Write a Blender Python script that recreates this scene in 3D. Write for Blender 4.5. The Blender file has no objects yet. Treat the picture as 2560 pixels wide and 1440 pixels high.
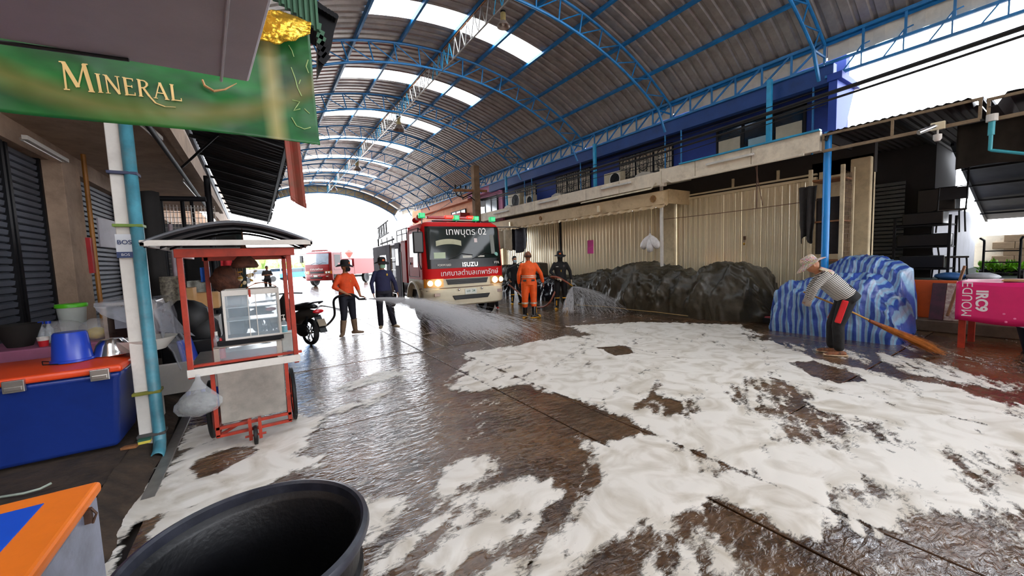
import bpy, bmesh, math, random
import numpy as np
from mathutils import Vector, Matrix
random.seed(7); rng = np.random.default_rng(7)
PI = math.pi
S = bpy.context.scene
COL = S.collection
# ------------------------------------------------------------------ camera, world, light, exposure
FPX = 965.0                                   # focal length in pixels of a 2560-wide frame
RW = np.array([[0.83416574, 0.07248341, -0.54672999],
               [-0.55034621, 0.04492622, -0.83372699],
               [-0.03586886, 0.99635726, 0.07736688]])      # rows: world X, Y, Z seen from the camera
CAM = np.array([0.0, 0.0, 1.6])
cd = bpy.data.cameras.new('camera'); cam = bpy.data.objects.new('camera', cd); COL.objects.link(cam)
cd.sensor_width = 36.0; cd.lens = 36.0*FPX/2560.0; cd.clip_start = 0.05; cd.clip_end = 600
cam.matrix_world = Matrix([[*RW[0], 0.0], [*RW[1], 0.0], [*RW[2], 1.6], [0, 0, 0, 1]])
S.camera = cam
def at(px, py, **k):
    """point of the place seen at a pixel of the 2560x1440 frame, on the plane X=, Y= or Z= given"""
    r = RW @ np.array([px-1280.0, 720.0-py, -FPX]); (ax, v), = k.items(); i = 'XYZ'.index(ax)
    return Vector(CAM + r*((v-CAM[i])/r[i]))
W = bpy.data.worlds.new('overcast_sky'); S.world = W; W.use_nodes = True
wn = W.node_tree.nodes; wl = W.node_tree.links; bgn = wn['Background']
tcw = wn.new('ShaderNodeTexCoord'); sepw = wn.new('ShaderNodeSeparateXYZ'); rmpw = wn.new('ShaderNodeValToRGB')
wl.new(tcw.outputs['Generated'], sepw.inputs[0]); wl.new(sepw.outputs['Z'], rmpw.inputs[0])
rmpw.color_ramp.elements[0].color = (0.93, 0.95, 1.0, 1); rmpw.color_ramp.elements[1].color = (0.82, 0.9, 1.0, 1)
wl.new(rmpw.outputs[0], bgn.inputs['Color']); bgn.inputs['Strength'].default_value = 5.5
S.view_settings.view_transform = 'Standard'; S.view_settings.look = 'None'
S.view_settings.gamma = 1.0; S.view_settings.exposure = 0.72; S.view_settings.use_curve_mapping = False
sd = bpy.data.lights.new('veiled_sun', 'SUN'); sd.energy = .5; sd.angle = math.radians(40); sd.color = (1, .97, .92)
so = bpy.data.objects.new('veiled_sun', sd); COL.objects.link(so); so.location = (20, -10, 30)
so.rotation_euler = Vector((-.3, .2, -1.0)).to_track_quat('-Z', 'Y').to_euler()

# ------------------------------------------------------------------ materials
def lin(c):
    if isinstance(c, str):
        c = [int(c[i:i+2], 16)/255 for i in (0, 2, 4)]
    return tuple((x/12.92 if x <= .04045 else ((x+.055)/1.055)**2.4) for x in c[:3]) + (1.0,)
MATS = {}
def mat(name, c='808080', r=.6, m=0., v=.12, s=4., c2=None, bump=0., bs=40., coat=0., alpha=1., trans=0., emit=None, es=0., stretch=None, ior=None, dirt=0., dc='3a2f26'):
    if name in MATS: return MATS[name]
    M = bpy.data.materials.new(name); M.use_nodes = True; n = M.node_tree.nodes; l = M.node_tree.links
    p = n['Principled BSDF']; cc = lin(c); p.inputs['Roughness'].default_value = r; p.inputs['Metallic'].default_value = m
    tc = n.new('ShaderNodeTexCoord'); mp = n.new('ShaderNodeMapping'); l.new(tc.outputs['Object'], mp.inputs[0])
    if stretch: mp.inputs['Scale'].default_value = stretch
    nz = n.new('ShaderNodeTexNoise'); nz.inputs['Scale'].default_value = s; nz.inputs['Detail'].default_value = 6; nz.inputs['Roughness'].default_value = .65
    l.new(mp.outputs[0], nz.inputs['Vector'])
    rp = n.new('ShaderNodeValToRGB'); e = rp.color_ramp.elements; e[0].position = .32; e[1].position = .68
    if c2: e[0].color = lin(c2); e[1].color = cc
    else:
        e[0].color = tuple(max(0, x*(1-v*1.6)) for x in cc[:3])+(1,); e[1].color = tuple(min(1, x*(1+v)) for x in cc[:3])+(1,)
    l.new(nz.outputs['Fac'], rp.inputs[0]); out = rp.outputs[0]
    if dirt > 0:
        n2 = n.new('ShaderNodeTexNoise'); n2.inputs['Scale'].default_value = s*.6+1.3; n2.inputs['Detail'].default_value = 8; n2.inputs['Roughness'].default_value = .75
        l.new(mp.outputs[0], n2.inputs['Vector'])
        r2 = n.new('ShaderNodeValToRGB'); r2.color_ramp.elements[0].position = .5; r2.color_ramp.elements[1].position = .78
        r2.color_ramp.elements[0].color = (0, 0, 0, 1); r2.color_ramp.elements[1].color = (dirt, dirt, dirt, 1)
        l.new(n2.outputs['Fac'], r2.inputs[0]); mx = n.new('ShaderNodeMixRGB'); l.new(r2.outputs[0], mx.inputs[0]); l.new(out, mx.inputs[1])
        mx.inputs[2].default_value = lin(dc); out = mx.outputs[0]
    l.new(out, p.inputs['Base Color'])
    if bump > 0:
        nb = n.new('ShaderNodeTexNoise'); nb.inputs['Scale'].default_value = bs; nb.inputs['Detail'].default_value = 4
        l.new(mp.outputs[0], nb.inputs['Vector']); b = n.new('ShaderNodeBump'); b.inputs['Strength'].default_value = bump; b.inputs['Distance'].default_value = .02
        l.new(nb.outputs['Fac'], b.inputs['Height']); l.new(b.outputs[0], p.inputs['Normal'])
    if coat: p.inputs['Coat Weight'].default_value = coat; p.inputs['Coat Roughness'].default_value = .08
    if alpha < 1: p.inputs['Alpha'].default_value = alpha
    if trans: p.inputs['Transmission Weight'].default_value = trans
    if ior: p.inputs['IOR'].default_value = ior
    if emit: p.inputs['Emission Color'].default_value = lin(emit); p.inputs['Emission Strength'].default_value = es
    MATS[name] = M; return M
def nodes(M): return M.node_tree.nodes, M.node_tree.links, M.node_tree.nodes['Principled BSDF']
def sheer(name, c, a, r=.1, v=.1):
    """clear sheet or film: mostly see-through, some gloss"""
    return mat(name, c, r, 0, v, 6, alpha=a)

M_blue = mat('blue_steel_paint', '1b79b8', .38, 0, .22, 3, dirt=.35, dc='1c4a78')
M_blued = mat('deep_blue_paint', '1c4588', .55, 0, .15, 2, dirt=.25, dc='16305c')
M_cyan = mat('sky_blue_paint', '2aa0cf', .4, 0, .15, 4, dirt=.25, dc='2c7592')
M_roof = mat('galvanised_roof_sheet', 'a9a19a', .34, .5, .16, 2.5, bump=.05, bs=60, dirt=.35, dc='62574f')
M_white = mat('white_paint', 'd8d4cc', .55, 0, .08, 3, dirt=.3, dc='8a7a66')
M_slab = mat('stained_cream_concrete', 'e6dac4', .75, 0, .1, 2.2, bump=.12, bs=30, dirt=.55, dc='7a6248')
M_cream = mat('cream_shutter_steel', 'eadfc0', .24, .3, .08, 1.6, dirt=.35, dc='a88e62', stretch=(1, 1, .35))
M_creamw = mat('cream_plaster', 'c9b997', .8, 0, .14, 2.5, bump=.15, bs=25, dirt=.5, dc='54483a')
M_bluew = mat('royal_blue_wall', '1a3684', .7, 0, .1, 2, bump=.1, bs=25, dirt=.3, dc='15224e')
M_dark = mat('dark_steel', '141519', .55, 0, .2, 5)
M_dark.node_tree.nodes['Principled BSDF'].inputs['Specular IOR Level'].default_value = .2
M_brown = mat('rust_brown_steel', '5c4030', .7, .1, .25, 9)
M_black = mat('black_rubber', '0c0c0d', .55, 0, .2, 6, bump=.05)
M_blackp = mat('black_plastic', '101114', .3, 0, .2, 6)
M_chrome = mat('chrome', 'd8d8d8', .12, 1, .04, 6)
M_steel = mat('stainless_steel', 'b9b6b0', .28, .85, .12, 8, dirt=.3, dc='6a6259')
M_rust = mat('rusty_red_paint', 'a8321c', .5, 0, .22, 7, dirt=.4, dc='4c1d12')
M_wood = mat('weathered_wood', '8a5a34', .7, 0, .25, 9, bump=.2, bs=30, stretch=(1, 1, .2))
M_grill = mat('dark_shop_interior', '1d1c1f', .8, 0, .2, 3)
M_glassd = mat('dark_window_glass', '1c2a36', .06, 0, .25, 2, coat=.5)
M_glassl = mat('pale_window_glass', 'a8b4bc', .1, 0, .2, 2, coat=.5)

# ------------------------------------------------------------------ mesh builder
class MB:
    def __init__(s): s.v = []; s.f = []; s.m = []; s.mi = 0
    def add(s, vs, fs):
        o = len(s.v); s.v += [tuple(p) for p in vs]; s.f += [tuple(i+o for i in f) for f in fs]; s.m += [s.mi]*len(fs); return s
    def box(s, x0, x1, y0, y1, z0, z1, R=None, c=None):
        vs = [(x, y, z) for z in (z0, z1) for y in (y0, y1) for x in (x0, x1)]
        if R is not None:
            c = Vector(c); vs = [c + R @ (Vector(p)) for p in vs]
        return s.add(vs, [(0, 2, 3, 1), (4, 5, 7, 6), (0, 1, 5, 4), (2, 6, 7, 3), (0, 4, 6, 2), (1, 3, 7, 5)])
    def cb(s, c, sz, R=None):
        a, b, d = (q/2 for q in sz)
        if R is None: R = Matrix.Identity(3)
        return s.box(-a, a, -b, b, -d, d, R, c)
    def bar(s, p, q, w, h=None, up=(0, 0, 1)):
        """rectangular bar from p to q"""
        p = Vector(p); q = Vector(q); h = h or w; d = q-p; L = d.length
        if L < 1e-6: return s
        d.normalize(); u = Vector(up)
        if abs(d.dot(u)) > .98: u = Vector((0, 1, 0)) if abs(d.y) < .9 else Vector((1, 0, 0))
        x = d.cross(u).normalized(); z = x.cross(d)
        R = Matrix((x, d, z)).transposed()
        return s.box(-w/2, w/2, 0, L, -h/2, h/2, R, p)
    def tube(s, pts, r, n=8, cap=True, flat=None):
        pts = [Vector(p) for p in pts]; k = len(pts); rs = r if isinstance(r, (list, tuple)) else [r]*k
        o = len(s.v); vs = []; prev = None
        for i, p in enumerate(pts):
            d = (pts[min(i+1, k-1)]-pts[max(i-1, 0)]).normalized()
            if prev is None:
                a = Vector((0, 0, 1)) if abs(d.z) < .9 else Vector((1, 0, 0)); x = d.cross(a).normalized()
            else:
                x = (prev - d*prev.dot(d)); x = x.normalized() if x.length > 1e-6 else prev
            y = d.cross(x); prev = x
            for j in range(n):
                t = 2*PI*j/n; vs.append(p + x*math.cos(t)*rs[i] + y*math.sin(t)*rs[i]*(flat or 1))
        fs = [(i*n+j, i*n+(j+1) % n, (i+1)*n+(j+1) % n, (i+1)*n+j) for i in range(k-1) for j in range(n)]
        if cap: fs += [tuple(range(n))[::-1], tuple((k-1)*n+j for j in range(n))]
        return s.add(vs, fs)
    def cyl(s, p, q, r, n=12, r2=None): return s.tube([p, q], [r, r if r2 is None else r2], n)
    def lathe(s, prof, c=(0, 0, 0), n=24, R=None, sx=1, sy=1, a0=0, a1=2*PI):
        c = Vector(c); full = abs(a1-a0-2*PI) < 1e-6; m = n if full else n+1; vs = []
        for (r, z) in prof:
            for j in range(m):
                t = a0+(a1-a0)*j/n; p = Vector((r*math.cos(t)*sx, r*math.sin(t)*sy, z)); vs.append(c+(R @ p if R is not None else p))
        fs = []
        for i in range(len(prof)-1):
            for j in range(n):
                j2 = (j+1) % m if full else j+1
                fs.append((i*m+j, i*m+j2, (i+1)*m+j2, (i+1)*m+j))
        return s.add(vs, fs)
    def grid(s, fn, nu, nv, thick=0):
        vs = [fn(i/nu, j/nv) for j in range(nv+1) for i in range(nu+1)]
        return s.add(vs, [(j*(nu+1)+i, j*(nu+1)+i+1, (j+1)*(nu+1)+i+1, (j+1)*(nu+1)+i) for j in range(nv) for i in range(nu)])
    def prism(s, poly, ax, a, b):
        """polygon given in the two other axes, extruded along ax ('x','y','z') from a to b"""
        def P(u, v, w): return {'x': (w, u, v), 'y': (u, w, v), 'z': (u, v, w)}[ax]
        n = len(poly); vs = [P(u, v, a) for u, v in poly]+[P(u, v, b) for u, v in poly]
        return s.add(vs, [tuple(range(n))[::-1], tuple(range(n, 2*n))]+[(i, (i+1) % n, n+(i+1) % n, n+i) for i in range(n)])
    def blob(s, c, r, n=12, R=None, sc=(1, 1, 1), noise=0):
        k = n//2; vs = []; c = Vector(c)
        for i in range(k+1):
            ph = PI*i/k
            for j in range(n):
                t = 2*PI*j/n; q = 1+(random.uniform(-noise, noise) if 0 < i < k else 0)
                p = Vector((math.sin(ph)*math.cos(t)*sc[0], math.sin(ph)*math.sin(t)*sc[1], math.cos(ph)*sc[2]))*r*q
                vs.append(c+(R @ p if R is not None else p))
        return s.add(vs, [(i*n+j, (i+1)*n+j, (i+1)*n+(j+1) % n, i*n+(j+1) % n) for i in range(k) for j in range(n)])
    def build(s, name, mats, parent=None, smooth=False, world=False, bev=0, solid=0, bseg=2, sub=0, **tg):
        me = bpy.data.meshes.new(name)
        v = s.v
        o = bpy.data.objects.new(name, me)
        off = Vector((0, 0, 0))
        if world and parent is not None:
            r = parent; off = Vector(r.location)
            while r.parent: r = r.parent; off += Vector(r.location)
        elif parent is None:
            a = np.array(v); off = Vector(((a[:, 0].min()+a[:, 0].max())/2, (a[:, 1].min()+a[:, 1].max())/2, a[:, 2].min())); o.location = off
        if off.length > 0: v = [(p[0]-off.x, p[1]-off.y, p[2]-off.z) for p in v]
        me.from_pydata(v, [], s.f)
        for mm in (mats if isinstance(mats, (list, tuple)) else [mats]): me.materials.append(mm)
        if max(s.m or [0]) > 0: me.polygons.foreach_set('material_index', s.m)
        if smooth:
            me.polygons.foreach_set('use_smooth', [True]*len(s.f))
            if smooth != 'all':
                try: me.set_sharp_from_angle(angle=math.radians(smooth if smooth is not True else 40))
                except Exception: pass
        b2 = bmesh.new(); b2.from_mesh(me)
        if len(b2.faces) < 60000: bmesh.ops.recalc_face_normals(b2, faces=b2.faces); b2.to_mesh(me)
        b2.free()
        COL.objects.link(o)
        if parent is not None: o.parent = parent
        if solid: md = o.modifiers.new('thickness', 'SOLIDIFY'); md.thickness = solid; md.offset = 0
        if bev: md = o.modifiers.new('edges', 'BEVEL'); md.width = bev; md.segments = bseg; md.limit_method = 'ANGLE'; md.angle_limit = math.radians(40)
        if sub: md = o.modifiers.new('smooth', 'SUBSURF'); md.levels = sub; md.render_levels = sub
        for k, x in tg.items(): o[k] = x
        return o
def thing(name, label, cat, loc=(0, 0, 0), rz=0, group=None):
    o = bpy.data.objects.new(name, None); COL.objects.link(o); o.location = loc; o.rotation_euler = (0, 0, rz); o.empty_display_size = .2
    o['label'] = label; o['category'] = cat
    if group: o['group'] = group
    return o
def struct(o): o['kind'] = 'structure'; return o
def sthing(name, loc=(0, 0, 0)):
    o = bpy.data.objects.new(name, None); COL.objects.link(o); o.location = loc; o['kind'] = 'structure'; return o
def copy_tree(o, parent=None):
    c = o.copy(); COL.objects.link(c); c.parent = parent
    for ch in list(o.children): copy_tree(ch, c)
    return c
def inst(src, loc, parent, name=None, rot=None, scale=None):
    c = src.copy(); COL.objects.link(c); c.location = loc; c.parent = parent
    if rot is not None: c.rotation_euler = rot
    if scale is not None: c.scale = scale
    return c
def text(name, body, size, mats, parent, loc, rot, ext=.002, sx=1., shear=0., font=None, align='CENTER', label=None, sp=1., bold=0., vertical='CENTER'):
    cu = bpy.data.curves.new(name, 'FONT'); cu.body = body; cu.size = size; cu.extrude = ext; cu.align_x = align; cu.align_y = vertical
    cu.shear = shear; cu.space_character = sp; cu.offset = bold
    t = bpy.data.objects.new(name+'_tmp', cu); COL.objects.link(t)
    dg = bpy.context.evaluated_depsgraph_get(); me = bpy.data.meshes.new_from_object(t.evaluated_get(dg)); bpy.data.objects.remove(t)
    me.name = name
    o = bpy.data.objects.new(name, me); COL.objects.link(o); me.materials.clear(); me.materials.append(mats)
    o.location = loc; o.rotation_euler = rot; o.scale = (sx, 1, 1)
    if parent is not None: o.parent = parent
    if label: o['label'] = label
    return o
def gtxt_world(o, parent):
    """parent without moving, for a parent that is not rotated"""
    o.parent = parent; o.location = Vector(o.location)-Vector(parent.location); return o
# value noise in numpy for relief and foam
def vnoise(x, y, seed=0):
    xi = np.floor(x).astype(np.int64); yi = np.floor(y).astype(np.int64); fx = x-xi; fy = y-yi
    fx = fx*fx*(3-2*fx); fy = fy*fy*(3-2*fy)
    def h(a, b):
        n = (a*374761393+b*668265263+seed*1442695041) & 0xffffffff; n = ((n ^ (n >> 13))*1274126177) & 0xffffffff; n = n ^ (n >> 16)
        return (n & 0xffff)/65535.0
    return (h(xi, yi)*(1-fx)+h(xi+1, yi)*fx)*(1-fy)+(h(xi, yi+1)*(1-fx)+h(xi+1, yi+1)*fx)*fy
def fbm(x, y, o=4, seed=0):
    x = np.asarray(x, float); y = np.asarray(y, float); a = .5; t = 0; n = 0
    for k in range(o): t = t+a*vnoise(x*2**k+k*17.3, y*2**k+k*9.1, seed+k); n += a; a *= .55
    return t/n
def f1(x, y, o=3, seed=0): return float(fbm(np.array([x]), np.array([y]), o, seed)[0])
# ================================================================== FLOOR
def wet_material(name, base, base2, rip, foam=False):
    M = bpy.data.materials.new(name); M.use_nodes = True; n, l, p = nodes(M)
    tc = n.new('ShaderNodeNewGeometry'); mp = n.new('ShaderNodeMapping'); l.new(tc.outputs['Position'], mp.inputs[0])
    nz = n.new('ShaderNodeTexNoise'); nz.inputs['Scale'].default_value = 1.7; nz.inputs['Detail'].default_value = 9; nz.inputs['Roughness'].default_value = .7; l.new(mp.outputs[0], nz.inputs['Vector'])
    rp = n.new('ShaderNodeValToRGB'); e = rp.color_ramp.elements; e[0].position = .35; e[1].position = .68; e[0].color = lin(base2); e[1].color = lin(base)
    l.new(nz.outputs['Fac'], rp.inputs[0])
    n3 = n.new('ShaderNodeTexNoise'); n3.inputs['Scale'].default_value = 26; n3.inputs['Detail'].default_value = 8; n3.inputs['Roughness'].default_value = .8; l.new(mp.outputs[0], n3.inputs['Vector'])
    mx = n.new('ShaderNodeMixRGB'); mx.blend_type = 'OVERLAY'; mx.inputs[0].default_value = .65; l.new(rp.outputs[0], mx.inputs[1]); l.new(n3.outputs['Fac'], mx.inputs[2])
    l.new(mx.outputs[0], p.inputs['Base Color'])
    n2 = n.new('ShaderNodeTexNoise'); n2.inputs['Scale'].default_value = 1.1; n2.inputs['Detail'].default_value = 5; l.new(mp.outputs[0], n2.inputs['Vector'])
    r2 = n.new('ShaderNodeMapRange'); r2.inputs[1].default_value = .35; r2.inputs[2].default_value = .65; r2.inputs[3].default_value = .05; r2.inputs[4].default_value = .3; l.new(n2.outputs['Fac'], r2.inputs[0]); l.new(r2.outputs[0], p.inputs['Roughness'])
    m2 = n.new('ShaderNodeMapping'); m2.inputs['Rotation'].default_value = (0, 0, .5); m2.inputs['Scale'].default_value = (9, 20, 9); l.new(tc.outputs['Position'], m2.inputs[0])
    nb = n.new('ShaderNodeTexNoise'); nb.inputs['Scale'].default_value = 1.0; nb.inputs['Detail'].default_value = 5; nb.inputs['Distortion'].default_value = 1.2; l.new(m2.outputs[0], nb.inputs['Vector'])
    b = n.new('ShaderNodeBump'); b.inputs['Strength'].default_value = rip; b.inputs['Distance'].default_value = .02; l.new(nb.outputs['Fac'], b.inputs['Height']); l.new(b.outputs[0], p.inputs['Normal'])
    p.inputs['Specular IOR Level'].default_value = .5; p.inputs['Coat Weight'].default_value = .6; p.inputs['Coat Roughness'].default_value = .04; l.new(b.outputs[0], p.inputs['Coat Normal'])
    return M
M_wet = wet_material('wet_stained_concrete', '75573c', '2e1d10', .6)
M_joint = mat('dark_joint_sand', '221b15', .5, 0, .2, 12)
M_far = mat('sunlit_yard_concrete', 'c9c4bc', .6, 0, .08, .3)
fl = sthing('floor', (5, 15, 0))
m = MB(); m.box(-40, 60, -12, 36, -.4, -.035); m.build('floor_bed', M_joint, fl, world=True)
m = MB(); m.box(-60, 90, 36.0, 130, -.4, -.012); m.build('yard_paving', M_far, fl, world=True)
xs = [-.74, 2.34, 2.8, 5.2, 7.9, 10.56]; ys = [-3.4, -.92, 1.58]+[1.58+2.5*k for k in range(1, 14)]+[36.0]
smesh = {}
for i in range(len(xs)-1):
    for j in range(len(ys)-1):
        a, b = xs[i+1]-xs[i]-.016, ys[j+1]-ys[j]-.016; key = (round(a, 3), round(b, 3))
        if key not in smesh:
            m = MB(); m.box(-a/2, a/2, -b/2, b/2, -.2, 0); smesh[key] = m.build('slab', M_wet, fl, bev=.004, bseg=1); o = smesh[key]
        else: o = inst(smesh[key], (0, 0, 0), fl)
        o.location = ((xs[i]+xs[i+1])/2-5, (ys[j]+ys[j+1])/2-15, random.uniform(-.0015, .0015))
m = MB(); m.box(10.56, 40, -12, 36, -.2, -.01); m.build('side_paving', M_wet, fl, world=True)
m = MB(); m.box(-40, -.74, 14.0, 36, -.2, -.01); m.build('side_paving', M_wet, fl, world=True)
# raised shop platform on the left with a rough earth and brick edge
M_dirt = mat('packed_earth', '4a3a2c', .9, 0, .25, 6, bump=.7, bs=12, c2='261d16')
m = MB()
def plat(u, v):
    x = -4.6+u*3.6+.12*(f1(v*9, 1.5)-.5); y = .6+v*13.4
    z = .12+.03*(f1(x*3+9, y*3, 4)-.5)
    return (x, y, z)
m.grid(plat, 60, 150)
m.grid(lambda u, v: (-1.0+u*.2+.1*(f1(v*9, 1.5)-.5)+.05*(f1(v*60, u*4)-.5), .6+v*13.4, .12-.115*u+.03*(f1(v*80, u*5+3)-.5)), 6, 300)
struct(m.build('trim_1', M_dirt, None, smooth=True))
M_kerb = mat('grey_metal_kerb', '8f8983', .35, .5, .15, 6, dirt=.3)
m = MB(); m.box(-.80, -.72, 3.6, 13.5, -.02, .012); struct(m.build('trim_2', M_kerb, None, bev=.004))
# ------------------------------------------------------------------ soap foam
def G(px, py): p = at(px, py, Z=0); return (p.x, p.y)
main = [(1110,975),(1165,905),(1160,885),(1300,862),(1400,845),(1480,838),(1420,815),(1600,806),(1840,812),(1900,835),(1960,870),(2050,897),(2200,930),(2400,972),(2760,1075),(2900,1290),(2560,1280),(2358,1295),(2300,1350),(2078,1330),(1989,1325),(1900,1306),(1811,1267),(1720,1275),(1650,1295),(1560,1325),(1480,1380),(1380,1440),(1300,1500),(1150,1500),(1200,1430),(1290,1370),(1390,1310),(1455,1260),(1530,1190),(1500,1135),(1450,1095),(1560,1102),(1650,1090),(1560,1040),(1467,1003),(1374,985),(1317,963),(1230,976),(1141,980)]
isl = [[(1075,1210),(1090,1180),(1170,1150),(1240,1143),(1262,1160),(1245,1185),(1180,1215),(1110,1238),(1080,1230)],
 [(1090,1275),(1120,1240),(1220,1215),(1330,1188),(1393,1200),(1390,1240),(1340,1270),(1250,1275),(1180,1260)],
 [(905,1240),(1040,1225),(1000,1280),(960,1330),(930,1390),(890,1360)], [(925,1410),(1000,1340),(1130,1270),(1145,1290),(1080,1320),(1010,1390),(960,1450),(925,1450)],
 [(1200,1290),(1330,1290),(1300,1330),(1210,1380),(1130,1430),(1080,1420),(1140,1340)],
 [(470,1058),(730,1040),(800,1045),(765,1100),(725,1145),(815,1155),(760,1172),(690,1195),(600,1270),(500,1350),(300,1520),(200,1520),(262,1330),(300,1262),(335,1220),(412,1188)]]
thin = [[(760,1005),(900,975),(1010,955),(1075,915),(940,925),(850,960)], [(820,1045),(980,1000),(1000,960),(900,990),(780,1030)], [(1670,1112),(1750,1100),(1880,1190),(1800,1215),(1690,1180)],
 [(1560,1010),(1640,985),(1760,1020),(1830,1080),(1740,1090),(1640,1050)], [(1850,935),(1980,960),(2080,1000),(1990,1060),(1850,1040),(1780,980)],
 [(1480,1400),(1560,1330),(1720,1285),(1900,1320),(1990,1345),(1900,1480),(1500,1500)], [(2358,1300),(2560,1290),(2700,1300),(2700,1480),(1950,1480),(2080,1345),(2300,1358)],
 [(1900,1010),(2240,1050),(2300,1130),(2150,1150),(1950,1110)], [(2100,1200),(2300,1180),(2380,1230),(2250,1280),(2120,1260)], [(1850,835),(2000,850),(2300,900),(2560,960),(2700,1010),(2400,965),(2100,905),(1960,868)], [(2350,1110),(2560,1130),(2600,1250),(2420,1230)]]
holes = [[(1985,908),(2040,905),(2120,930),(2165,955),(2090,960),(2020,940)], [(475,1178),(520,1135),(618,1118),(632,1132),(575,1168),(540,1192),(490,1203)], [(330,1318),(388,1298),(345,1400),(285,1450),(318,1370)], [(1650,1000),(1700,1010),(1720,1040),(1680,1035)], [(1490,870),(1560,865),(1600,885),(1540,890)], [(1160,1010),(1250,990),(1340,1080),(1200,1090)]]
CW = .03; gx = np.arange(-1.3, 13.5, CW); gy = np.arange(-1.6, 9.6, CW); XX, YY = np.meshgrid(gx, gy)
wxx = XX+.22*(fbm(XX*1.6, YY*1.6, 5, 3)-.5)+.05*(fbm(XX*9, YY*9, 3, 31)-.5); wyy = YY+.22*(fbm(XX*1.6+40, YY*1.6, 5, 8)-.5)+.05*(fbm(XX*9+5, YY*9, 3, 37)-.5)
def sdist(poly):
    P = np.array([G(*q) for q in poly]); d = np.full(XX.shape, 9e9); ins = np.zeros(XX.shape, bool); n = len(P)
    for i in range(n):
        a, b = P[i], P[(i+1) % n]; e = b-a; L = e@e+1e-12
        t = np.clip(((wxx-a[0])*e[0]+(wyy-a[1])*e[1])/L, 0, 1); dx = wxx-a[0]-t*e[0]; dy = wyy-a[1]-t*e[1]; d = np.minimum(d, dx*dx+dy*dy)
        c = ((a[1] > wyy) != (b[1] > wyy)); xi = (b[0]-a[0])*(wyy-a[1])/(b[1]-a[1]+1e-12)+a[0]; ins ^= (c & (wxx < xi))
    return np.where(ins, 1, -1)*np.sqrt(d)
cov = np.full(XX.shape, -1.0)
for p_ in [main]+isl: cov = np.maximum(cov, np.clip(sdist(p_)/.12, -1, 1))
for p_ in thin:
    w = np.clip(sdist(p_)/.25+.3, 0, 1); cov = cov*(1-w)+w*(-.08+.0*cov)
for p_ in holes:
    w = np.clip(sdist(p_)/.08+.5, 0, 1); cov = cov*(1-w)-w*.8
ca, sa = math.cos(.5), math.sin(.5); U = XX*ca+YY*sa; V = -XX*sa+YY*ca
cov = cov*.6 + 1.5*(fbm(U*1.1, V*4.6, 5, 21)-.5) + 1.1*(fbm(U*7, V*20, 3, 5)-.5) + .0
# joints of the paving show through as thin lines
for xj in xs: cov -= .5*np.exp(-((XX-xj)/.02)**2)*(cov < .7)
hgt = .003+.006*np.clip(cov*1.5, 0, 1)*(.9+.2*fbm(XX*7, YY*7, 3, 77))
nx, ny = len(gx), len(gy)
idx = np.arange(nx*ny).reshape(ny, nx); q = np.stack([idx[:-1, :-1], idx[:-1, 1:], idx[1:, 1:], idx[1:, :-1]], -1).reshape(-1, 4)
cf = cov.reshape(-1); cx_ = XX.reshape(-1); cy_ = YY.reshape(-1); cf = np.where(np.hypot(cx_+.072, cy_-1.325) < .3, -2.0, cf); cf = np.where(np.hypot(cx_+.072, cy_-1.325) < .3, -2.0, cf); keep = (cf[q].max(1) > -.55) & (cf[q].min(1) > -1.9); q = q[keep]; used = np.unique(q); rm = np.zeros(nx*ny, int); rm[used] = np.arange(len(used))
vv = np.stack([XX.reshape(-1), YY.reshape(-1), hgt.reshape(-1)], -1)[used]; vv -= np.array([5, 4, 0])
me = bpy.data.meshes.new('soap_foam'); me.from_pydata(vv.tolist(), [], rm[q].tolist()); me.polygons.foreach_set('use_smooth', [True]*len(q))
at_ = me.attributes.new('cover', 'FLOAT', 'POINT'); at_.data.foreach_set('value', cf[used].astype(np.float32))
fo = bpy.data.objects.new('soap_foam', me); COL.objects.link(fo); fo.location = (5, 4, .002); fo['kind'] = 'stuff'
fo['label'] = 'white soap foam spread in patches over the wet concrete floor'; fo['category'] = 'foam'
M_foam = bpy.data.materials.new('soap_foam'); M_foam.use_nodes = True; n, l, p = nodes(M_foam); me.materials.append(M_foam)
ar = n.new('ShaderNodeAttribute'); ar.attribute_name = 'cover'; gg = n.new('ShaderNodeNewGeometry')
mp = n.new('ShaderNodeMapping'); mp.inputs['Rotation'].default_value = (0, 0, -.5); mp.inputs['Scale'].default_value = (14, 34, 14); l.new(gg.outputs['Position'], mp.inputs[0])
nz = n.new('ShaderNodeTexNoise'); nz.inputs['Scale'].default_value = 1; nz.inputs['Detail'].default_value = 8; nz.inputs['Roughness'].default_value = .75; nz.inputs['Distortion'].default_value = .8; l.new(mp.outputs[0], nz.inputs['Vector'])
ma = n.new('ShaderNodeMath'); ma.operation = 'MULTIPLY_ADD'; ma.inputs[1].default_value = 1.6; l.new(nz.outputs['Fac'], ma.inputs[0]); l.new(ar.outputs['Fac'], ma.inputs[2])
rp = n.new('ShaderNodeValToRGB'); e = rp.color_ramp.elements; e[0].position = .66; e[0].color = (0, 0, 0, 1); e[1].position = 1.0; e[1].color = (1, 1, 1, 1)
e.new(.76).color = (.28, .28, .28, 1); e.new(.88).color = (.6, .6, .6, 1)
l.new(ma.outputs[0], rp.inputs[0]); l.new(rp.outputs[0], p.inputs['Alpha'])
n4 = n.new('ShaderNodeTexNoise'); n4.inputs['Scale'].default_value = 2.2; n4.inputs['Detail'].default_value = 7; n4.inputs['Distortion'].default_value = 2.0; l.new(gg.outputs['Position'], n4.inputs['Vector'])
r4 = n.new('ShaderNodeValToRGB'); r4.color_ramp.elements[0].position = .3; r4.color_ramp.elements[0].color = lin('c9bfae'); r4.color_ramp.elements[1].position = .55; r4.color_ramp.elements[1].color = lin('efe9df')
l.new(n4.outputs['Fac'], r4.inputs[0]); l.new(r4.outputs[0], p.inputs['Base Color']); p.inputs['Roughness'].default_value = .45
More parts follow.
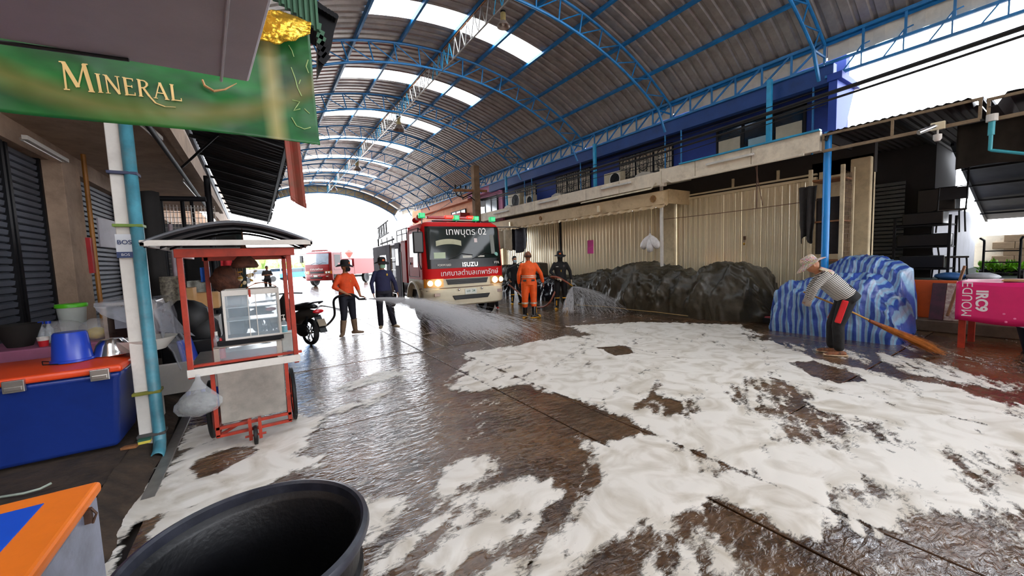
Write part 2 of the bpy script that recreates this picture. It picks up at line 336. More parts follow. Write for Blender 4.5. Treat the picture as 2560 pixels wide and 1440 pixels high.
b = n.new('ShaderNodeBump'); b.inputs['Strength'].default_value = .18; b.inputs['Distance'].default_value = .006; l.new(nz.outputs['Fac'], b.inputs['Height']); l.new(b.outputs[0], p.inputs['Normal'])

# ================================================================== ARCHED ROOF
XC, ZC, RB, RT, RS = 4.68, -1.8, 8.65, 9.15, 9.27; SP = 3.508; Y3 = 10.28
def arc(R, a, y): return Vector((XC+R*math.sin(a), y, ZC+R*math.cos(a)))
ceil = sthing('ceiling', (XC, 13, 5.5)); OFF = Vector(ceil.location)
SHW = SP/5; PA = .1235
def sheet_mesh(name, a0, a1, mt, seg):
    prof = []
    for k in range(3):
        y = k*SHW/3; prof += [(y, 0), (y+.135, 0), (y+.16, .032), (y+.205, .032)]
    prof.append((SHW+.01, 0)); m = MB()
    m.add([arc(RS+h, a0+(a1-a0)*i/seg, y)-Vector((XC, 0, ZC)) for i in range(seg+1) for (y, h) in prof],
          [(i*len(prof)+j, i*len(prof)+j+1, (i+1)*len(prof)+j+1, (i+1)*len(prof)+j) for i in range(seg) for j in range(len(prof)-1)])
    o = m.build(name, mt, ceil, smooth=False); return o
M_sky = bpy.data.materials.new('milky_skylight_sheet'); M_sky.use_nodes = True; n, l, p = nodes(M_sky)
n.remove(p); mo = n['Material Output']; t1 = n.new('ShaderNodeBsdfTransparent'); t1.inputs[0].default_value = (.86, .86, .84, 1); t2 = n.new('ShaderNodeBsdfTranslucent'); t2.inputs[0].default_value = (.95, .95, .93, 1)
mxs = n.new('ShaderNodeMixShader'); mxs.inputs[0].default_value = .5; l.new(t1.outputs[0], mxs.inputs[1]); l.new(t2.outputs[0], mxs.inputs[2]); l.new(mxs.outputs[0], mo.inputs[0])
A_END = .655
sh_full = sheet_mesh('roof_sheet', -A_END, A_END, M_roof, 40); sh_l = sheet_mesh('roof_sheet', -A_END, -2*PA, M_roof, 16); sh_r = sheet_mesh('roof_sheet', 2*PA, A_END, M_roof, 16)
sh_s = sheet_mesh('skylight_sheet', -2*PA-.004, 2*PA+.004, M_sky, 16)
src_used = set()
def place(src, y):
    o = src if src.name not in src_used else inst(src, (0, 0, 0), ceil); src_used.add(src.name)
    o.location = Vector((XC, y, ZC))-OFF
    return o
NB0, NB1 = -7, 6
for b in range(NB0, NB1):
    y0 = Y3+b*SP+.46
    for k in range(5):
        y = y0+k*SHW
        if y > Y3+6*SP-.1: continue
        if k == 2 and b > -7:
            place(sh_l, y); place(sh_r, y); place(sh_s, y)
        else: place(sh_full, y)
YA, YB = Y3+NB0*SP, Y3+6*SP
for i in range(-5, 6):
    m = MB(); p0 = arc(RT+.075, i*PA, YA); p1 = arc(RT+.075, i*PA, YB)
    m.bar(p0, p1, .06, .09, up=(math.sin(i*PA), 0, math.cos(i*PA))); m.build('purlin', M_blue, ceil, world=True)
# trusses
def truss(yy):
    t = thing('arched_truss', '', 'truss', (XC, yy, 5.4)); loc = Vector(t.location); AE = .577; N = 8
    m = MB(); m.tube([arc(RB, -AE+2*AE*i/32, yy)-loc for i in range(33)], .03, 8); m.build('bottom_chord', M_blue, t, smooth=True)
    m = MB(); m.tube([arc(RT, -.614+2*.614*i/32, yy)-loc for i in range(33)], .03, 8); m.build('top_chord', M_blue, t, smooth=True)
    for k in range(-N, N+1):
        a = AE*k/N; A = arc(RB, a, yy)-loc; B = arc(RT, a, yy)-loc
        if abs(k) < N or True:
            m = MB(); m.tube([A, B], .017, 6); m.build('upright', M_blue, t)
        if 0 <= k < N: m = MB(); m.tube([A, arc(RT, AE*(k+1)/N, yy)-loc], .014, 6); m.build('diagonal', M_blue, t)
        if -N < k <= 0: m = MB(); m.tube([A, arc(RT, AE*(k-1)/N, yy)-loc], .014, 6); m.build('diagonal', M_blue, t)
    for s in (-1, 1):
        m = MB(); e = arc(RB, s*AE, yy)-loc; x2 = s*5.27
        m.tube([e, (x2, 0, e.z), (x2, 0, arc(RT, .614, yy).z-loc.z)], .025, 6); m.tube([e, (s*5.02, 0, -.48)], .035, 6); m.build('end_bracket', M_blue, t)
    return t
names = {-3: 'rear', -2: 'nearest', -1: 'second', 0: 'third', 1: 'fourth', 2: 'fifth', 3: 'sixth', 4: 'seventh', 5: 'eighth', 6: 'ninth and farthest'}
t0 = truss(Y3-2*SP); t0['label'] = 'blue arched roof truss nearest the camera at top right, over the blue building end'; t0['group'] = 'arched roof trusses'
for k in range(-1, 7):
    t = copy_tree(t0); t.location.y = Y3+k*SP; t['label'] = 'blue arched tubular roof truss, %s from the camera' % names[k]
# gable strip on the farthest truss
M_gab = mat('yellowed_gable_sheet', 'b3a27c', .6, 0, .15, 3, dirt=.3)
gb = thing('gable_panel', 'yellowed corrugated gable strip closing the far end of the arched roof', 'panel', (XC, YB+.12, 5.4)); loc = Vector(gb.location)
for k in range(44):
    a0 = -.6+1.2*k/44; a1 = -.6+1.2*(k+.985)/44; m = MB(); q4 = [arc(RB-.03, a0, YB+.12), arc(RB-.03, a1, YB+.12), arc(RT+.06, a1, YB+.12), arc(RT+.06, a0, YB+.12)]
    m.add([tuple(p_-loc) for p_ in q4]+[tuple(p_-loc+Vector((0, .03, 0))) for p_ in q4], [(0, 1, 2, 3), (7, 6, 5, 4), (0, 4, 5, 1), (1, 5, 6, 2), (2, 6, 7, 3), (3, 7, 4, 0)]); m.build('panel_strip', M_gab, gb)
# ridge truss along the middle
for k in range(-3, 6):
    t = thing('ridge_truss', 'slim white and blue lattice truss under the ridge, bay %d from the far end' % (6-k), 'truss', (XC, Y3+k*SP, 6.85), group='ridge trusses')
    t['label'] = ['', ''][0]+'slim lattice truss along the ridge between the %s and %s arches' % (names[k], names[k+1] if k < 5 else 'last')
    m = MB(); m.tube([(0, 0, 0), (0, SP, 0)], .02, 6); m.build('bottom_chord', M_steel if k < 3 else M_cyan, t)
    m = MB(); m.tube([(0, 0, .5), (0, SP, .5)], .02, 6); m.build('top_chord', M_wood, t)
    for j in range(10):
        y = SP*j/10; m = MB(); m.tube([(0, y, 0), (0, y+SP/20, .5)], .012, 6); m.tube([(0, y+SP/20, .5), (0, y+SP/10, 0)], .012, 6); m.build('web_bar', M_cyan if j in (0, 1, 8, 9) else M_steel, t)
# eave trusses (right) and beige closing board
def eave(y0, y1, lab, low=False):
    t = thing('eave_truss', lab, 'truss', (9.95, y0, 5.3), group='eave trusses')
    L = y1-y0; m = MB(); m.bar((0, 0, .45), (0, L, .45), .06); m.build('top_chord', M_blue, t)
    m = MB(); m.bar((0, 0, 0), (0, L, 0), .05); m.build('bottom_chord', M_blue, t)
    if low: m = MB(); m.bar((0, 0, -.26), (0, L, -.26), .05); m.build('lower_chord', M_blue, t)
    n_ = max(2, round(L/.585))
    for j in range(n_):
        y = L*j/n_; m = MB(); m.bar((0, y, 0), (0, y, .45), .035); m.build('upright', M_blue, t)
        m = MB()
        if low: m.bar((0, y+.3, -.26), (0, y, .14), .022); m.bar((0, y+.02, -.26), (0, y+.02, .12), .02); m.bar((0, y+.02, .12), (0, y-.1, .14), .02)
        else: m.bar((0, y+L/n_, 0), (0, y, .45), .035)
        m.build('diagonal', M_blue, t)
    return t
for k in range(-1, 6): eave(Y3+(k-1)*SP, Y3+k*SP, 'blue lattice eave truss above the right facade, between the %s and %s arches' % (names[k-1], names[k]))
eave(Y3-3*SP, Y3-2*SP-.02, 'blue lattice eave truss against the open sky at the right edge', True)
M_board = mat('yellowed_eave_board', 'e2dac6', .65, 0, .1, 2, dirt=.35, dc='7d6c50')
for k in range(-3, 6):
    m = MB(); m.grid(lambda u, v: (10.08+.02*math.sin(u*40), Y3+k*SP+.01+u*(SP-.02), 5.4+v*.36-.02*math.sin(u*PI)), 20, 2)
    struct(m.build('trim_3', M_board, None, solid=.01))
# ================================================================== RIGHT FACADE
FX = 10.6
def wallbox(name, mt, *b, **k): m = MB(); m.box(*b); return struct(m.build(name, mt, None, **k))
wallbox('wall_right', M_bluew, FX, FX+.2, 3.1, 16.6, 3.8, 5.6)
wallbox('trim_4', M_blued, 9.98, 10.16, 3.12, 17.0, 4.93, 5.3, bev=.01)
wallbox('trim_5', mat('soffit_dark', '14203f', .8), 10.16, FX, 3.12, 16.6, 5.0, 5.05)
# tapering end wing of the blue building
m = MB(); m.prism([(9.75, 3.85), (10.18, 3.85), (10.72, 4.86), (9.75, 4.86)], 'y', 2.98, 3.12); m.prism([(9.72, 4.86), (10.76, 4.86), (10.7, 4.95), (9.72, 5.0)], 'y', 2.9, 3.14)
struct(m.build('trim_6', mat('bright_blue_wing', '1c409c', .6, 0, .06, 2), None, bev=.006))
wallbox('wall_right', mat('shade_under_slab', '2b2623', .85), FX+.02, FX+.2, 2.6, 17, 3.1, 3.82)  # recess shade under the slab put into this dark wall colour
wallbox('wall_right', M_bluew, FX-.1, FX+.2, 3.0, 30, 0, .33)
# canopy slab, built in cast sections
ssec = sthing('canopy_slab', (9.2, 10, 3.46)); ys_ = [3.05, 4.3, 5.6, 6.55, 8.0, 9.4, 10.8, 12.2, 13.6, 15.0, 16.4, 18.0, 20, 23, 27]
for a, b in zip(ys_[:-1], ys_[1:]):
    dz = 0 if a < 6.5 else -.04; m = MB(); m.box(9.3, FX, a+.006, b-.006, 3.68+dz, 3.78+dz); m.box(9.2, 9.3, a+.006, b-.006, 3.45+dz, 3.82+dz); m.build('slab_section', M_slab, ssec, world=True, bev=.008)
m = MB(); m.box(9.22, 9.34, 6.48, 6.62, 3.38, 3.84); m.build('slab_joint_block', M_slab, ssec, world=True, bev=.008)
m = MB(); m.tube([(9.16, 3.3, 3.43), (9.16, 6.2, 3.42), (9.16, 6.35, 3.5)], .028, 8); m.build('conduit', M_slab, ssec, world=True, smooth=True)
m = MB(); m.tube([(9.17, 6.7, 3.5), (9.17, 6.85, 3.36), (9.17, 9.6, 3.34)], .022, 8); m.build('conduit', M_slab, ssec, world=True, smooth=True)
m = MB(); m.box(9.14, 9.26, 3.05, 6.0, 3.82, 3.85); m.build('blue_edge_strip', M_cyan, ssec, world=True)
# folding shutters
slm = {}
def shutter(y0, y1, z0, z1, lab_n, mt, X=FX, rib=.155, sgn=-1, dim=''):
    d = sthing('door_%d' % lab_n, (X, (y0+y1)/2, z0)); n_ = round((y1-y0)/rib); w = (y1-y0)/n_; key = (round(w, 3), round(z1-z0, 2), mt.name, sgn)
    for i in range(n_):
        if key not in slm:
            m = MB(); h = z1-z0; s = sgn
            m.prism([(0, -w/2+.002), (0, -w*.28), (.022*s, -w*.2), (.022*s, w*.05), (0, w*.14), (0, w/2-.002), (-.02*s, w/2-.002), (-.02*s, -w/2+.002)], 'z', 0, h); slm[key] = m.build('shutter_slat', mt, d); o = slm[key]
        else: o = inst(slm[key], (0, 0, 0), d)
        o.location = (random.uniform(-.004, .004), y0+w*(i+.5)-(y0+y1)/2, 0); o.rotation_euler = (0, 0, random.uniform(-.02, .02))
    return d
dB = shutter(3.62, 7.02, .34, 3.1, 1, M_cream)
for z0_, z1_ in ((3.1, 3.16), (3.2, 3.24)): m = MB(); m.box(FX-.06, FX+.02, 3.55, 7.05, z0_, z1_); m.build('header_rail', M_cream, dB, world=True)
m = MB(); m.box(FX-.03, FX+.03, 5.05, 5.1, .34, 3.1); m.build('meeting_stile', M_cream, dB, world=True)
for y in (4.3, 5.35): m = MB(); m.box(FX-.05, FX+.0, y, y+.05, 3.24, 3.46); m.build('hanger_post', M_creamw, dB, world=True)
p_ = at(1862, 600, X=FX-.05); m = MB(); m.box(p_.x-.02, p_.x, p_.y-.03, p_.y+.03, p_.z, p_.z+.1); m.tube([(p_.x-.03, p_.y-.02, p_.z), (p_.x-.03, p_.y-.02, p_.z-.05), (p_.x-.03, p_.y+.02, p_.z-.05), (p_.x-.03, p_.y+.02, p_.z)], .008, 6); m.build('hasp', M_brown, dB, world=True)
m = MB(); m.blob((p_.x-.04, p_.y, p_.z-.1), .03, 8, sc=(.6, 1, 1.2)); tl = m.build('padlock', mat('brass', 'b08a3a', .35, .9), None, smooth='all'); tl['label'] = 'small brass padlock hanging on the right cream shutter'; tl['category'] = 'padlock'
dA = shutter(7.6, 12.3, .34, 3.02, 2, M_cream); dC = shutter(12.36, 16.9, .34, 3.02, 3, M_cream)
m = MB(); m.box(FX-.05, FX+.03, 12.3, 12.36, .3, 3.05); m.build('meeting_stile', M_dark, dA, world=True)
wallbox('trim_7', M_creamw, FX-.12, FX+.1, 7.04, 7.6, .0, 3.45, bev=.01)
wallbox('trim_8', M_creamw, 10.2, FX+.1, 17.0, 17.4, .0, 3.45, bev=.01)
# white post at the canopy edge
m = MB(); y = at(1655, 560, X=9.6).y; m.box(9.55, 9.62, y-.035, y+.035, 0, 3.46); po = m.build('canopy_post', M_white, None, bev=.006); po['label'] = 'slim peeling white post holding the canopy beside the cream pier'; po['category'] = 'post'
# rolled awning fascia under the slab
aw = thing('rolled_awning', 'long cream rolled awning box with rust stains hanging under the canopy slab', 'awning', (9.5, 11.5, 2.9)); M_aw = mat('cream_awning_cloth', 'cdb48c', .6, 0, .12, 1.4, dirt=.6, dc='6d4e30')
m = MB(); m.prism([(9.36, 3.28), (9.62, 3.34), (9.62, 2.94), (9.52, 2.88), (9.42, 2.93)], 'y', 6.62, 16.9); m.build('awning_roll', M_aw, aw, world=True, bev=.012)
m = MB()
m.grid(lambda u, v: (9.44+.02*math.sin(u*160), 6.62+u*10.28, 2.93-v*(.06+.035*abs(math.sin(u*120)))), 400, 2); m.build('scalloped_hem', M_aw, aw, world=True, solid=.006)
for py_, pp in ((6.95, .105), (12.1, .09)):
    m = MB(); m.lathe([(0, 0), (pp, 0), (pp, .012), (pp*.7, .02), (pp*.45, .012), (0, .012)], (9.385, py_, 3.11), 8, R=Matrix(((0, 0, -1), (0, 1, 0), (1, 0, 0)))); m.build('round_emblem', mat('brown_emblem', '9a7134', .6, 0, .3, 20, c2='6a4419'), aw, world=True)
for y in (8.95, 14.2): m = MB(); m.box(9.33, 9.4, y, y+.09, 2.98, 3.18); m.build('junction_box', M_cream, aw, world=True, bev=.008)
m = MB(); m.box(9.6, FX, 6.6, 6.64, 2.95, 3.34); m.build('end_board', M_aw, aw, world=True)
m = MB(); m.box(9.6, FX, 16.86, 16.9, 2.95, 3.34); m.build('end_board', M_aw, aw, world=True)
# fluorescent fittings on the slab
def fluo(p, q, lab, mt=None, g=None):
    p = Vector(p); q = Vector(q); t = thing('strip_light', lab, 'lamp', p, group=g); d = q-p
    m = MB(); m.bar((0, 0, 0), d, .05, .05); m.build('batten', mt or M_white, t, bev=.004)
    m = MB(); m.tube([d*.04+Vector((-.04, 0, -.02)), d*.96+Vector((-.04, 0, -.02))], .014, 8); m.build('tube', mat('unlit_tube', 'dedbd2', .25), t, smooth=True)
    m = MB(); m.bar(d*.01, d*.04+Vector((-.04, 0, -.02)), .03); m.bar(d*.99, d*.96+Vector((-.04, 0, -.02)), .03); m.build('tube_holder', M_white, t)
    return t
for (a, b), lab in zip([((1765,414),(1885,382)), ((1503,472),(1577,456)), ((1345,510),(1395,496)), ((1235,534),(1272,526))],
    ['unlit strip light on the slab face above the right cream shutter', 'unlit strip light on the slab face left of the canopy joint', 'unlit strip light on the slab face in the middle of the long awning', 'farthest unlit strip light on the slab face near the truck roof']):
    P0 = at(*a, X=9.17); P1 = at(*b, X=9.17); P1.z = P0.z = (P0.z+P1.z)/2; fluo(P0, P1, lab)
# cyan posts and thin drop rods between slab and eave
for (px, y0, y1), lab in zip([(1922, 200, 360), (1488, 370, 463), (1267, 462, 512)], ['sky blue square post standing before the big dark windows', 'sky blue post between the two scrollwork grilles', 'sky blue post near the pink building end']):
    P0 = at(px, y1, X=9.7); m = MB(); m.box(9.66, 9.74, P0.y-.05, P0.y+.05, 3.56, 5.3); o = m.build('eave_post', M_cyan, None, bev=.006); o['label'] = lab; o['category'] = 'post'
k = 0
for px, py, lab in [(1663, 400, 'thin blue hanger rod right of the right scrollwork grille'), (1703, 400, 'thin blue hanger rod on the bare blue wall'), (1452, 460, 'thin blue hanger rod before the middle grille'), (1330, 480, 'thin blue hanger rod by the far air conditioners'), (1312, 480, 'thinnest blue hanger rod by the far air conditioners'), (2032, 300, 'pale blue downpipe at the blue building corner')]:
    P0 = at(px, py, X=10.0); m = MB(); m.cyl((10.0, P0.y, 3.56), (10.0, P0.y, 5.3), .02, 8); o = m.build('hanger_rod', M_blue, None, smooth=True); o['label'] = lab; o['category'] = 'rod'
# windows of the blue building
def window(nm, y0, y1, z0, z1, panes, glass, frame, X=FX, w=.05):
    t = sthing(nm, (X, (y0+y1)/2, z0)); m = MB()
    m.box(X-.05, X+.02, y0, y1, z0, z0+w); m.box(X-.05, X+.02, y0, y1, z1-w, z1); m.box(X-.05, X+.02, y0, y0+w, z0, z1); m.box(X-.05, X+.02, y1-w, y1, z0, z1); m.build('window_frame', frame, t, world=True, bev=.004)
    W_ = (y1-y0)/panes
    for i in range(panes):
        a = y0+W_*i+.03; b = y0+W_*(i+1)-.03; m = MB(); m.box(X-.025, X-.015, a, b, z0+w, z1-w); m.build('pane', glass, t, world=True)
        if i: m = MB(); m.box(X-.045, X+.01, y0+W_*i-.03, y0+W_*i+.03, z0+w, z1-w); m.build('mullion', frame, t, world=True)
    return t
w1 = window('window_1', 3.78, 5.82, 3.85, 4.84, 3, M_glassd, M_dark)
for a, b, z, c in ((3.85, 4.38, 4.48, 'b9b19a'), (4.55, 5.0, 4.36, '8fb0bd'), (5.2, 5.75, 4.5, 'b3ab95')):
    m = MB(); m.box(FX-.05, FX-.03, a, b, 3.88, z); o = m.build('board_behind_glass', mat('board_'+c, c, .6, 0, .08), w1, world=True)
# ornamental grilles over pale curtains
def grille(nm, px0, px1, pyc, ncol):
    a = at(px1, pyc, X=FX).y; b = at(px0, pyc, X=FX).y; z0, z1 = 4.12, 4.84
    t = window(nm, a, b, z0-.02, z1+.02, ncol, mat('grimy_curtain', 'e0d4bc', .7, 0, .2, 3), M_dark, w=.03); cw = (b-a)/ncol; X = FX-.09
    for i in range(ncol):
        y0 = a+cw*i; m = MB(); yc = y0+cw/2
        for q in range(5): yy = y0+cw*(q+.5)/5; m.bar((X, yy, z0), (X, yy, z1), .014)
        for zz in (z0+.02, z0+.2, z1-.2, z1-.02): m.bar((X, y0, zz), (X, y0+cw, zz), .016)
        for s in (-1, 1):
            for zc in (z0+.1, (z0+z1)/2-.09, (z0+z1)/2+.09, z1-.1):
                m.tube([(X-.01, yc+s*(cw*.13+cw*.12*math.cos(q*.6)*(1-q/16)), zc+.08*math.sin(q*.6)*(1-q/16)) for q in range(12)], .008, 5)
        m.tube([(X-.01, yc+cw*.3*math.sin(q*PI/8), (z0+z1)/2+.25*math.cos(q*PI/8)) for q in range(17)], .01, 5)
        m.build('scrollwork_grille', M_dark, t, world=True)
grille('window_2', 1550, 1684, 410, 3); grille('window_3', 1392, 1478, 455, 3); grille('window_4', 1290, 1342, 490, 2)
# air conditioners
def aircon(px, py, sc, lab, X=10.1, rzz=0, fan=True):
    P0 = at(px, py, X=X); t = thing('air_conditioner', lab, 'air conditioner', (X, P0.y, 3.78)); w = .42*sc; h = .3*sc
    m = MB(); m.box(0, .25, -w, w, .04, .04+2*h); m.build('casing', mat('beige_casing', 'c3b698', .5, 0, .08, 4, dirt=.35), t, bev=.015)
    m = MB(); m.lathe([(h*.86, 0), (h*.9, .015), (h*.8, .02), (h*.8, 0)], (-.0, -w*.35, .04+h), 20, R=Matrix(((0, 0, -1), (0, 1, 0), (1, 0, 0)))); m.build('fan_ring', M_white, t)
    m = MB(); m.lathe([(0, .002), (h*.78, .002)], (0, -w*.35, .04+h), 20, R=Matrix(((0, 0, -1), (0, 1, 0), (1, 0, 0))))
    for q in range(4): a = q*PI/4; m.bar((-.012, -w*.35-math.cos(a)*h*.8, .04+h-math.sin(a)*h*.8), (-.012, -w*.35+math.cos(a)*h*.8, .04+h+math.sin(a)*h*.8), .008)
    m.build('fan_grille', M_dark, t)
    m = MB(); m.box(.02, .22, -w*.8, -w*.7, 0, .045); m.box(.02, .22, w*.7, w*.8, 0, .045); m.build('foot', M_dark, t)
aircon(1530, 452, .85, 'beige air conditioner on the slab left of the right scrollwork grille'); aircon(1283, 495, 1.25, 'larger beige air conditioner on the slab by the far cyan post', 10.1); aircon(1320, 500, .8, 'small beige air conditioner on the slab right of the larger far one')
# small hoods of white sheet over the slab
M_hood = mat('hood_sheet', 'b7b0a2', .5, .1, .1, 3, dirt=.4)
for px, py, lab in ((1620, 436, 'small white sheet hood on the slab under the right scrollwork grille'), (1402, 478, 'small white sheet hood on the slab under the middle grille'), (1280, 512, 'small white sheet hood on the slab near the far end')):
    P0 = at(px, py, X=9.9); m = MB(); m.prism([(-.35, 0), (.35, 0), (.25, .14), (.0, .2), (-.25, .14)], 'x', -.25, .25); m.v = [(x+9.9, y+P0.y, z+3.8) for x, y, z in m.v]; o = m.build('sheet_hood', M_hood, None, bev=.01); o['label'] = lab; o['category'] = 'hood'
# pink and orange building beyond
M_pink = mat('pink_plaster', 'c07a9c', .75, 0, .1, 2, dirt=.2); M_or = mat('salmon_plaster', 'd99a72', .75, 0, .1, 2, dirt=.2); M_redf = mat('red_fascia', 'a83a34', .6, 0, .1, 2)
wallbox('wall_right', M_pink, FX-.1, FX+.2, 16.6, 19.6, 3.4, 6.5); wallbox('wall_right', M_or, FX-.1, FX+.2, 19.6, 30, 3.0, 6.5)
wallbox('wall_right', M_creamw, FX, FX+.2, 17.4, 30, .33, 3.45)
window('window_5', 17.0, 18.9, 3.85, 4.85, 3, M_glassl, M_dark, X=FX-.12); window('window_6', 20.6, 22.6, 3.7, 4.6, 3, M_glassd, M_dark, X=FX-.12)
wallbox('trim_9', mat('salmon_fascia', 'd38c6c', .7, 0, .1, 2, dirt=.2), 10.1, 10.5, 19.6, 27, 4.9, 5.5); wallbox('trim_10', M_redf, 9.9, 10.5, 20.2, 29.0, 3.75, 4.3)
wallbox('trim_11', M_pink, 10.1, 10.5, 16.8, 19.6, 5.0, 5.4)
# street signboard, whitish, near the far end
m = MB(); P0 = at(1068, 575, Y=31.9); m.box(P0.x-1.6, P0.x+.6, 31.8, 31.9, P0.z-1.3, P0.z+.9); o = m.build('blank_billboard', mat('pale_billboard', 'cfc6cf', .5, 0, .04), None, bev=.02); o['label'] = 'pale blank billboard seen above the fire truck ladder'; o['category'] = 'billboard'
# utility pole with crossarm
P0 = at(1187, 415, X=8.3); up = thing('utility_pole', 'old square concrete utility pole rising behind the fire truck', 'utility pole', (8.3, P0.y, 0)); M_pole = mat('old_pole', '7d6248', .85, 0, .2, 3, bump=.3, bs=20, dirt=.4)
m = MB(); m.prism([(-.14, -.14), (.14, -.14), (.14, .14), (-.14, .14)], 'z', 0, P0.z); m.build('pole', M_pole, up, bev=.02)
m = MB(); m.bar((-1.1, 0, P0.z-1.12), (.55, 0, P0.z-1.05), .1, .1); m.build('crossarm', M_wood, up)
for x in (-1.0, -.75, -.5): m = MB(); m.lathe([(0, 0), (.05, .01), (.03, .06), (.05, .1), (.02, .15), (0, .15)], (x, 0, P0.z-1.03), 10); m.build('insulator', M_blackp, up, smooth=True)
m = MB(); m.tube([(-1.0, .05, P0.z-1.0), (-.9, .08, P0.z-1.3), (-.6, .08, P0.z-1.4), (-.3, .1, P0.z-1.25), (0, .1, P0.z-1.1)], .03, 6); m.tube([(-.8, .05, P0.z-1.0), (-.7, -.1, P0.z-1.5), (-.35, -.1, P0.z-1.35), (0, -.1, P0.z-1.6)], .025, 6); m.build('cable_bundle', M_black, up, smooth=True)
m = MB(); m.box(.16, .4, -.1, .1, P0.z-1.75, P0.z-1.5); m.build('meter_box', mat('pale_box', 'b9c1c6', .5), up, bev=.01)
# overhead cables with sag
def cable(P, Q, sag, r, lab, mt=M_black):
    P = Vector(P); Q = Vector(Q); m = MB(); m.tube([P.lerp(Q, t/16)-Vector((0, 0, sag*4*(t/16)*(1-t/16))) for t in range(17)], r, 6, cap=False); o = m.build('overhead_cable', mt, None, smooth=True); o['label'] = lab; o['category'] = 'cable'
Pp = (8.3, P0.y, P0.z-1.1)
Pe = at(2600, 55, X=8.6); cable((8.5, P0.y, P0.z-1.45), Pe, .15, .035, 'thick dark cable bundle crossing before the blue building, upper strand')
Pe = at(2600, 75, X=8.6); cable((8.5, P0.y, P0.z-1.5), Pe, .19, .02, 'thinner cable hanging just under the thick cable bundle')
for i in range(4):
    cable((9.3, 17, 4.6-.06*i), (9.3, 3.0, 4.62-.1*i), .12+.06*i, .009, ['uppermost','second','third','lowest'][i]+' of the four thin wires strung before the grilles')
cable((Pp[0]-.3, Pp[1], Pp[2]), (4.0, 26, 4.6), .3, .012, 'thin wire running from the utility pole to the far left'); cable((Pp[0]-.6, Pp[1], Pp[2]-.1), (9.2, 30, 4.0), .2, .012, 'thin wire running from the pole crossarm to the far right')
P1 = at(1660, 548, X=9.55); P2 = at(2045, 500, X=9.7); cable(P1, P2, .02, .008, 'thin rod line strung across the right cream shutter', M_brown)
P1 = at(1893, 400, X=9.3); m = MB(); m.cyl((9.3, P1.y, 2.5), (9.3, P1.y, 3.75), .012, 6); m.cyl((9.3, P1.y+.03, 3.4), (9.35, P1.y-.1, 2.55), .008, 6); o = m.build('hanging_rod', M_brown, None); o['label'] = 'thin rusty rod hanging from the slab over the right shutter'; o['category'] = 'rod'
# blue corner pipe column
P1 = at(2062, 640, X=9.35); m = MB(); m.cyl((9.35, P1.y, 0), (9.35, P1.y, 3.8), .062, 16); o = m.build('blue_pipe_column', mat('bright_blue_pipe', '1689d8', .35, 0, .06, 3), None, smooth=True); o['label'] = 'bright blue round pipe column at the canopy corner behind the sweeping woman'; o['category'] = 'pipe'
# open mesh cupboard beside the corner
cb = thing('mesh_cupboard', 'open rusty cream cupboard with mesh side standing behind the blue pipe', 'cupboard', (9.95, 3.08, .3)); m = MB()
for (x, y) in ((9.75, 3.38), (9.75, 2.85), (10.3, 2.85), (10.3, 3.38)): m.bar((x, y, .3), (x, y, 3.2), .06)
m.build('frame', M_creamw, cb, world=True)
m = MB(); 
for z in np.arange(.5, 3.1, .09): m.bar((9.76, 2.85, z), (10.3, 2.85, z), .008)
for x in np.arange(9.76, 10.3, .08): m.bar((x, 2.85, .4), (x, 2.85, 3.1), .006)
m.build('wire_mesh', M_brown, cb, world=True)
for z in (1.3, 2.1, 2.95): m = MB(); m.box(9.75, 10.3, 2.85, 3.38, z, z+.03); m.build('shelf', M_wood, cb, world=True)
m = MB(); m.box(10.28, 10.3, 2.85, 3.38, .4, 3.1); m.build('back_panel', M_creamw, cb, world=True)
m = MB(); m.grid(lambda u, v: (9.8+.02*math.sin(u*12), 2.88+.4*u, 1.45+1.15*v), 12, 6); o = m.build('dark_cloth', mat('dark_cloth', '241d1b', .9, 0, .2, 8), None, solid=.02, world=False); o['label'] = 'dark cloth hung inside the mesh cupboard'; o['category'] = 'cloth'
def hung(px0, px1, py0, py1, X, name, lab, cat, mt, seed=0, wav=9, amp=.05, taper=.3):
    a = at(px0, py0, X=X); b = at(px1, py0, X=X); c = at((px0+px1)/2, py1, X=X); m = MB()
    m.grid(lambda u, v: (X+amp*math.sin(u*wav+seed)*(1-.4*v)+.05*(f1(u*4+seed, v*4)-.5), a.y+(b.y-a.y)*(.5+(u-.5)*(1-taper*(1-v)*f1(v*3+seed, 2)*1.5)), a.z+(c.z-a.z)*(1-v)-.08*(1-v)*math.sin(u*7+seed)), 24, 24)
    o = m.build(name, mt, None, smooth='all', solid=.015); o['label'] = lab; o['category'] = cat; return o
hung(1996, 2042, 470, 600, 9.55, 'hanging_jacket', 'dark jacket hanging from the cupboard edge at the right of the cream shutter', 'jacket', mat('dark_jacket', '2a2624', .85, 0, .25, 9), 2, 14, .05, .5)
wallbox('wall_right', M_creamw, FX+.02, FX+.2, 2.62, 3.66, 0, 3.46)
wallbox('trim_12', M_creamw, 10.5, 10.72, 2.62, 2.95, 0, 3.4, bev=.02)
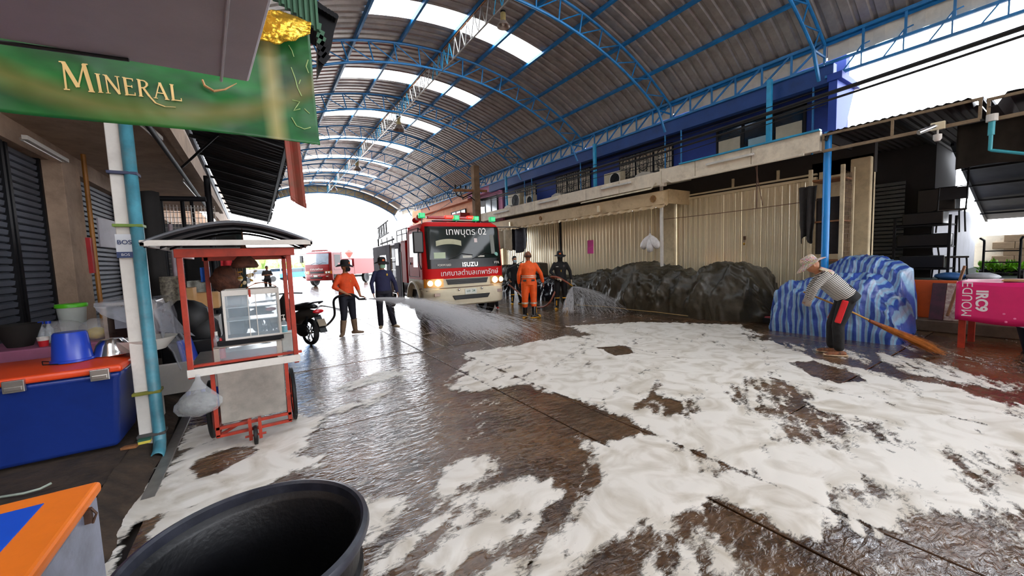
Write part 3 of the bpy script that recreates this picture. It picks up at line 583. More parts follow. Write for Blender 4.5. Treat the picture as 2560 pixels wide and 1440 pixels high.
# cloth roll hung on the shutter behind the truck mirror
hung(1236, 1278, 578, 624, 9.45, 'canvas_sheet', 'pale canvas sheet rolled and hung on the wall beside the truck cab', 'sheet', mat('pale_canvas', 'b7a990', .8, 0, .12, 6), 1, 14, .08, .1)
hung(1268, 1320, 572, 628, 9.6, 'dark_canvas_sheet', 'dark grey canvas sheet hung on the wall right of the pale one', 'sheet', mat('charcoal_canvas', '3a3a42', .8, 0, .2, 6), 4, 14, .1, .1)
for i, (z0_, z1_, lab) in enumerate(((612, 599, 'upper pink paper notice taped on the shutter'), (631, 616, 'lower pink paper notice taped on the shutter'))):
    a = at(1470, z0_+8, X=FX-.035); b = at(1482, z1_+5, X=FX-.035); m = MB(); m.box(FX-.034, FX-.03, b.y-.03, a.y+.02, b.z-.19, b.z+.06); o = m.build('paper_notice', mat('pink_paper', 'ec3fa8', .6, 0, .06), None); o['label'] = lab; o['category'] = 'notice'
m = MB(); P0 = at(1625, 600, X=9.55)
bg = thing('hanging_bags', 'bunch of three white plastic bags hung from the awning by the pier', 'bags', P0)
M_bag = mat('white_bag_film', 'dcd9d6', .35, 0, .1, 9, bump=.6, bs=18)
for (dy, dz, ry) in ((.17, -.05, .6), (-.17, -.05, -.6), (0, -.12, 0)):
    m = MB(); R_ = Matrix.Rotation(ry, 3, 'X')
    m.lathe([(.0, .3), (.03, .26), (.02, .22), (.07, .14), (.11, .02), (.12, -.1), (.09, -.2), (0, -.24)], (-.02*dz, dy*.9, dz), 14, R=R_, sx=.7); m.build('bag', M_bag, bg, smooth='all')
m = MB(); m.cyl((0, 0, .2), (0, 0, .4), .006, 5); m.build('string', M_white, bg)

# ------------------------------------------------------------------ open shop on the far right
M_dk = mat('shaded_shop_wall', '1e1d20', .85, 0, .2, 2)  # the open shop's inner shade is put into this wall colour
YB2 = at(2262, 600, X=12.2).y
wallbox('wall_right', M_creamw, 10.7, 12.2, 3.02, 3.2, 0, 3.6)
dk = sthing('door_4', (12.1, 2.9, .3)); M_dsh = mat('dark_shutter_steel', '4d525a', .35, .55, .15, 3)
for pxa, pxb in ((2122, 2168), (2176, 2258)):
    a = at(pxb, 600, X=12.1).y; b = at(pxa, 600, X=12.1).y
    key = None
    for j in range(30):
        if key is None: m = MB(); m.prism([(-.03, 0), (0, .012), (-.012, .075), (.02, .085), (.02, 0)], 'y', -(b-a)/2, (b-a)/2); key = m.build('shutter_slat', M_dsh, dk); o = key
        else: o = inst(key, (0, 0, 0), dk)
        o.location = (0, (a+b)/2-2.9, j*.09)
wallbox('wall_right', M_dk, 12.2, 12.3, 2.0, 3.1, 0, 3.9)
YC = at(2370, 600, X=13.6).y; YD = at(2450, 620, X=13.6).y
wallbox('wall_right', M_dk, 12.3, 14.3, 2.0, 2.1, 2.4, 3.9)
wallbox('wall_right', mat('pale_inner_wall', 'b9bcc6', .7, 0, .08, 2), 12.3, 17.4, 2.0, 2.1, 0, 2.4)
wallbox('wall_right', M_slab, 17.6, 17.8, -7, 3.5, 0, 1.75)
# block wall lit by daylight beyond
bw = sthing('wall_back_alley', (17.55, 0, 0)); M_blk = mat('mossy_block', '9c8468', .9, 0, .2, 3, bump=.3, bs=14, dirt=.6, dc='3a3626'); src = None
for r_ in range(9):
    for c_ in range(18):
        if src is None: m = MB(); m.box(-.02, .12, -.195, .195, 0, .185); src = m.build('block', M_blk, bw, bev=.006, bseg=1); o = src
        else: o = inst(src, (0, 0, 0), bw)
        o.location = (-.0+random.uniform(-.012, .012), -5.5+c_*.4+(r_ % 2)*.2, r_*.195)
wallbox('trim_13', M_slab, 17.4, 17.6, -1.6, -1.35, 0, 3.2)
# dark lean-to roofs with steel frame
def leanto(nm, y0, y1, z, lab, lift=.25):
    t = thing(nm, lab, 'roof', (9.2, (y0+y1)/2, z)); m = MB()
    m.grid(lambda u, v: (9.18+u*4.6, y0+(y1-y0)*v, z+.34-.05*u+(-.14 if v < .05 or v > .97 else 0)+.012*math.sin(v*(y1-y0)*60)), 6, 60); m.build('sheet', mat('dark_sheet', '2d2a2b', .6, .1, .2, 4), t, solid=.01, world=True)
    m = MB(); m.bar((9.2, y0, z), (9.2, y1, z), .05); m.bar((9.2, y0, z+.3), (9.2, y1, z+.3), .04); m.build('edge_beam', mat('rusty_cream_steel', '8e7a60', .6, .1, .2, 6, dirt=.5), t, world=True)
    nn = max(2, int((y1-y0)/.65))
    for i in range(nn+1):
        y = y0+(y1-y0)*i/nn; m = MB(); m.bar((9.2, y, z), (9.2, y, z+.32), .035); m.build('strut', MATS['rusty_cream_steel'], t, world=True)
        m = MB(); m.bar((9.2, y, z+.3), (13.7, y, z+.26), .05); m.build('rafter', M_dark, t, world=True)
leanto('lean_to_roof', 1.08, 3.0, 3.42, 'dark lean-to roof with rusty edge frame beside the blue pipe column'); leanto('lean_to_roof', -4, 1.0, 3.38, 'dark lean-to roof at the right edge beyond the rain pipe')
m = MB(); m.add([(12.6, y, z) for y, z in ((-5, 3.72), (1.86, 3.72), (1.86, 3.76), (-5, 3.76))]+[(17.3, y, z) for y, z in ((-5, 2.2), (1.8, 2.2), (1.8, 2.24), (-5, 2.24))], [(0, 1, 2, 3), (7, 6, 5, 4), (0, 4, 5, 1), (1, 5, 6, 2), (2, 6, 7, 3), (3, 7, 4, 0)]); ac = m.build('ceiling', mat('dark_alley_roof', '3a3b45', .6, .1, .2, 3), None); struct(ac)
for k in range(5): x = 12.9+k*.95; m = MB(); m.bar((x, -5, 3.72-(x-12.6)*.323-.05), (x, 1.86, 3.72-(x-12.6)*.323-.05), .05); m.build('rafter', M_dark, ac, world=True)
m = MB(); m.bar((12.6, .7, 3.68), (17.3, .7, 2.16), .06); m.bar((12.6, 1.84, 3.68), (17.3, 1.8, 2.16), .05); m.build('rafter', M_dark, ac, world=True)
m = MB()
P1 = at(2480, 300, X=9.1); P2 = at(2475, 375, X=9.1); P3 = at(2570, 385, X=9.1); m.tube([P1, (P1+P2)/2], .035, 10); m.tube([(P1+P2)/2, P2, P2+Vector((0, -.02, -.01)), P3], .022, 10); o = m.build('rain_pipe', mat('turquoise_pipe', '3fa7b5', .4, 0, .1, 4), None, smooth=True); o['label'] = 'turquoise rain pipe turning right under the gap of the lean-to roofs'; o['category'] = 'pipe'
m = MB(); m.lathe([(.02, 0), (.06, 0), (.06, .1), (.02, .1)], P1-Vector((0, 0, .02)), 14); o = m.build('pipe_collar', M_white, None); o['label'] = 'cream collar at the top of the turquoise rain pipe'; o['category'] = 'pipe'
a = at(2388, 425, X=10.4); m = MB(); m.grid(lambda u, v: (10.4+.03*math.sin(u*22), a.y-u*1.9, a.z+.75*v+.03*math.sin(u*9)*(1-v)), 40, 6); o = m.build('dark_drape', mat('mossy_drape', '2a2720', .9, 0, .25, 5), None, smooth='all', solid=.01); o['label'] = 'mossy dark cloth hanging under the lean-to roofs at the right edge'; o['category'] = 'drape'
MATS['dark_sheet'].node_tree.nodes['Principled BSDF'].inputs['Specular IOR Level'].default_value = .15
# cctv camera
P1 = at(2345, 315, X=9.12); ct = thing('security_camera', 'silver security camera on a cream junction box under the lean-to edge', 'camera', P1)
m = MB(); m.box(-.03, .03, -.08, .08, -.06, .06); m.build('junction_box', M_cream, ct, bev=.008)
m = MB(); m.cyl((-.1, .02, -.01), (-.24, .17, -.09), .032, 12, .036); m.build('housing', M_chrome, ct, smooth=True)
m = MB(); m.bar((-.03, 0, 0), (-.15, .08, -.05), .02); m.build('arm', M_white, ct)
m = MB(); m.cyl((0, 0, -.06), (0, 0, -.13), .012, 8); m.lathe([(0, 0), (.05, 0), (.05, -.07), (.03, -.1), (0, -.1)], (0, 0, -.13), 14); m.build('dome_sensor', M_white, ct, smooth=True)
# low orange wall
wallbox('wall_right_low', mat('orange_plaster', 'd4581c', .65, 0, .12, 2, bump=.1, bs=20, dirt=.3, dc='8a3510'), 10.45, 10.65, -3.5, 2.02, .2, .9, bev=.01)
wallbox('trim_14', mat('stained_step', '6b5a48', .8, 0, .2, 3, bump=.2, dirt=.5), 10.1, 18, -3.5, 3.05, 0, .2, bev=.015)
wallbox('trim_15', mat('green_step', '2b3a2c', .8, 0, .2, 3), 10.66, 18, -3.5, 3.05, .2, .85)
# ================================================================== COVERED GOODS ALONG THE RIGHT
def tarp(name, lab, mt, tab, xb, amp=.06, nu=170, nv=70, seed=0, rag=.06, pw=.62, fs=3.2, uvs=1., twist=0.):
    """tab rows: (y, front x, height); xb = back x"""
    tab = sorted(tab); ty = [r[0] for r in tab]; tf = [r[1] for r in tab]; th = [r[2] for r in tab]; y0, y1 = ty[0], ty[-1]
    vs = []; uv = []
    for j in range(nv+1):
        v = j/nv
        for i in range(nu+1):
            u = i/nu; y = y0+(y1-y0)*u; e = min(u, 1-u); cap = min(1, (e/.06))**.5; f = np.interp(y, ty, tf); h = np.interp(y, ty, th)*cap
            mid = (f+xb)/2; hw = (xb-f)/2*(.6+.4*cap); t = PI*v; cx = -math.copysign(abs(math.cos(t))**pw, math.cos(t)); sz = abs(math.sin(t))**.75
            x = mid+hw*cx; z = h*sz; s = u*(y1-y0)
            a = f1(s*fs*.55+seed, v*3+seed, 3, 11)-.5; b_ = abs(f1(s*fs*.7+v*2.2+seed+9, v*3.2-s*.8, 5, 4)-.5)*2; r = amp*(1.6*a+1.5*(1-b_)**3-.5)*min(1, sz*1.5+.25)
            x += cx*r*1.2; z += sz*r*1.1; yy = y+amp*1.3*(f1(s*4+3, v*7+seed, 3, 6)-.5)
            if v < .06 or v > .94: x += (-1 if v < .5 else 0)*rag*(f1(s*5+seed, 1)-.3)
            if z < 0 or v in (0, 1): z = 0.0
            vs.append((x, yy, z)); uv.append((s*uvs+twist*v, v*2))
    m = MB(); fs_ = [(j*(nu+1)+i, j*(nu+1)+i+1, (j+1)*(nu+1)+i+1, (j+1)*(nu+1)+i) for j in range(nv) for i in range(nu)]; m.add(vs, fs_)
    o = m.build(name, mt, None, smooth='all'); o['label'] = lab; o['category'] = 'tarpaulin'
    ul = o.data.uv_layers.new(name='UVMap'); idx = np.zeros(len(o.data.loops), int); o.data.loops.foreach_get('vertex_index', idx); ul.data.foreach_set('uv', np.array(uv)[idx].reshape(-1).astype(np.float32))
    return o
M_tarp = mat('olive_tarpaulin', '3a3529', .4, 0, .25, 2.2, bump=.9, bs=5, dirt=.5, dc='6a5e4a')
sil = [(1420, 708), (1450, 700), (1500, 690), (1550, 674), (1600, 667), (1650, 667), (1700, 684), (1750, 684), (1800, 672), (1850, 664), (1885, 672), (1915, 705), (1940, 740), (1950, 765)]
frt = [(1420, 760), (1450, 766), (1500, 775), (1550, 783), (1600, 790), (1650, 795), (1700, 800), (1750, 805), (1800, 808), (1850, 808), (1885, 805), (1915, 802), (1945, 795), (1975, 790)]
tb = []
for s_, f_ in zip(sil, frt):
    a = at(*s_, X=9.55); g = at(*f_, Z=0); tb.append((a.y, np.interp(a.y, [3.4, 4.5, 7, 10.5], [9.6, 8.75, 8.35, 8.6]), max(.25, a.z)))
tarp('olive_tarp_pile', 'long olive tarpaulin over market goods, lying along the foot of the cream shutters', M_tarp, tb, 10.36, .12, 200, 80, seed=3)
Mbp = mat('black_sheeting', '14161c', .16, 0, .3, 3, bump=.7, bs=7)
tarp('black_sheet_pile', 'glossy black plastic sheeting over goods behind the orange-suited man', Mbp, [(10.3, 8.7, .7), (11, 8.6, .85), (12.2, 8.5, .8), (13.4, 8.7, .9), (14.6, 8.7, .7)], 10.3, .07, 120, 50, 7)
tarp('olive_tarp_pile', 'rounded olive tarpaulin mound between the truck bumper and the boy', M_tarp, [(13.4, 9.0, 1.0), (14.5, 8.9, 1.25), (16, 9, 1.1), (17.5, 9, .8)], 10.3, .07, 80, 40, 17)
m = MB(); P0 = at(1352, 700, X=9.9); m.prism([(-.3, 0), (.3, 0), (.27, 1.38), (-.2, 1.34)], 'x', -.25, .25); m.v = [(x+9.9, y+P0.y, z) for x, y, z in m.v]; o = m.build('covered_stack', M_tarp, None, bev=.05); o['label'] = 'tall stack under olive cloth just right of the orange-suited man'; o['category'] = 'stack'
# striped tarp
M_st = bpy.data.materials.new('blue_striped_tarpaulin'); M_st.use_nodes = True; n, l, p = nodes(M_st)
uvn = n.new('ShaderNodeUVMap'); uvn.uv_map = 'UVMap'; sp_ = n.new('ShaderNodeSeparateXYZ'); l.new(uvn.outputs[0], sp_.inputs[0])
mm = n.new('ShaderNodeMath'); mm.operation = 'MULTIPLY'; mm.inputs[1].default_value = 8.2; l.new(sp_.outputs[0], mm.inputs[0]); fr = n.new('ShaderNodeMath'); fr.operation = 'FRACT'; l.new(mm.outputs[0], fr.inputs[0])
rp = n.new('ShaderNodeValToRGB'); rp.color_ramp.interpolation = 'LINEAR'; e = rp.color_ramp.elements
e[0].position = 0; e[0].color = lin('2c4796'); e[1].position = .42; e[1].color = lin('2f4c9c')
for po_, cc in ((.47, '6f9cc4'), (.6, '7fabc9'), (.7, '8893ad'), (.93, '7ba5c6'), (.98, '2c4796')): e.new(po_).color = lin(cc)
l.new(fr.outputs[0], rp.inputs[0]); l.new(rp.outputs[0], p.inputs['Base Color']); p.inputs['Roughness'].default_value = .38
nb = n.new('ShaderNodeTexNoise'); nb.inputs['Scale'].default_value = 9; nb.inputs['Detail'].default_value = 5; tc = n.new('ShaderNodeTexCoord'); l.new(tc.outputs['Object'], nb.inputs['Vector']); b = n.new('ShaderNodeBump'); b.inputs['Strength'].default_value = .5; b.inputs['Distance'].default_value = .04; l.new(nb.outputs['Fac'], b.inputs['Height']); l.new(b.outputs[0], p.inputs['Normal'])
def rows(sil, X, xf): return [(at(a, b_, X=X).y, xf, max(.2, at(a, b_, X=X).z)) for a, b_ in sil]
tarp('striped_tarp_pile', 'tall blue and white striped tarpaulin pile behind, against the dark shop', M_st, rows([(2068, 712), (2080, 670), (2110, 650), (2150, 643), (2200, 647), (2240, 656), (2268, 668), (2282, 720)], 9.7, 9.1), 10.35, .07, 120, 60, 2, twist=.25, uvs=1.25)
tarp('striped_tarp_pile', 'lower blue and white striped tarpaulin bundle in front, behind the sweeping woman', M_st, rows([(1955, 745), (1985, 706), (2030, 700), (2080, 700), (2140, 697), (2195, 700), (2230, 735), (2262, 770), (2280, 790)], 9.0, 8.35), 9.35, .09, 130, 60, 5, uvs=1.15)
for (a, b_, c, lab) in (((2085, 687), (2130, 693), 9.05, 'upper'), ((2085, 700), (2165, 702), 8.75, 'middle'), ((2100, 713), (2150, 715), 8.7, 'lower')):
    m = MB(); m.tube([at(*a, X=c), at(*b_, X=c)], .006, 5); o = m.build('tie_cord', M_creamw, None); o['label'] = lab + ' pale cord tied across the striped tarpaulins'; o['category'] = 'cord'
m = MB(); m.tube([at(px, py, X=8.25+.0006*(px-1500)) for px, py in ((1440, 762), (1490, 765), (1530, 768), (1575, 774), (1640, 780), (1720, 790))], .008, 5); o = m.build('loose_rope', mat('straw_rope', 'b79a63', .8), None); o['label'] = 'pale rope lying loosely along the foot of the olive tarpaulin'; o['category'] = 'rope'
# pallet with pink top by the striped tarps
m = MB(); a = at(1890, 805, Z=0); m.box(9.15, 10.1, 3.4, 4.0, .0, .1); o = m.build('black_pallet', M_blackp, None, bev=.01); o['label'] = 'low black pallet under a pink sheet between the two tarpaulins'; o['category'] = 'pallet'
m = MB(); m.box(9.2, 10.1, 3.42, 3.98, .101, .125); o = m.build('pink_sheet', mat('pink_board', 'd0606a', .6, 0, .1), None, bev=.005); o['label'] = 'pink board lying on the black pallet'; o['category'] = 'board'

# ================================================================== PINK TABLE, PANELS AND CHAIRS (far right)
M_pk = mat('magenta_vinyl', 'e0206e', .35, 0, .08, 2, bump=.1, bs=6)
def pkpt(px, py): return at(px, py, X=8.75)
ya = pkpt(2398, 705).y; T = thing('market_table', 'market table draped in a magenta vinyl sheet, legs of brown wood', 'table', (9.1, .2, 0))
for x, y in ((8.85, ya-.04), (9.5, ya-.06), (8.85, -1.0), (9.5, -1.0)): m = MB(); m.box(x-.035, x+.035, y-.035, y+.035, 0, .98); m.build('leg', M_rust, T, world=True)
m = MB(); m.box(8.78, 9.58, -1.1, ya-.02, .95, .98); m.build('tabletop', M_wood, T, world=True)
m = MB()
m.grid(lambda u, v: (8.72 if v < .4 else 8.72+.9*(v-.4)/.6, -1.15+(ya+1.17)*u, (.42+.58*v/.4+.02*math.sin(u*14)*(1-v) if v < .4 else 1.0+.008*math.sin(u*15+v*9))), 50, 16)
cl = m.build('vinyl_table_cover', M_pk, None, smooth=40, solid=.008); cl['label'] = 'magenta vinyl cover draped over the market table with sideways white lettering'; cl['category'] = 'table cover'
m = MB(); m.grid(lambda u, v: (8.72+.9*u, ya+.02+.02*math.sin(u*6), .5+.5*v), 12, 8); o = m.build('side_flap', M_pk, cl, smooth=40, solid=.006, world=True)
M_wt = mat('white_print', 'f0e8ec', .5, 0, .03)
# lettering printed turned a quarter: reading plane is X = const, letters run downwards
def vtext(body, px, py, size, parent, X, rot90=True, mt=None, bold=0):
    P = at(px, py, X=X); R = Matrix(((0, 0, -1), (1, 0, 0), (0, -1, 0))) if False else None
    # face towards -X: text x axis -> -Z (down), text y axis -> -Y ... (turned a quarter)
    M3 = Matrix(((0, 0, -1), (0, -1, 0), (-1, 0, 0))).transposed() if rot90 else Matrix(((0, 0, -1), (-1, 0, 0), (0, 1, 0)))
    o = text('printed_words', body, size, mt or M_wt, None, P, (0, 0, 0), .001, align='CENTER', bold=bold)
    o.rotation_euler = M3.to_euler(); return gtxt_world(o, parent)
def rotX(ax, ay):
    ax = Vector(ax); ay = Vector(ay); az = ax.cross(ay); return Matrix((ax, ay, az)).transposed()
def wtext(name, body, size, mt, parent, P, ax, ay, **k):
    o = text(name, body, size, mt, None, P, (0, 0, 0), **k); R = rotX(ax, ay); Sc = Matrix.Diagonal((k.get('sx', 1.), 1, 1)); o.rotation_euler = R.to_euler(); return gtxt_world(o, parent)
wtext('printed_words', 'MOUDƎ', .142, M_wt, cl, at(2419, 748, X=8.712), (0, 0, 1), (0, 1, 0), ext=.001)
wtext('printed_words', 'IRC9', .15, M_wt, cl, at(2453, 752, X=8.712), (0, 0, -1), (0, -1, 0), ext=.001, bold=.006)
m = MB(); 
for px, py in ((2510, 785), (2537, 797), (2515, 805)): P = at(px, py, X=8.71); m.lathe([(0, 0), (.014, 0), (0, .002)], P, 10, R=Matrix(((0, 0, -1), (0, 1, 0), (1, 0, 0))))
m.build('pale_spots', mat('pale_pink_print', 'f07fae', .5), cl, world=True)
P = at(2535, 712, X=9.1); m = MB(); m.box(8.95, 9.25, P.y-.14, P.y+.1, 1.01, 1.03); o = m.build('cardboard_sheet', mat('cardboard', 'b98f5e', .8, 0, .12, 4), None, bev=.004); o['label'] = 'tan cardboard sheet lying on the magenta table cover'; o['category'] = 'cardboard'
P = at(2550, 850, X=9.0); m = MB(); m.lathe([(.0, 0), (.2, 0), (.27, .34), (.29, .36), (.27, .36), (.19, .02), (0, .02)], (9.15, .35, 0), 24); o = m.build('teal_tub', mat('dark_teal_plastic', '14394a', .4, 0, .1), None, smooth=True); o['label'] = 'dark teal plastic tub under the magenta table'; o['category'] = 'tub'
# panels leaning on the orange wall
def lean_panel(pxa, pxb, lab, mt, z0=.21, z1=.86):
    a = at(pxb, 750, X=10.3).y; b = at(pxa, 750, X=10.3).y; m = MB(); m.add([(10.2, a, z0), (10.2, b, z0), (10.42, b, z1), (10.42, a, z1), (10.22, a, z0), (10.22, b, z0), (10.44, b, z1), (10.44, a, z1)], [(0, 1, 2, 3), (7, 6, 5, 4), (0, 4, 5, 1), (1, 5, 6, 2), (2, 6, 7, 3), (3, 7, 4, 0)])
    o = m.build('leaning_panel', mt, None, bev=.004); o['label'] = lab; o['category'] = 'panel'
lean_panel(2326, 2362, 'dark upholstered panel leaning on the orange wall', mat('dark_panel', '2c2224', .7, 0, .3, 5, c2='5a2c3c'))
lean_panel(2363, 2402, 'flower-patterned mattress panel leaning on the orange wall', mat('flowered_cloth', 'd3c3b0', .8, 0, .3, 16, c2='8a5a5a'))
m = MB(); m.bar(at(2368, 790, X=10.0), at(2412, 665, X=10.45), .03); o = m.build('wooden_pole', M_wood, None); o['label'] = 'brown wooden pole leaning against the orange wall'; o['category'] = 'pole'
# stacked chairs and a rack in the dark
def chair(P, rz, lab, up=False, s=1.):
    t = thing('metal_chair', lab, 'chair', P, rz, group='stacked dark chairs in the open shop'); 
    for x in (-.2, .2):
        for y in (-.2, .2): m = MB(); m.tube([(x, y, 0), (x*.9, y*.9, .44)], .014, 6); m.build('leg', M_dark, t)
    m = MB(); m.box(-.21, .21, -.21, .21, .43, .47); m.build('seat', M_blackp, t, bev=.012)
    m = MB(); m.tube([(-.19, .2, .45), (-.19, .26, .9), (.19, .26, .9), (.19, .2, .45)], .014, 6); m.grid(lambda u, v: (-.18+.36*u, .25, .65+.24*v), 2, 2); m.build('backrest', M_dark, t)
    if up: t.rotation_euler = (PI, 0, rz)
cx = 12.9
P = at(2375, 640, X=11.9); chair((11.9, P.y, .85), .4, 'dark metal chair standing on the shop floor by the pale inner wall'); chair((11.9, P.y+.05, 1.8), 1.9, 'dark metal chair turned over on top of the chair by the pale inner wall')
P = at(2310, 640, X=11.9); m = MB(); 
rk = thing('dark_rack', 'dark rack stacked with black crates deep in the open shop', 'rack', (11.85, P.y, .85))
for x in (-.3, .3):
    for y in (-.4, .4): m.bar((x, y, 0), (x, y, 1.3), .04)
m.build('frame', M_dark, rk)
for z in (.2, .65, 1.1): m = MB(); m.box(-.3, .3, -.4, .4, z, z+.03); m.build('shelf', M_dark, rk)
for z, w in ((.23, .34), (.68, .38), (1.13, .3)): m = MB(); m.box(-.25, .25, -w, w, z, z+.26); o = m.build('black_crate', M_blackp, None, bev=.02); o.location = (11.85, P.y, .85+z); o['label'] = {.34: 'bottom', .38: 'middle', .3: 'top'}[w]+' black crate on the dark rack'; o['category'] = 'crate'
P = at(2380, 530, X=12.4); m = MB(); m.box(12.0, 12.5, P.y-.1, P.y+.45, P.z-.0, P.z+.5); o = m.build('wall_unit', M_blackp, None, bev=.02); o['label'] = 'black box unit hung high in the open shop'; o['category'] = 'cabinet'
m = MB(); m.bar((12.4, P.y-.2, P.z+.25), (12.4, P.y-.2, 3.6), .03); m.build('bracket', M_dark, o, world=True)
# hand truck, plants and sacks in the alley
P = at(2500, 700, X=12.0); ht = thing('hand_truck', 'black steel hand truck standing in the alley before the block wall', 'hand truck', (12.0, P.y, .85))
w = .22; H = .95*.75
for s in (-1, 1): m = MB(); m.tube([(0, s*w, 0), (0, s*w, H), (-.04, s*w, H+.05), (-.2, s*(w+.03), H+.09)], .018, 7); m.build('side_rail', M_dark, ht, smooth=True)
for z in (.12, .33, .55): m = MB(); m.bar((0, -w, z), (0, w, z), .022); m.build('cross_bar', M_dark, ht)
m = MB(); m.box(-.2, 0, -w, w, 0, .02); m.build('toe_plate', M_dark, ht)
for s in (-1, 1): m = MB(); m.cyl((.08, s*(w+.03)-.02, .09), (.08, s*(w+.03)+.02, .09), .09, 14); m.build('wheel', M_black, ht)
M_leaf = mat('bright_leaf', '8fd02c', .5, 0, .3, 9, c2='4f9a16')
for k_, (px, py) in enumerate(((2470, 690), (2510, 682), (2545, 690))):
    P = at(px, py+10, X=13.4); t = thing('leafy_plant', ['bright green leafy plant left of the hand truck', 'bright green leafy plant behind the hand truck', 'bright green leafy plant right of the hand truck'][k_], 'plant', (13.4, P.y, .85)); m = MB()
    for q in range(70):
        a = random.uniform(0, 2*PI); R_ = Matrix.Rotation(a, 3, 'Z') @ Matrix.Rotation(random.uniform(.2, 1.3), 3, 'Y'); c = Vector((random.uniform(-.12, .12), random.uniform(-.12, .12), random.uniform(0, .2))); L = random.uniform(.12, .22)
        m.add([c+R_ @ Vector(v) for v in ((0, 0, 0), (L*.1, .03, L*.5), (0, 0, L), (L*.1, -.03, L*.5))], [(0, 1, 2, 3)])
    m.build('foliage', M_leaf, t, kind='stuff')
    m = MB(); m.lathe([(0, -.0), (.1, 0), (.13, .14), (.11, .14), (0, .1)], (0, 0, -.0), 12); m.build('pot', M_dark, t)
P = at(2400, 688, X=11.4)
for k_, (dy, c_) in enumerate(((.12, 'blue'), (-.28, 'white'))):
    m = MB(); m.blob((11.4, P.y+dy, .93), .2, 16, sc=(.8, 1.1, .4), noise=.06); o = m.build('sack', mat(c_+'_sack', '3a6aa8' if k_ == 0 else 'c8ccd4', .5, 0, .1, 8, bump=.4, bs=12), None, smooth='all'); o['label'] = c_+' plastic sack lying on the low wall of the open shop'; o['category'] = 'sack'
# ================================================================== LEFT SHOPS
LX = -2.3
M_pl = mat('dirty_beige_plaster', 'b59c86', .8, 0, .15, 2, bump=.15, dirt=.5, dc='5b4a3f')
M_ls = mat('blue_grey_shutter', '5c606a', .6, 0, .12, 2, dirt=.4, dc='4f5056'); M_ls.node_tree.nodes['Principled BSDF'].inputs['Specular IOR Level'].default_value = .15
def lwall(nm, mt, *b, **k): m = MB(); m.box(*b); return struct(m.build(nm, mt, None, **k))
yA = at(166, 500, X=LX).y; yB = at(197, 500, X=LX).y; yC_ = at(300, 500, X=LX).y; yD_ = at(345, 500, X=LX).y
HZ = 3.18
lwall('wall_left', M_pl, LX-.3, LX, 2.2, 31, HZ, 4.6); lwall('wall_left', M_grill, LX-.3, LX, 24, 31, 0, HZ)  # stretch beyond the stalls added to darken what the truck side reflects
lwall('trim_16', M_pl, LX-.1, LX+.12, yA-.45, yB-.3, .1, HZ+.05, bev=.01)
lwall('trim_17', M_pl, LX-.3, LX+.02, yC_, yD_+.3, .1, HZ, bev=.01)
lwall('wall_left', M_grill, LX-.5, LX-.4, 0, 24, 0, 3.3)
lwall('wall_left', M_pl, -1.4, -1.25, -16, 31, 3.75, 6.6); lwall('wall_left', M_pl, -2.6, -2.3, -16, 2.2, 0, 4.6); lwall('wall_back', M_pl, -2.6, 12, -16.2, -16, 0, 5.0)  # walls out of view, added to block sky light from left and rear
def lshut(nm, y0, y1, x):
    d = sthing(nm, (x, (y0+y1)/2, .12)); key = None
    for j in range(36):
        if key is None: m = MB(); m.prism([(0, 0), (.02, .01), (.028, .06), (.0, .072), (-.015, .08), (-.015, 0)], 'y', -(y1-y0)/2, (y1-y0)/2); key = m.build('shutter_slat', M_ls, d); o = key
        else: o = inst(key, (0, 0, 0), d)
        o.location = (0, 0, j*.085)
    m = MB(); m.box(x-.01, x+.05, y0-.03, y0+.03, .12, HZ); m.box(x-.01, x+.05, y1-.03, y1+.03, .12, HZ); m.build('guide_rail', M_dark, d, world=True)
yS = at(50, 500, X=LX).y
lshut('door_5', 2.2, yS-.05, LX-.12); lshut('door_6', yS+.06, yA-.5, LX-.12); lshut('door_7', yB-.25, yC_-.05, LX-.12)
m = MB(); m.tube([(LX+.16, yB-.22, .12), (LX+.16, yB-.22, 3.9)], .03, 8); o = m.build('orange_conduit', mat('ochre_conduit', 'a8702c', .5, 0, .1), None, smooth=True); o['label'] = 'ochre conduit running down beside the beige pillar between the shutters'; o['category'] = 'conduit'
m = MB(); m.box(LX+.12, LX+.17, yB-.4, yB-.3, 1.6, 2.15); o = m.build('red_tag', mat('red_tag', 'b02028', .5), None); o['label'] = 'red strip fixed on the beige pillar'; o['category'] = 'tag'
# overhanging slab with lamps
lwall('trim_18', M_pl, -2.3, -.85, 2.8, 16, 3.45, 3.6)
lwall('trim_19', M_pl, -.9, -.8, 2.8, 16, 3.4, 3.75)
P0 = at(60, 338, X=LX+.2); P1 = at(166, 398, X=LX+.2); P1.z = P0.z = (P0.z+P1.z)/2-.02; fluo(P0, P1, 'unlit strip light over the leftmost shutter')
P0 = at(350, 300, Z=3.38); P1 = at(402, 346, Z=3.38); fluo(P0, P1, 'strip light under the left canopy nearest the green banner')
P0 = at(462, 448, Z=3.3); P1 = at(503, 498, Z=3.3); fluo(P0, P1, 'strip light under the left canopy farther down above the cart roof')
def beam(a, b_, w, mt, lab, name='steel_tube', cat='tube'):
    m = MB(); m.tube([a, b_], w, 10); o = m.build(name, mt, None, smooth=True); o['label'] = lab; o['category'] = cat; return o
beam(at(462, 300, Z=3.3), at(572, 545, Z=3.25), .045, mat('grey_gutter', '9a9fa8', .35, .5, .15, 3, dirt=.3), 'long grey gutter pipe along the inner edge of the dark corrugated canopy', 'gutter_pipe', 'pipe')
beam(at(360, 300, Z=3.25), at(525, 530, Z=3.2), .03, M_dark, 'dark steel rail carrying the strip lights of the left canopy')
beam(at(455, 418, Z=3.0), at(545, 336, Z=3.12), .015, M_dark, 'thin dark brace across the left canopy')
beam(at(342, 495, Y=8), at(515, 498, Y=8), .04, M_dark, 'dark horizontal beam above the cart behind the white pole')
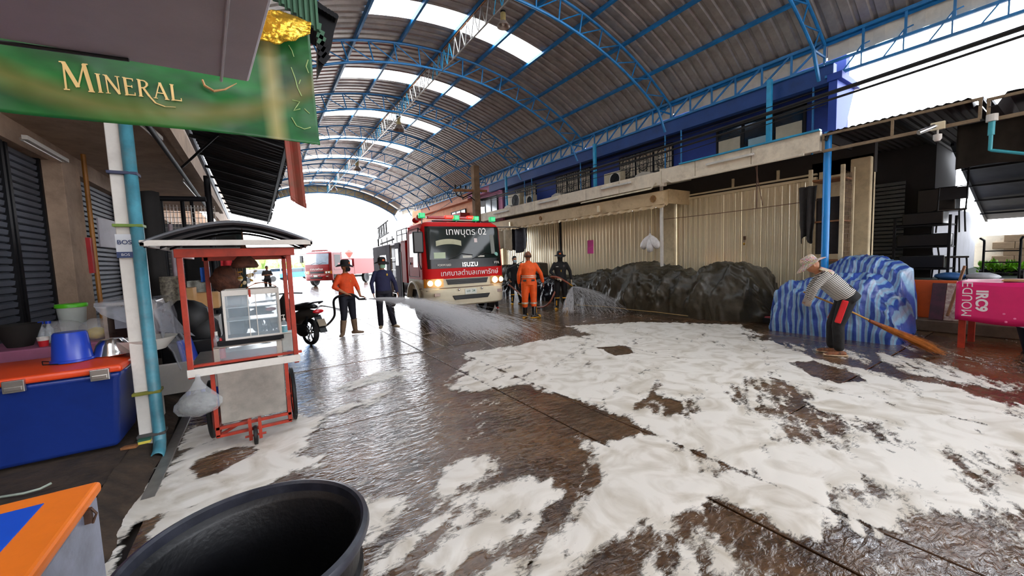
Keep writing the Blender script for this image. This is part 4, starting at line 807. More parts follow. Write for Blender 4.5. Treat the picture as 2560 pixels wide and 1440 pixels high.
q_ = at(516, 440, Y=9); beam(q_, (q_.x, 9, .1), .05, M_dark, 'dark post rising behind the cart roof', 'steel_post', 'post')
q_ = at(425, 560, Y=8.2); beam(q_, (q_.x, 8.2, .1), .03, mat('pinkish_post', '8f7f85', .5), 'slim pinkish post left of the cart posts', 'steel_post', 'post')
for i, px in enumerate((400, 455, 478)): q_ = at(px, 500, Y=9.5+i); beam(q_, (q_.x, 9.5+i, .1), .035, M_dark, ['dark upright at the left end of the wire screen', 'dark upright in the middle of the wire screen', 'dark upright right of the middle of the wire screen'][i], 'steel_post', 'post')
# corrugated dark canopy
dc_ = thing('dark_canopy', 'dark corrugated canopy sloping over the left stalls, seen from beneath', 'canopy', (0, 9, 3.0)); M_dc = mat('dark_corrugated', '343338', .4, .3, .25, 3)
for k in range(12):
    y0 = 4.25+k*.82; m = MB(); NY = 24
    xe = .42+.02*random.uniform(-1, 1)
    m.grid(lambda u, v: (-.52+(xe+.52)*u, y0+.85*v, 3.2-.24*u+.014*math.cos(v*NY*PI/2)+.004*(k % 2)), 4, NY*2); m.build('corrugated_sheet', M_dc, dc_, world=True, smooth=True)
    m = MB(); m.bar((-.55, y0, 3.16), (.42, y0, 2.92), .035); m.build('rafter', M_dark, dc_, world=True)
m = MB(); m.bar((.36, 4.25, 2.9), (.36, 13.9, 2.9), .035); m.build('edge_rail', M_dark, dc_, world=True)
# rusty hanging flashing
m = MB(); a = at(728, 352, Y=4.4)
m.grid(lambda u, v: (a.x-.06+.13*u+.02*v, 4.4+.02*math.sin(u*5), a.z+.05-(.72+.1*u-(.12 if v > .9 else 0))*v), 6, 14); o = m.build('rusty_flashing', mat('rust_red_sheet', '9c3c30', .7, 0, .3, 6, c2='7a5040', dirt=.4), None, solid=.01); o['label'] = 'rust-red metal strip hanging from the corner of the dark canopy'; o['category'] = 'flashing'
# stall structures behind the cart
scr = thing('wire_screen', 'pale-backed wire grid screen standing behind the cart', 'screen', (-1.4, 10.5, .12)); m = MB(); a = at(392, 560, Y=11); b_ = at(540, 560, Y=11)
for k in range(18): x = a.x+(b_.x-a.x)*k/17; m.bar((x, 11, .12), (x, 11, 3.0), .012)
for k in range(26): m.bar((a.x, 11, .2+k*.11), (b_.x, 11, .2+k*.11), .012)
m.build('wire_grid', M_steel, scr, world=True)
m = MB(); m.box(a.x, b_.x, 11.1, 11.12, .12, 2.6); m.build('pale_backing', mat('pale_backing', '8f9499', .6, 0, .3, 3, c2='3d4046'), scr, world=True)  # brightness behind the grid put into the pale backing colour
for k, (px0, px1, py0, py1, yy, lab, c_) in enumerate([(440, 482, 720, 790, 7.4, 'cardboard box under the canopy left of the cart posts', 'cardboard'), (486, 545, 730, 775, 7.8, 'larger cardboard box on the shelf behind the cart', 'cardboard'), (500, 548, 790, 850, 7.6, 'pale crate stacked behind the blue chair', 'palegrey'), (430, 480, 850, 900, 6.4, 'brown carton low behind the plastic film', 'cardboard')]):
    a = at(px0, py1, Y=yy); b_ = at(px1, py0, Y=yy); m = MB(); m.box(a.x, b_.x, yy, yy+.4, a.z, b_.z); o = m.build('carton', mat('cardboard', 'b98f5e', .8, 0, .12, 4) if c_ == 'cardboard' else mat('pale_grey_crate', 'a4a3a0', .6, 0, .1), None, bev=.008); o['label'] = lab; o['category'] = 'box'
    m = MB(); m.box(a.x-.05, b_.x+.05, yy-.05, yy+.45, a.z-.03, a.z-.002); m.bar((a.x, yy+.2, .1), (a.x, yy+.2, a.z-.03), .03); m.bar((b_.x, yy+.2, .1), (b_.x, yy+.2, a.z-.03), .03); o = m.build('shelf_stand', M_dark, None); o['label'] = 'dark stand carrying the '+lab.split(' behind')[0].split(' under')[0].split(' low')[0]+(' by the cart', ' above the cart counter', ' by the blue chair', ' near the film')[k]; o['category'] = 'stand'
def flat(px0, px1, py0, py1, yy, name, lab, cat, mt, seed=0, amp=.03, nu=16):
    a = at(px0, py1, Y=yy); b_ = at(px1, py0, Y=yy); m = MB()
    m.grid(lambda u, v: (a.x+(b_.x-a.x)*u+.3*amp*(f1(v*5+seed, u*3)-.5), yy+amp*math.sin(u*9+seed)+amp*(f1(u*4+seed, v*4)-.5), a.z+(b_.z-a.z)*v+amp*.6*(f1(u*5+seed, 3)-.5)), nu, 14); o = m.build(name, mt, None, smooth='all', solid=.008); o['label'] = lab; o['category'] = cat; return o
flat(552, 578, 635, 665, 9.5, 'red_cloth', 'small red cloth hanging at the back of the stalls', 'cloth', mat('red_cloth', 'b8242c', .8, 0, .15))
flat(503, 523, 668, 705, 9.2, 'blue_board', 'blue board hanging behind the cart posts', 'board', mat('blue_board', '2a62b8', .6, 0, .1))
flat(470, 515, 700, 740, 9.3, 'slatted_board', 'pale slatted board behind the cart posts', 'panel', mat('pale_slats', '9a9a90', .7, 0, .3, 12))
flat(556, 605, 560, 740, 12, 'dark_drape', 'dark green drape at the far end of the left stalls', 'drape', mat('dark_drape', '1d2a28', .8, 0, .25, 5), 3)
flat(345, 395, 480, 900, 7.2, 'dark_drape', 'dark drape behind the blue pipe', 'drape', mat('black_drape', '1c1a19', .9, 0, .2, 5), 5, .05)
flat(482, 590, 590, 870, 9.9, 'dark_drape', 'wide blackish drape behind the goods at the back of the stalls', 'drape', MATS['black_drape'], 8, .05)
# mannequin-like perforated board
flat(408, 446, 690, 800, 7.0, 'perforated_board', 'rounded perforated board behind the left cart post', 'board', mat('perforated_board', '8a8272', .8, 0, .5, 22, c2='2b2620'), 2, .01)
# dark sacks
for k, (px, py, r_, lab) in enumerate(((470, 800, .23, 'big black sack heaped behind the left cart posts'), (505, 830, .2, 'smaller black sack by the blue chair'), (565, 700, .22, 'brown bunch of dried goods hanging over the glass cabinet'))):
    P = at(px, py, Y=6.2 if k < 2 else 4.9); m = MB(); m.blob(P, r_ if k < 2 else .13, 18, sc=(1, .8, 1.1), noise=.08); o = m.build('sack' if k < 2 else 'dried_bunch', M_black if k < 2 else mat('brown_bunch', '5a3424', .8, 0, .4, 14, bump=.8, bs=20), None, smooth='all'); o['label'] = lab; o['category'] = 'sack' if k < 2 else 'bunch'
    if k < 2: m = MB(); m.box(P.x-.25, P.x+.25, 6.0, 6.4, .12, P.z-r_*1.0); o = m.build('dark_crate', M_blackp, None, bev=.02); o['label'] = 'dark crate under the '+lab.split(' sack')[0]+' sack'; o['category'] = 'crate'
# blue plastic chair
P = at(505, 880, Y=5.6); t = thing('plastic_chair', 'dark blue plastic chair behind the left side of the cart', 'chair', (P.x+.03, 5.7, .02), 1.2); t.scale = (.72, .72, .9); M_bp = mat('blue_plastic', '1f3fae', .3, 0, .08, 4)
for x in (-.2, .2):
    for y in (-.2, .2): m = MB(); m.bar((x*1.1, y*1.1, 0), (x*.9, y*.9, .43), .045); m.build('leg', M_bp, t, bev=.008)
m = MB(); m.grid(lambda u, v: (-.22+.44*u, -.22+.44*v, .44-.03*math.sin(u*PI)*math.sin(v*PI)), 8, 8); m.build('seat', M_bp, t, smooth=True, solid=.02)
m = MB(); m.grid(lambda u, v: ((-.21+.42*u)*(1-.15*v*v), .2+.1*v-.05*math.sin(u*PI), .45+.42*v), 10, 8); m.build('backrest', M_bp, t, smooth=True, solid=.02)
# white plank fence low behind bag
m = MB(); a = at(415, 960, Y=5.3); m.box(-1.0, -.45, 5.3, 5.36, .3, .62); o = m.build('white_trough', M_white, None, bev=.01); o['label'] = 'white bench box standing behind the hanging plastic bag'; o['category'] = 'bench'; m = MB(); m.box(-.97, -.92, 5.3, 5.36, .1, .3); m.box(-.53, -.48, 5.3, 5.36, .0, .3); m.build('leg', M_white, o, world=True)
# poles at the stall corner
wp = thing('white_pole', 'white square steel pole at the stall corner, lashed to the blue pipe', 'pole', (-.93, 4.62, 0)); m = MB(); m.box(-.975, -.885, 4.58, 4.66, .05, 3.02); m.build('tube', M_white, wp, world=True, bev=.006)
m = MB(); m.box(-.98, -.87, 4.56, 4.57, 1.72, 1.92); st = m.build('sticker', mat('sticker_white', 'd8dde2', .4, 0, .04), wp, world=True)
m = MB(); m.box(-.98, -.87, 4.555, 4.56, 1.72, 1.77); m.build('sticker_band', mat('sticker_navy', '28406e', .4), wp, world=True)
o = wtext('sticker_words', 'BOS', .05, MATS['sticker_navy'], wp, Vector((-.925, 4.556, 1.85)), (1, 0, 0), (0, 0, 1), ext=.0005, bold=.0008)
o = wtext('sticker_words', 'BOS', .03, MATS['sticker_white'], wp, Vector((-.925, 4.553, 1.745)), (1, 0, 0), (0, 0, 1), ext=.0005)
bp = thing('blue_drain_pipe', 'weathered blue drain pipe running down the white pole to an open elbow', 'pipe', (-.84, 4.6, .1)); m = MB()
m.tube([(-.842, 4.58, 3.0), (-.842, 4.58, .14), (-.84, 4.55, .07), (-.83, 4.44, .03), (-.83, 4.34, .015)], .042, 14, cap=False); m.build('pipe', mat('weathered_blue_pipe', '4f93a5', .4, 0, .2, 6, dirt=.45, dc='8a8272'), bp, world=True, smooth=True, solid=.006)
for z, c_ in ((2.42, '3a3f5a'), (1.98, '6f8a3a'), (.52, '7a7a28'), (.14, '4c4a48')):
    m = MB(); m.box(-.985, -.795, 4.535, 4.675, z, z+.025); m.build('tie_strap', mat('tie_'+c_, c_, .6), bp, world=True, bev=.004)
# ------------------------------------------------------------------ the big cooler and things on it
co = thing('cool_box', 'large dark blue cool box with an orange lid and steel latches', 'cool box', (-1.55, 4.75, .13)); M_cb = mat('dark_blue_polymer', '172f78', .35, 0, .1, 3, dirt=.25, dc='0f1c44'); M_cl = mat('orange_polymer', 'd8461c', .35, 0, .08, 3, dirt=.2, dc='8a2c12')
m = MB(); vs = []
for z, i_ in ((.14, .06), (.72, 0), (.78, -.025)): vs += [(-2.35+i_, 4.42+i_, z), (-1.02-i_, 4.42+i_, z), (-1.02-i_, 5.1-i_, z), (-2.35+i_, 5.1-i_, z)]
m.add(vs, [(0, 1, 2, 3)[::-1]]+[(k*4+i, k*4+(i+1) % 4, k*4+4+(i+1) % 4, k*4+4+i) for k in range(2) for i in range(4)]+[(8, 9, 10, 11)]); m.build('body', M_cb, co, world=True, bev=.035, bseg=3, smooth=30)
m = MB(); vs = []
for z, i_ in ((.785, -.03), (.84, -.03), (.88, .1)): vs += [(-2.35+i_, 4.42+i_, z), (-1.02-i_, 4.42+i_, z), (-1.02-i_, 5.1-i_, z), (-2.35+i_, 5.1-i_, z)]
m.add(vs, [(0, 1, 2, 3)[::-1]]+[(k*4+i, k*4+(i+1) % 4, k*4+4+(i+1) % 4, k*4+4+i) for k in range(2) for i in range(4)]+[(8, 9, 10, 11)]); m.build('lid', M_cl, co, world=True, bev=.02, bseg=3, smooth=30)
for px in (30, 250): P = at(px, 938, Y=4.37); m = MB(); m.box(P.x-.055, P.x+.055, 4.36, 4.39, .74, .83); m.box(P.x-.045, P.x+.045, 4.35, 4.37, .755, .785); m.build('latch', M_steel, co, world=True, bev=.004)
def lathe_obj(name, lab, cat, mt, P, prof, n_=28, rot=None, parts=()):
    if parts: t = thing(name, lab, cat, P)
    m = MB(); m.lathe(prof, (0, 0, 0), n_)
    if parts:
        m.build(parts[0], mt, t, smooth=True); return t
    m.v = [(x+P[0], y+P[1], z+P[2]) for x, y, z in m.v]; o = m.build(name, mt, None, smooth=True); o['label'] = lab; o['category'] = cat; return o
P = at(183, 922, Y=4.62); bk = lathe_obj('bucket', 'blue plastic bucket turned upside down on the orange lid', 'bucket', M_bp, (P.x, 4.64, .885), [(.122, 0), (.128, .0), (.128, .018), (.118, .02), (.1, .225), (.09, .24), (0, .24)], 28, parts=('shell',))
m = MB(); m.tube([(-.125, 0, .012), (-.15, -.06, .03), (-.13, -.12, .012), (-.04, -.15, .008)], .004, 5); m.build('handle', M_dark, bk)
P = at(283, 893, Y=4.72); pn = lathe_obj('steel_pot_lid', 'shiny steel bowl turned over on the orange lid beside the blue bucket', 'bowl', M_chrome, (P.x, 4.74, .885), [(.13, 0), (.135, .005), (.122, .03), (.105, .09), (.07, .135), (0, .145)])
P = at(345, 900, Z=.85); bs = lathe_obj('basin', 'white enamel basin behind the poles on the cool box', 'basin', M_white, (P.x+.02, P.y+.3, .885), [(0, 0), (.12, 0), (.2, .1), (.21, .11), (.19, .1), (.11, .01), (0, .01)])
# pink table with the stall goods
tb_ = thing('stall_table', 'low stall table with a dusty pink top behind the cool box', 'table', (-1.7, 5.75, .12)); m = MB(); m.box(-2.2, -1.12, 5.35, 6.15, .88, .93); m.box(-2.2, -1.12, 5.33, 5.35, .74, .93); m.build('tabletop', mat('dusty_pink', '9c5a78', .6, 0, .12), tb_, world=True, bev=.01)
for x in (-2.15, -1.17):
    for y in (5.4, 6.1): m = MB(); m.box(x-.025, x+.025, y-.025, y+.025, .12, .88); m.build('leg', M_dark, tb_, world=True)
TZ = .932
def onT(px, py, dy=0): P = at(px, py, Z=TZ); return (P.x, min(max(P.y+dy, 5.42), 6.05), TZ)
def tp(px, y): return at(px, 820, Y=y).x
lathe_obj('clay_pot', 'dark blackened pot at the left end of the stall table', 'pot', mat('sooty_pot', '17130f', .8, 0, .2, 6), (tp(45, 5.6), 5.6, TZ), [(0, 0), (.08, 0), (.1, .05), (.14, .17), (.15, .21), (.135, .21), (.09, .08), (0, .04)])
for px, lab in ((103, 'clear bottle with a blue cap, left of the pair on the table'), (122, 'clear bottle with a blue cap, right of the pair on the table')):
    t = thing('plastic_bottle', lab, 'bottle', (tp(px, 5.65), 5.65, TZ)); m = MB(); m.lathe([(0, 0), (.03, 0), (.032, .13), (.012, .17), (.012, .19), (0, .19)], (0, 0, 0), 14); m.build('body', sheer('clear_plastic', 'c8d2d8', .35), t, smooth=True); m = MB(); m.lathe([(0, .19), (.02, .19), (.02, .215), (0, .215)], (0, 0, 0), 12); m.build('cap', M_bp, t)
t = thing('paper_cup', 'small white and red cup at the front edge of the stall table', 'cup', (tp(104, 5.42), 5.42, TZ)); m = MB(); m.lathe([(0, 0), (.03, 0), (.036, .055)], (0, 0, 0), 18); m.build('red_band', mat('cup_red', 'c0202c', .4), t, smooth=True); m = MB(); m.lathe([(.0365, .055), (.039, .085), (.041, .088), (.037, .088), (.03, .01), (0, .01)], (0, 0, 0), 18); m.build('rim', M_white, t, smooth=True)
t = thing('storage_tub', 'white plastic tub with a bright green lid behind the bags', 'tub', (tp(185, 6.0), 6.0, TZ+.12)); m = MB(); m.lathe([(0, -.12), (.085, -.12), (.11, .2), (0, .2)], (0, 0, 0), 26); m.build('body', mat('milky_plastic', 'c9d2cc', .35, 0, .06, alpha=.85), t, smooth=True); m = MB(); m.lathe([(.0, .235), (.115, .235), (.122, .225), (.122, .195), (.11, .195)], (0, 0, 0), 26); m.build('lid', mat('bright_green_plastic', '57c41e', .35, 0, .06), t, smooth=True)
m = MB(); m.blob((tp(150, 5.75), 5.75, TZ+.1), .13, 16, sc=(1.4, .8, .8), noise=.07); o = m.build('clear_bag', sheer('clear_film', 'cfd0d0', .32, .15), None, smooth='all'); o['label'] = 'crumpled clear plastic bag between the bottles and the tub'; o['category'] = 'bag'
yb = thing('oil_bag', 'clear bag holding yellow food packets on the stall table', 'bag', (tp(240, 5.5), 5.5, TZ)); m = MB(); m.blob((0, 0, .1), .12, 16, sc=(1, .7, 1), noise=.08); m.build('film', MATS['clear_film'], yb, smooth='all'); m = MB(); m.blob((0, .0, .07), .075, 12, sc=(1.1, .8, .8), noise=.1); m.build('yellow_packet', mat('yellow_food', 'd8b818', .4, 0, .25, 9), yb, smooth='all')
# glass display case with film over it
a = at(268, 830, Y=5.45); b_ = at(388, 752, Y=5.45); gc = thing('display_case', 'dark glass display case under clear plastic film at the right of the stall table', 'case', ((a.x+b_.x)/2, 5.65, TZ)); m = MB()
m.box(a.x, b_.x, 5.42, 5.85, TZ, b_.z); m.build('dark_body', mat('brown_glass', '2a1f1c', .1, 0, .2, 3), gc, world=True, bev=.006)
m = MB(); m.box(a.x-.01, a.x+.02, 5.41, 5.44, TZ, b_.z); m.box(b_.x-.02, b_.x+.01, 5.41, 5.44, TZ, b_.z); m.box(a.x-.01, b_.x+.01, 5.41, 5.44, b_.z-.02, b_.z+.01); m.build('metal_edge', M_steel, gc, world=True)
m = MB(); m.box(a.x+.07, a.x+.17, 5.405, 5.41, TZ+.1, b_.z-.05); m.build('paper_note', mat('grey_note', '8f93a0', .6), gc, world=True)
m = MB()
def film(u, v):
    x = a.x-.05+(b_.x-a.x+.13)*u; f = f1(u*6, v*6, 4, 3)-.5
    if v < .45: return (x, 5.9-.52*(v/.45), b_.z+.03+.03*f)
    w = (v-.45)/.55; return (x+.10*w*w+.35*w*max(0, u-.6), 5.37-.12*w+.05*f, b_.z+.02-.42*w*(.3+.7*u)+.03*f)
m.grid(film, 40, 40); o = m.build('clear_sheet', sheer('clear_sheeting', 'ccd0da', .38, .15), None, smooth='all'); o['label'] = 'clear plastic sheet draped over the display case'; o['category'] = 'sheet'
m = MB()
P_ = [at(px, py, Y=5.0) for px, py in ((385, 770), (410, 800), (425, 840), (450, 865), (468, 905))]
def film2(u, v):
    k = v*4; i = min(3, int(k)); c = P_[i].lerp(P_[i+1], k-i); wd = .16-.1*v; return (c.x+(u-.5)*wd*2*(.8), c.y+.1*math.sin(u*9+v*4)+.03*(f1(u*8, v*9)-.5), c.z+(u-.5)*.12+.03*(f1(u*7+3, v*9)-.5))
m.grid(film2, 26, 44); o = m.build('clear_sheet', MATS['clear_sheeting'], None, smooth='all'); o['label'] = 'whitish plastic film trailing from the blue pipe to the cart post'; o['category'] = 'sheet'
m = MB(); a2 = at(262, 700, X=LX+.1)
m.grid(lambda u, v: (LX+.06+.25*v*0+.12*u, at(248, 700, X=LX).y+.9*u, 2.05+.5*(1-v)), 4, 4); o = m.build('clipboard', mat('pale_clipboard', 'b9b3bb', .5, 0, .08), None, solid=.02); o['label'] = 'pale board hung by a cord before the second shutter'; o['category'] = 'board'
# sponge and rubbish near the pipe foot
P = at(362, 1108, Z=.14); m = MB(); m.box(P.x-.04, P.x+.04, P.y-.02, P.y+.03, .14, .165); o = m.build('sponge', mat('yellow_sponge', 'c8b84a', .9), None, bev=.005); o['label'] = 'yellow sponge on the earth by the pole foot'; o['category'] = 'sponge'; m = MB(); m.box(P.x-.04, P.x+.04, P.y-.02, P.y+.03, .165, .18); m.build('scouring_layer', mat('green_scourer', '2c5a48', .9), o, world=True)
P = at(322, 1118, Z=.14); m = MB(); m.prism([(-.05, -.01), (.05, -.03), (.06, .02), (-.03, .03)], 'z', .13, .15); m.v = [(x+P.x, y+P.y, z) for x, y, z in m.v]; o = m.build('wood_chip', M_wood, None); o['label'] = 'broken piece of wood left of the sponge'; o['category'] = 'wood'
m = MB(); m.tube([at(0, 1243, Z=.13), at(60, 1233, Z=.15), at(100, 1222, Z=.15), at(128, 1208, Z=.17)], .008, 6); o = m.build('pale_hose', mat('pale_hose', 'a9b3a4', .5), None, smooth=True); o['label'] = 'short pale hose end behind the orange and blue box'; o['category'] = 'hose'
# ================================================================== VENDOR CART
ct = thing('vendor_cart', 'rusty red vendor cart with a curved grey canopy, standing in foam on the left', 'cart', (-.13, 4.3, 0)); L0 = Vector(ct.location)
def cp(mb, name, mt, **k): return mb.build(name, mt, ct, world=True, **k)
yF, yK = 4.18, 5.0
for (x, y, zt) in ((-.53, yF, 1.76), (.25, yF, 1.76), (-.43, yK, 1.72), (.25, yK, 1.72)):
    m = MB(); m.box(x-.02, x+.02, y-.02, y+.02, .68 if y == yF else .7, zt); cp(m, 'post', M_rust, bev=.004)
m = MB(); m.box(-.56, .3, yF-.04, yF-.0, 1.7, 1.77); m.box(-.46, .3, yK-.02, yK+.02, 1.68, 1.73); m.box(-.56, -.52, yF, yK, 1.7, 1.75); m.box(.24, .28, yF, yK, 1.7, 1.75); cp(m, 'top_frame', M_rust, bev=.003)
m = MB(); m.box(-.73, .44, yF-.2, yF-.18, 1.79, 1.835); m.box(-.73, .44, yK+.1, yK+.12, 1.79, 1.82); m.box(-.73, -.7, yF-.2, yK+.1, 1.79, 1.82); m.box(.42, .44, yF-.2, yK+.1, 1.79, 1.82); cp(m, 'white_fascia', M_white, bev=.003)
M_can = mat('grey_canopy_sheet', '6d7076', .45, .2, .15, 3)
def can(u, v):
    s = 2*u-1; return (-.145+.585*s, yF-.2+(yK+.32-yF)*v, 1.82+.17*(1-abs(s)**1.7)-.01*math.cos(v*40))
m = MB(); m.grid(can, 28, 12); cp(m, 'canopy', M_can, smooth=30, solid=.012)
for v in (.12, .5, .9):
    m = MB(); m.tube([Vector(can(u/12, v))-Vector((0, 0, .03)) for u in range(13)], .012, 6); cp(m, 'canopy_rib', M_dark)
m = MB(); m.box(-.55, .3, yF-.01, yF+.035, .77, .79); cp(m, 'counter_rail', M_rust); m = MB(); m.box(-.55, .28, yF-.05, yK, .735, .76); cp(m, 'counter', M_steel, bev=.004)
m = MB(); m.box(-.55, .28, yF-.055, yF-.05, .70, .765); cp(m, 'counter_edge', M_white)
m = MB(); m.box(-.36, .14, yF-.02, yF-.01, .24, .7); m.box(-.36, -.35, yF, yK-.1, .24, .7); m.box(.13, .14, yF, yK-.1, .24, .7); cp(m, 'metal_box', M_steel, bev=.004)
for x in (-.39, .16):
    m = MB(); m.box(x-.015, x+.015, yF-.03, yF+.0, .14, .7); cp(m, 'box_frame', M_rust)
for z in (.21, .14): m = MB(); m.box(-.4, .17, yF-.03, yF, z-.012, z+.012); m.box(-.4, -.375, yF, yK-.1, z-.012, z+.012); m.box(.145, .17, yF, yK-.1, z-.012, z+.012); cp(m, 'bottom_rail', M_rust)
m = MB(); m.bar((-.4, yF-.02, .14), (.17, yK-.2, .2), .02); cp(m, 'brace', M_rust)
# front castor and side wheels
fk = MB(); fk.box(-.17, -.145, yF-.06, yF-.02, .05, .24); fk.box(-.095, -.07, yF-.06, yF-.02, .05, .24); fk.cyl((-.2, yF-.04, .085), (-.04, yF-.04, .085), .01, 8); cp(fk, 'castor_fork', M_rust)
def wheelx(c, r, w, name, spokes, parent, mt=M_black, world=True, ax='x'):
    R = Matrix(((0, 0, 1), (0, 1, 0), (-1, 0, 0))) if ax == 'x' else Matrix(((1, 0, 0), (0, 0, 1), (0, -1, 0)))
    m = MB(); m.lathe([(r*.8, -w/2), (r*.93, -w/2), (r, -w*.3), (r, w*.3), (r*.93, w/2), (r*.8, w/2), (r*.8, -w/2)], c, 32, R=R); o = m.build(name, mt, parent, smooth=True, world=world)
    if spokes:
        m = MB(); m.lathe([(0, -w*.4), (r*.15, -w*.4), (r*.15, w*.4), (0, w*.4)], c, 12, R=R); m.lathe([(r*.76, -w*.25), (r*.82, -w*.25), (r*.82, w*.25), (r*.76, w*.25), (r*.76, -w*.25)], c, 28, R=R)
        for k in range(spokes): a = 2*PI*k/spokes; m.bar(c, Vector(c)+(Vector((0, math.cos(a), math.sin(a))) if ax == 'x' else Vector((math.cos(a), 0, math.sin(a))))*r*.8, .012)
        m2 = m.build('rim', M_rust if parent is ct else M_chrome, o, world=True)
    return o
wheelx((-.12, yF-.04, .085), .085, .03, 'castor_wheel', 4, ct)
wheelx((.22, yF+.42, .27), .27, .035, 'wheel', 14, ct); wheelx((-.46, yF+.42, .27), .27, .035, 'wheel', 14, ct)
m = MB(); m.cyl((-.46, yF+.42, .27), (.22, yF+.42, .27), .014, 8); cp(m, 'axle', M_rust)
# tray of glass in front and glass cabinet
gy0 = yF+.02; m = MB(); M_cg = sheer('cabinet_glass', 'b9cbd6', .22, .05)
m.box(-.36, .13, gy0, gy0+.006, .79, .9); cp(m, 'front_glass', M_cg)
m = MB(); m.box(-.37, -.33, gy0-.005, gy0+.02, .765, .91); m.box(.1, .14, gy0-.005, gy0+.02, .76, .91); m.box(-.37, .14, gy0-.005, gy0+.12, .905, .915); cp(m, 'tray_frame', M_steel)
m = MB(); m.box(-.34, .12, gy0+.01, gy0+.4, .765, .79); cp(m, 'sooty_tray', M_rust)
gb_ = thing('glass_cabinet', 'glass display cabinet with two frosted shelves and a white frame standing on the cart', 'cabinet', (-.06, 4.5, .93)); x0, x1, z0, z1, ya_, yb_ = -.275, .145, .955, 1.40, 4.3, 4.62
m = MB()
for x in (x0, x1):
    for y in (ya_, yb_): m.box(x-.01, x+.01, y-.01, y+.01, z0, z1)
m.box(x0-.01, x1+.01, ya_-.012, ya_+.01, z1-.05, z1); m.box(x0-.01, x1+.01, yb_-.01, yb_+.01, z1-.03, z1); m.box(x0-.01, x0+.01, ya_, yb_, z1-.04, z1); m.box(x1-.01, x1+.01, ya_, yb_, z1-.04, z1); m.box(x0-.01, x1+.01, ya_-.012, ya_+.01, z0-.01, z0+.012); m.build('frame', M_white, gb_, world=True, bev=.002)
for (b4) in ((x0, x1, ya_-.002, ya_+.002), (x0, x1, yb_-.002, yb_+.002), (x0-.002, x0+.002, ya_, yb_), (x1-.002, x1+.002, ya_, yb_)): m = MB(); m.box(*b4, z0, z1-.04); m.build('glass_side', M_cg, gb_, world=True)
M_gs = mat('frosted_glass_shelf', 'dfeef2', .15, 0, .05, 3, alpha=.75)
for z in (1.115, 1.235): m = MB(); m.box(x0+.01, x1-.01, ya_+.01, yb_-.01, z, z+.008); m.build('shelf', M_gs, gb_, world=True)
m = MB(); m.box(x0-.07, x1+.02, ya_-.05, yb_+.02, .915, .95); m.build('base', M_dark, gb_, world=True, bev=.004)
for s in (-1, 1): m = MB(); m.box(-.065+s*.03-.003, -.065+s*.03+.003, ya_-.006, ya_, z0, z1-.05); m.build('door_edge', M_white, gb_, world=True)
m = MB(); m.grid(lambda u, v: (-.1+.24*u, 4.32+.25*v, 1.402+.05*math.sin(u*PI)*(1-.3*v)+.012*f1(u*6, v*6)), 16, 10); o = m.build('paper_wrap', mat('brown_paper', 'a0552e', .7, 0, .15, 6), None, smooth='all', solid=.004); o['label'] = 'brown paper folded on top of the glass cabinet'; o['category'] = 'paper'
m = MB(); m.box(-.085, -.068, ya_-.02, ya_-.014, 1.33, 1.4); o = m.build('red_hook', M_rust, None, bev=.002); o['label'] = 'small rusty hook over the front of the glass cabinet'; o['category'] = 'hook'
hb = thing('shell_mobile', 'brown bell and yellow shell ornaments hanging under the cart canopy', 'ornament', (-.16, 4.6, 1.4)); P = at(612, 660, Y=4.6)
m = MB(); m.lathe([(.0, .2), (.02, .19), (.035, .1), (.1, .02), (.115, -.02), (.1, -.04), (0, -.03)], P, 18, sy=.8); m.build('bell', mat('brown_bunch', '5a3424', .8, 0, .4, 14, bump=.8, bs=20), hb, world=True, smooth='all')
m = MB(); m.cyl(P+Vector((0, 0, .18)), P+Vector((0, 0, .38)), .004, 5)
for q in range(9): x = random.uniform(-.1, .1); m.cyl(P+Vector((x, 0, 0)), P+Vector((x, 0, -random.uniform(.08, .2))), .002, 4)
m.build('string', M_wood, hb, world=True)
for q in range(12): R_ = Matrix.Rotation(random.uniform(0, 3), 3, 'Z') @ Matrix.Rotation(random.uniform(0, 3), 3, 'X'); m = MB(); m.blob(P+Vector((random.uniform(-.12, .1), random.uniform(-.03, .03), -random.uniform(.06, .22))), random.uniform(.014, .026), 8, R=R_, sc=(1, .4, 1.1), noise=.1); m.build('shell', mat('yellow_shell', 'b98b2c', .5, 0, .3, 12) if q % 3 else M_creamw, hb, world=True)
# bottles and boxes on the cart
P = at(712, 833, Y=4.32); t = thing('hand_gel_bottle', 'pump bottle of turquoise hand gel on the right of the cart', 'bottle', (P.x, 4.32, P.z)); r_ = .026
m = MB(); m.lathe([(0, 0), (r_, 0), (r_, .075), (0, .075)], (0, 0, 0), 16); m.build('gel', mat('turquoise_gel', '12a7b8', .1, 0, .06), t, smooth=True)
m = MB(); m.lathe([(r_*1.03, 0), (r_*1.03, .105), (.012, .125), (.01, .135), (0, .135)], (0, 0, 0), 16); m.build('bottle', sheer('clear_pet', 'd2dfe6', .3), t, smooth=True)
m = MB(); m.lathe([(.013, .13), (.013, .148), (.004, .15), (.004, .172), (.012, .174), (.012, .182), (0, .182)], (0, 0, 0), 10); m.bar((0, 0, .178), (-.03, 0, .172), .007); m.build('pump', M_white, t)
P = at(721, 850, Y=4.3); t = thing('clear_tub', 'clear plastic tub under the hand gel bottle', 'tub', (P.x, 4.34, .765)); m = MB(); m.box(-.06, .06, -.05, .06, 0, P.z+.04-.765+.03); m.build('tub', mat('cloudy_plastic', 'c5c9c2', .3, 0, .1, 8, alpha=.8), t, bev=.01)
m = MB(); m.box(-.065, .065, -.055, .065, .0, .01); m.v = [(x, y, z+P.z+.07-.765) for x, y, z in m.v]; m.build('lid', M_white, t, bev=.003)
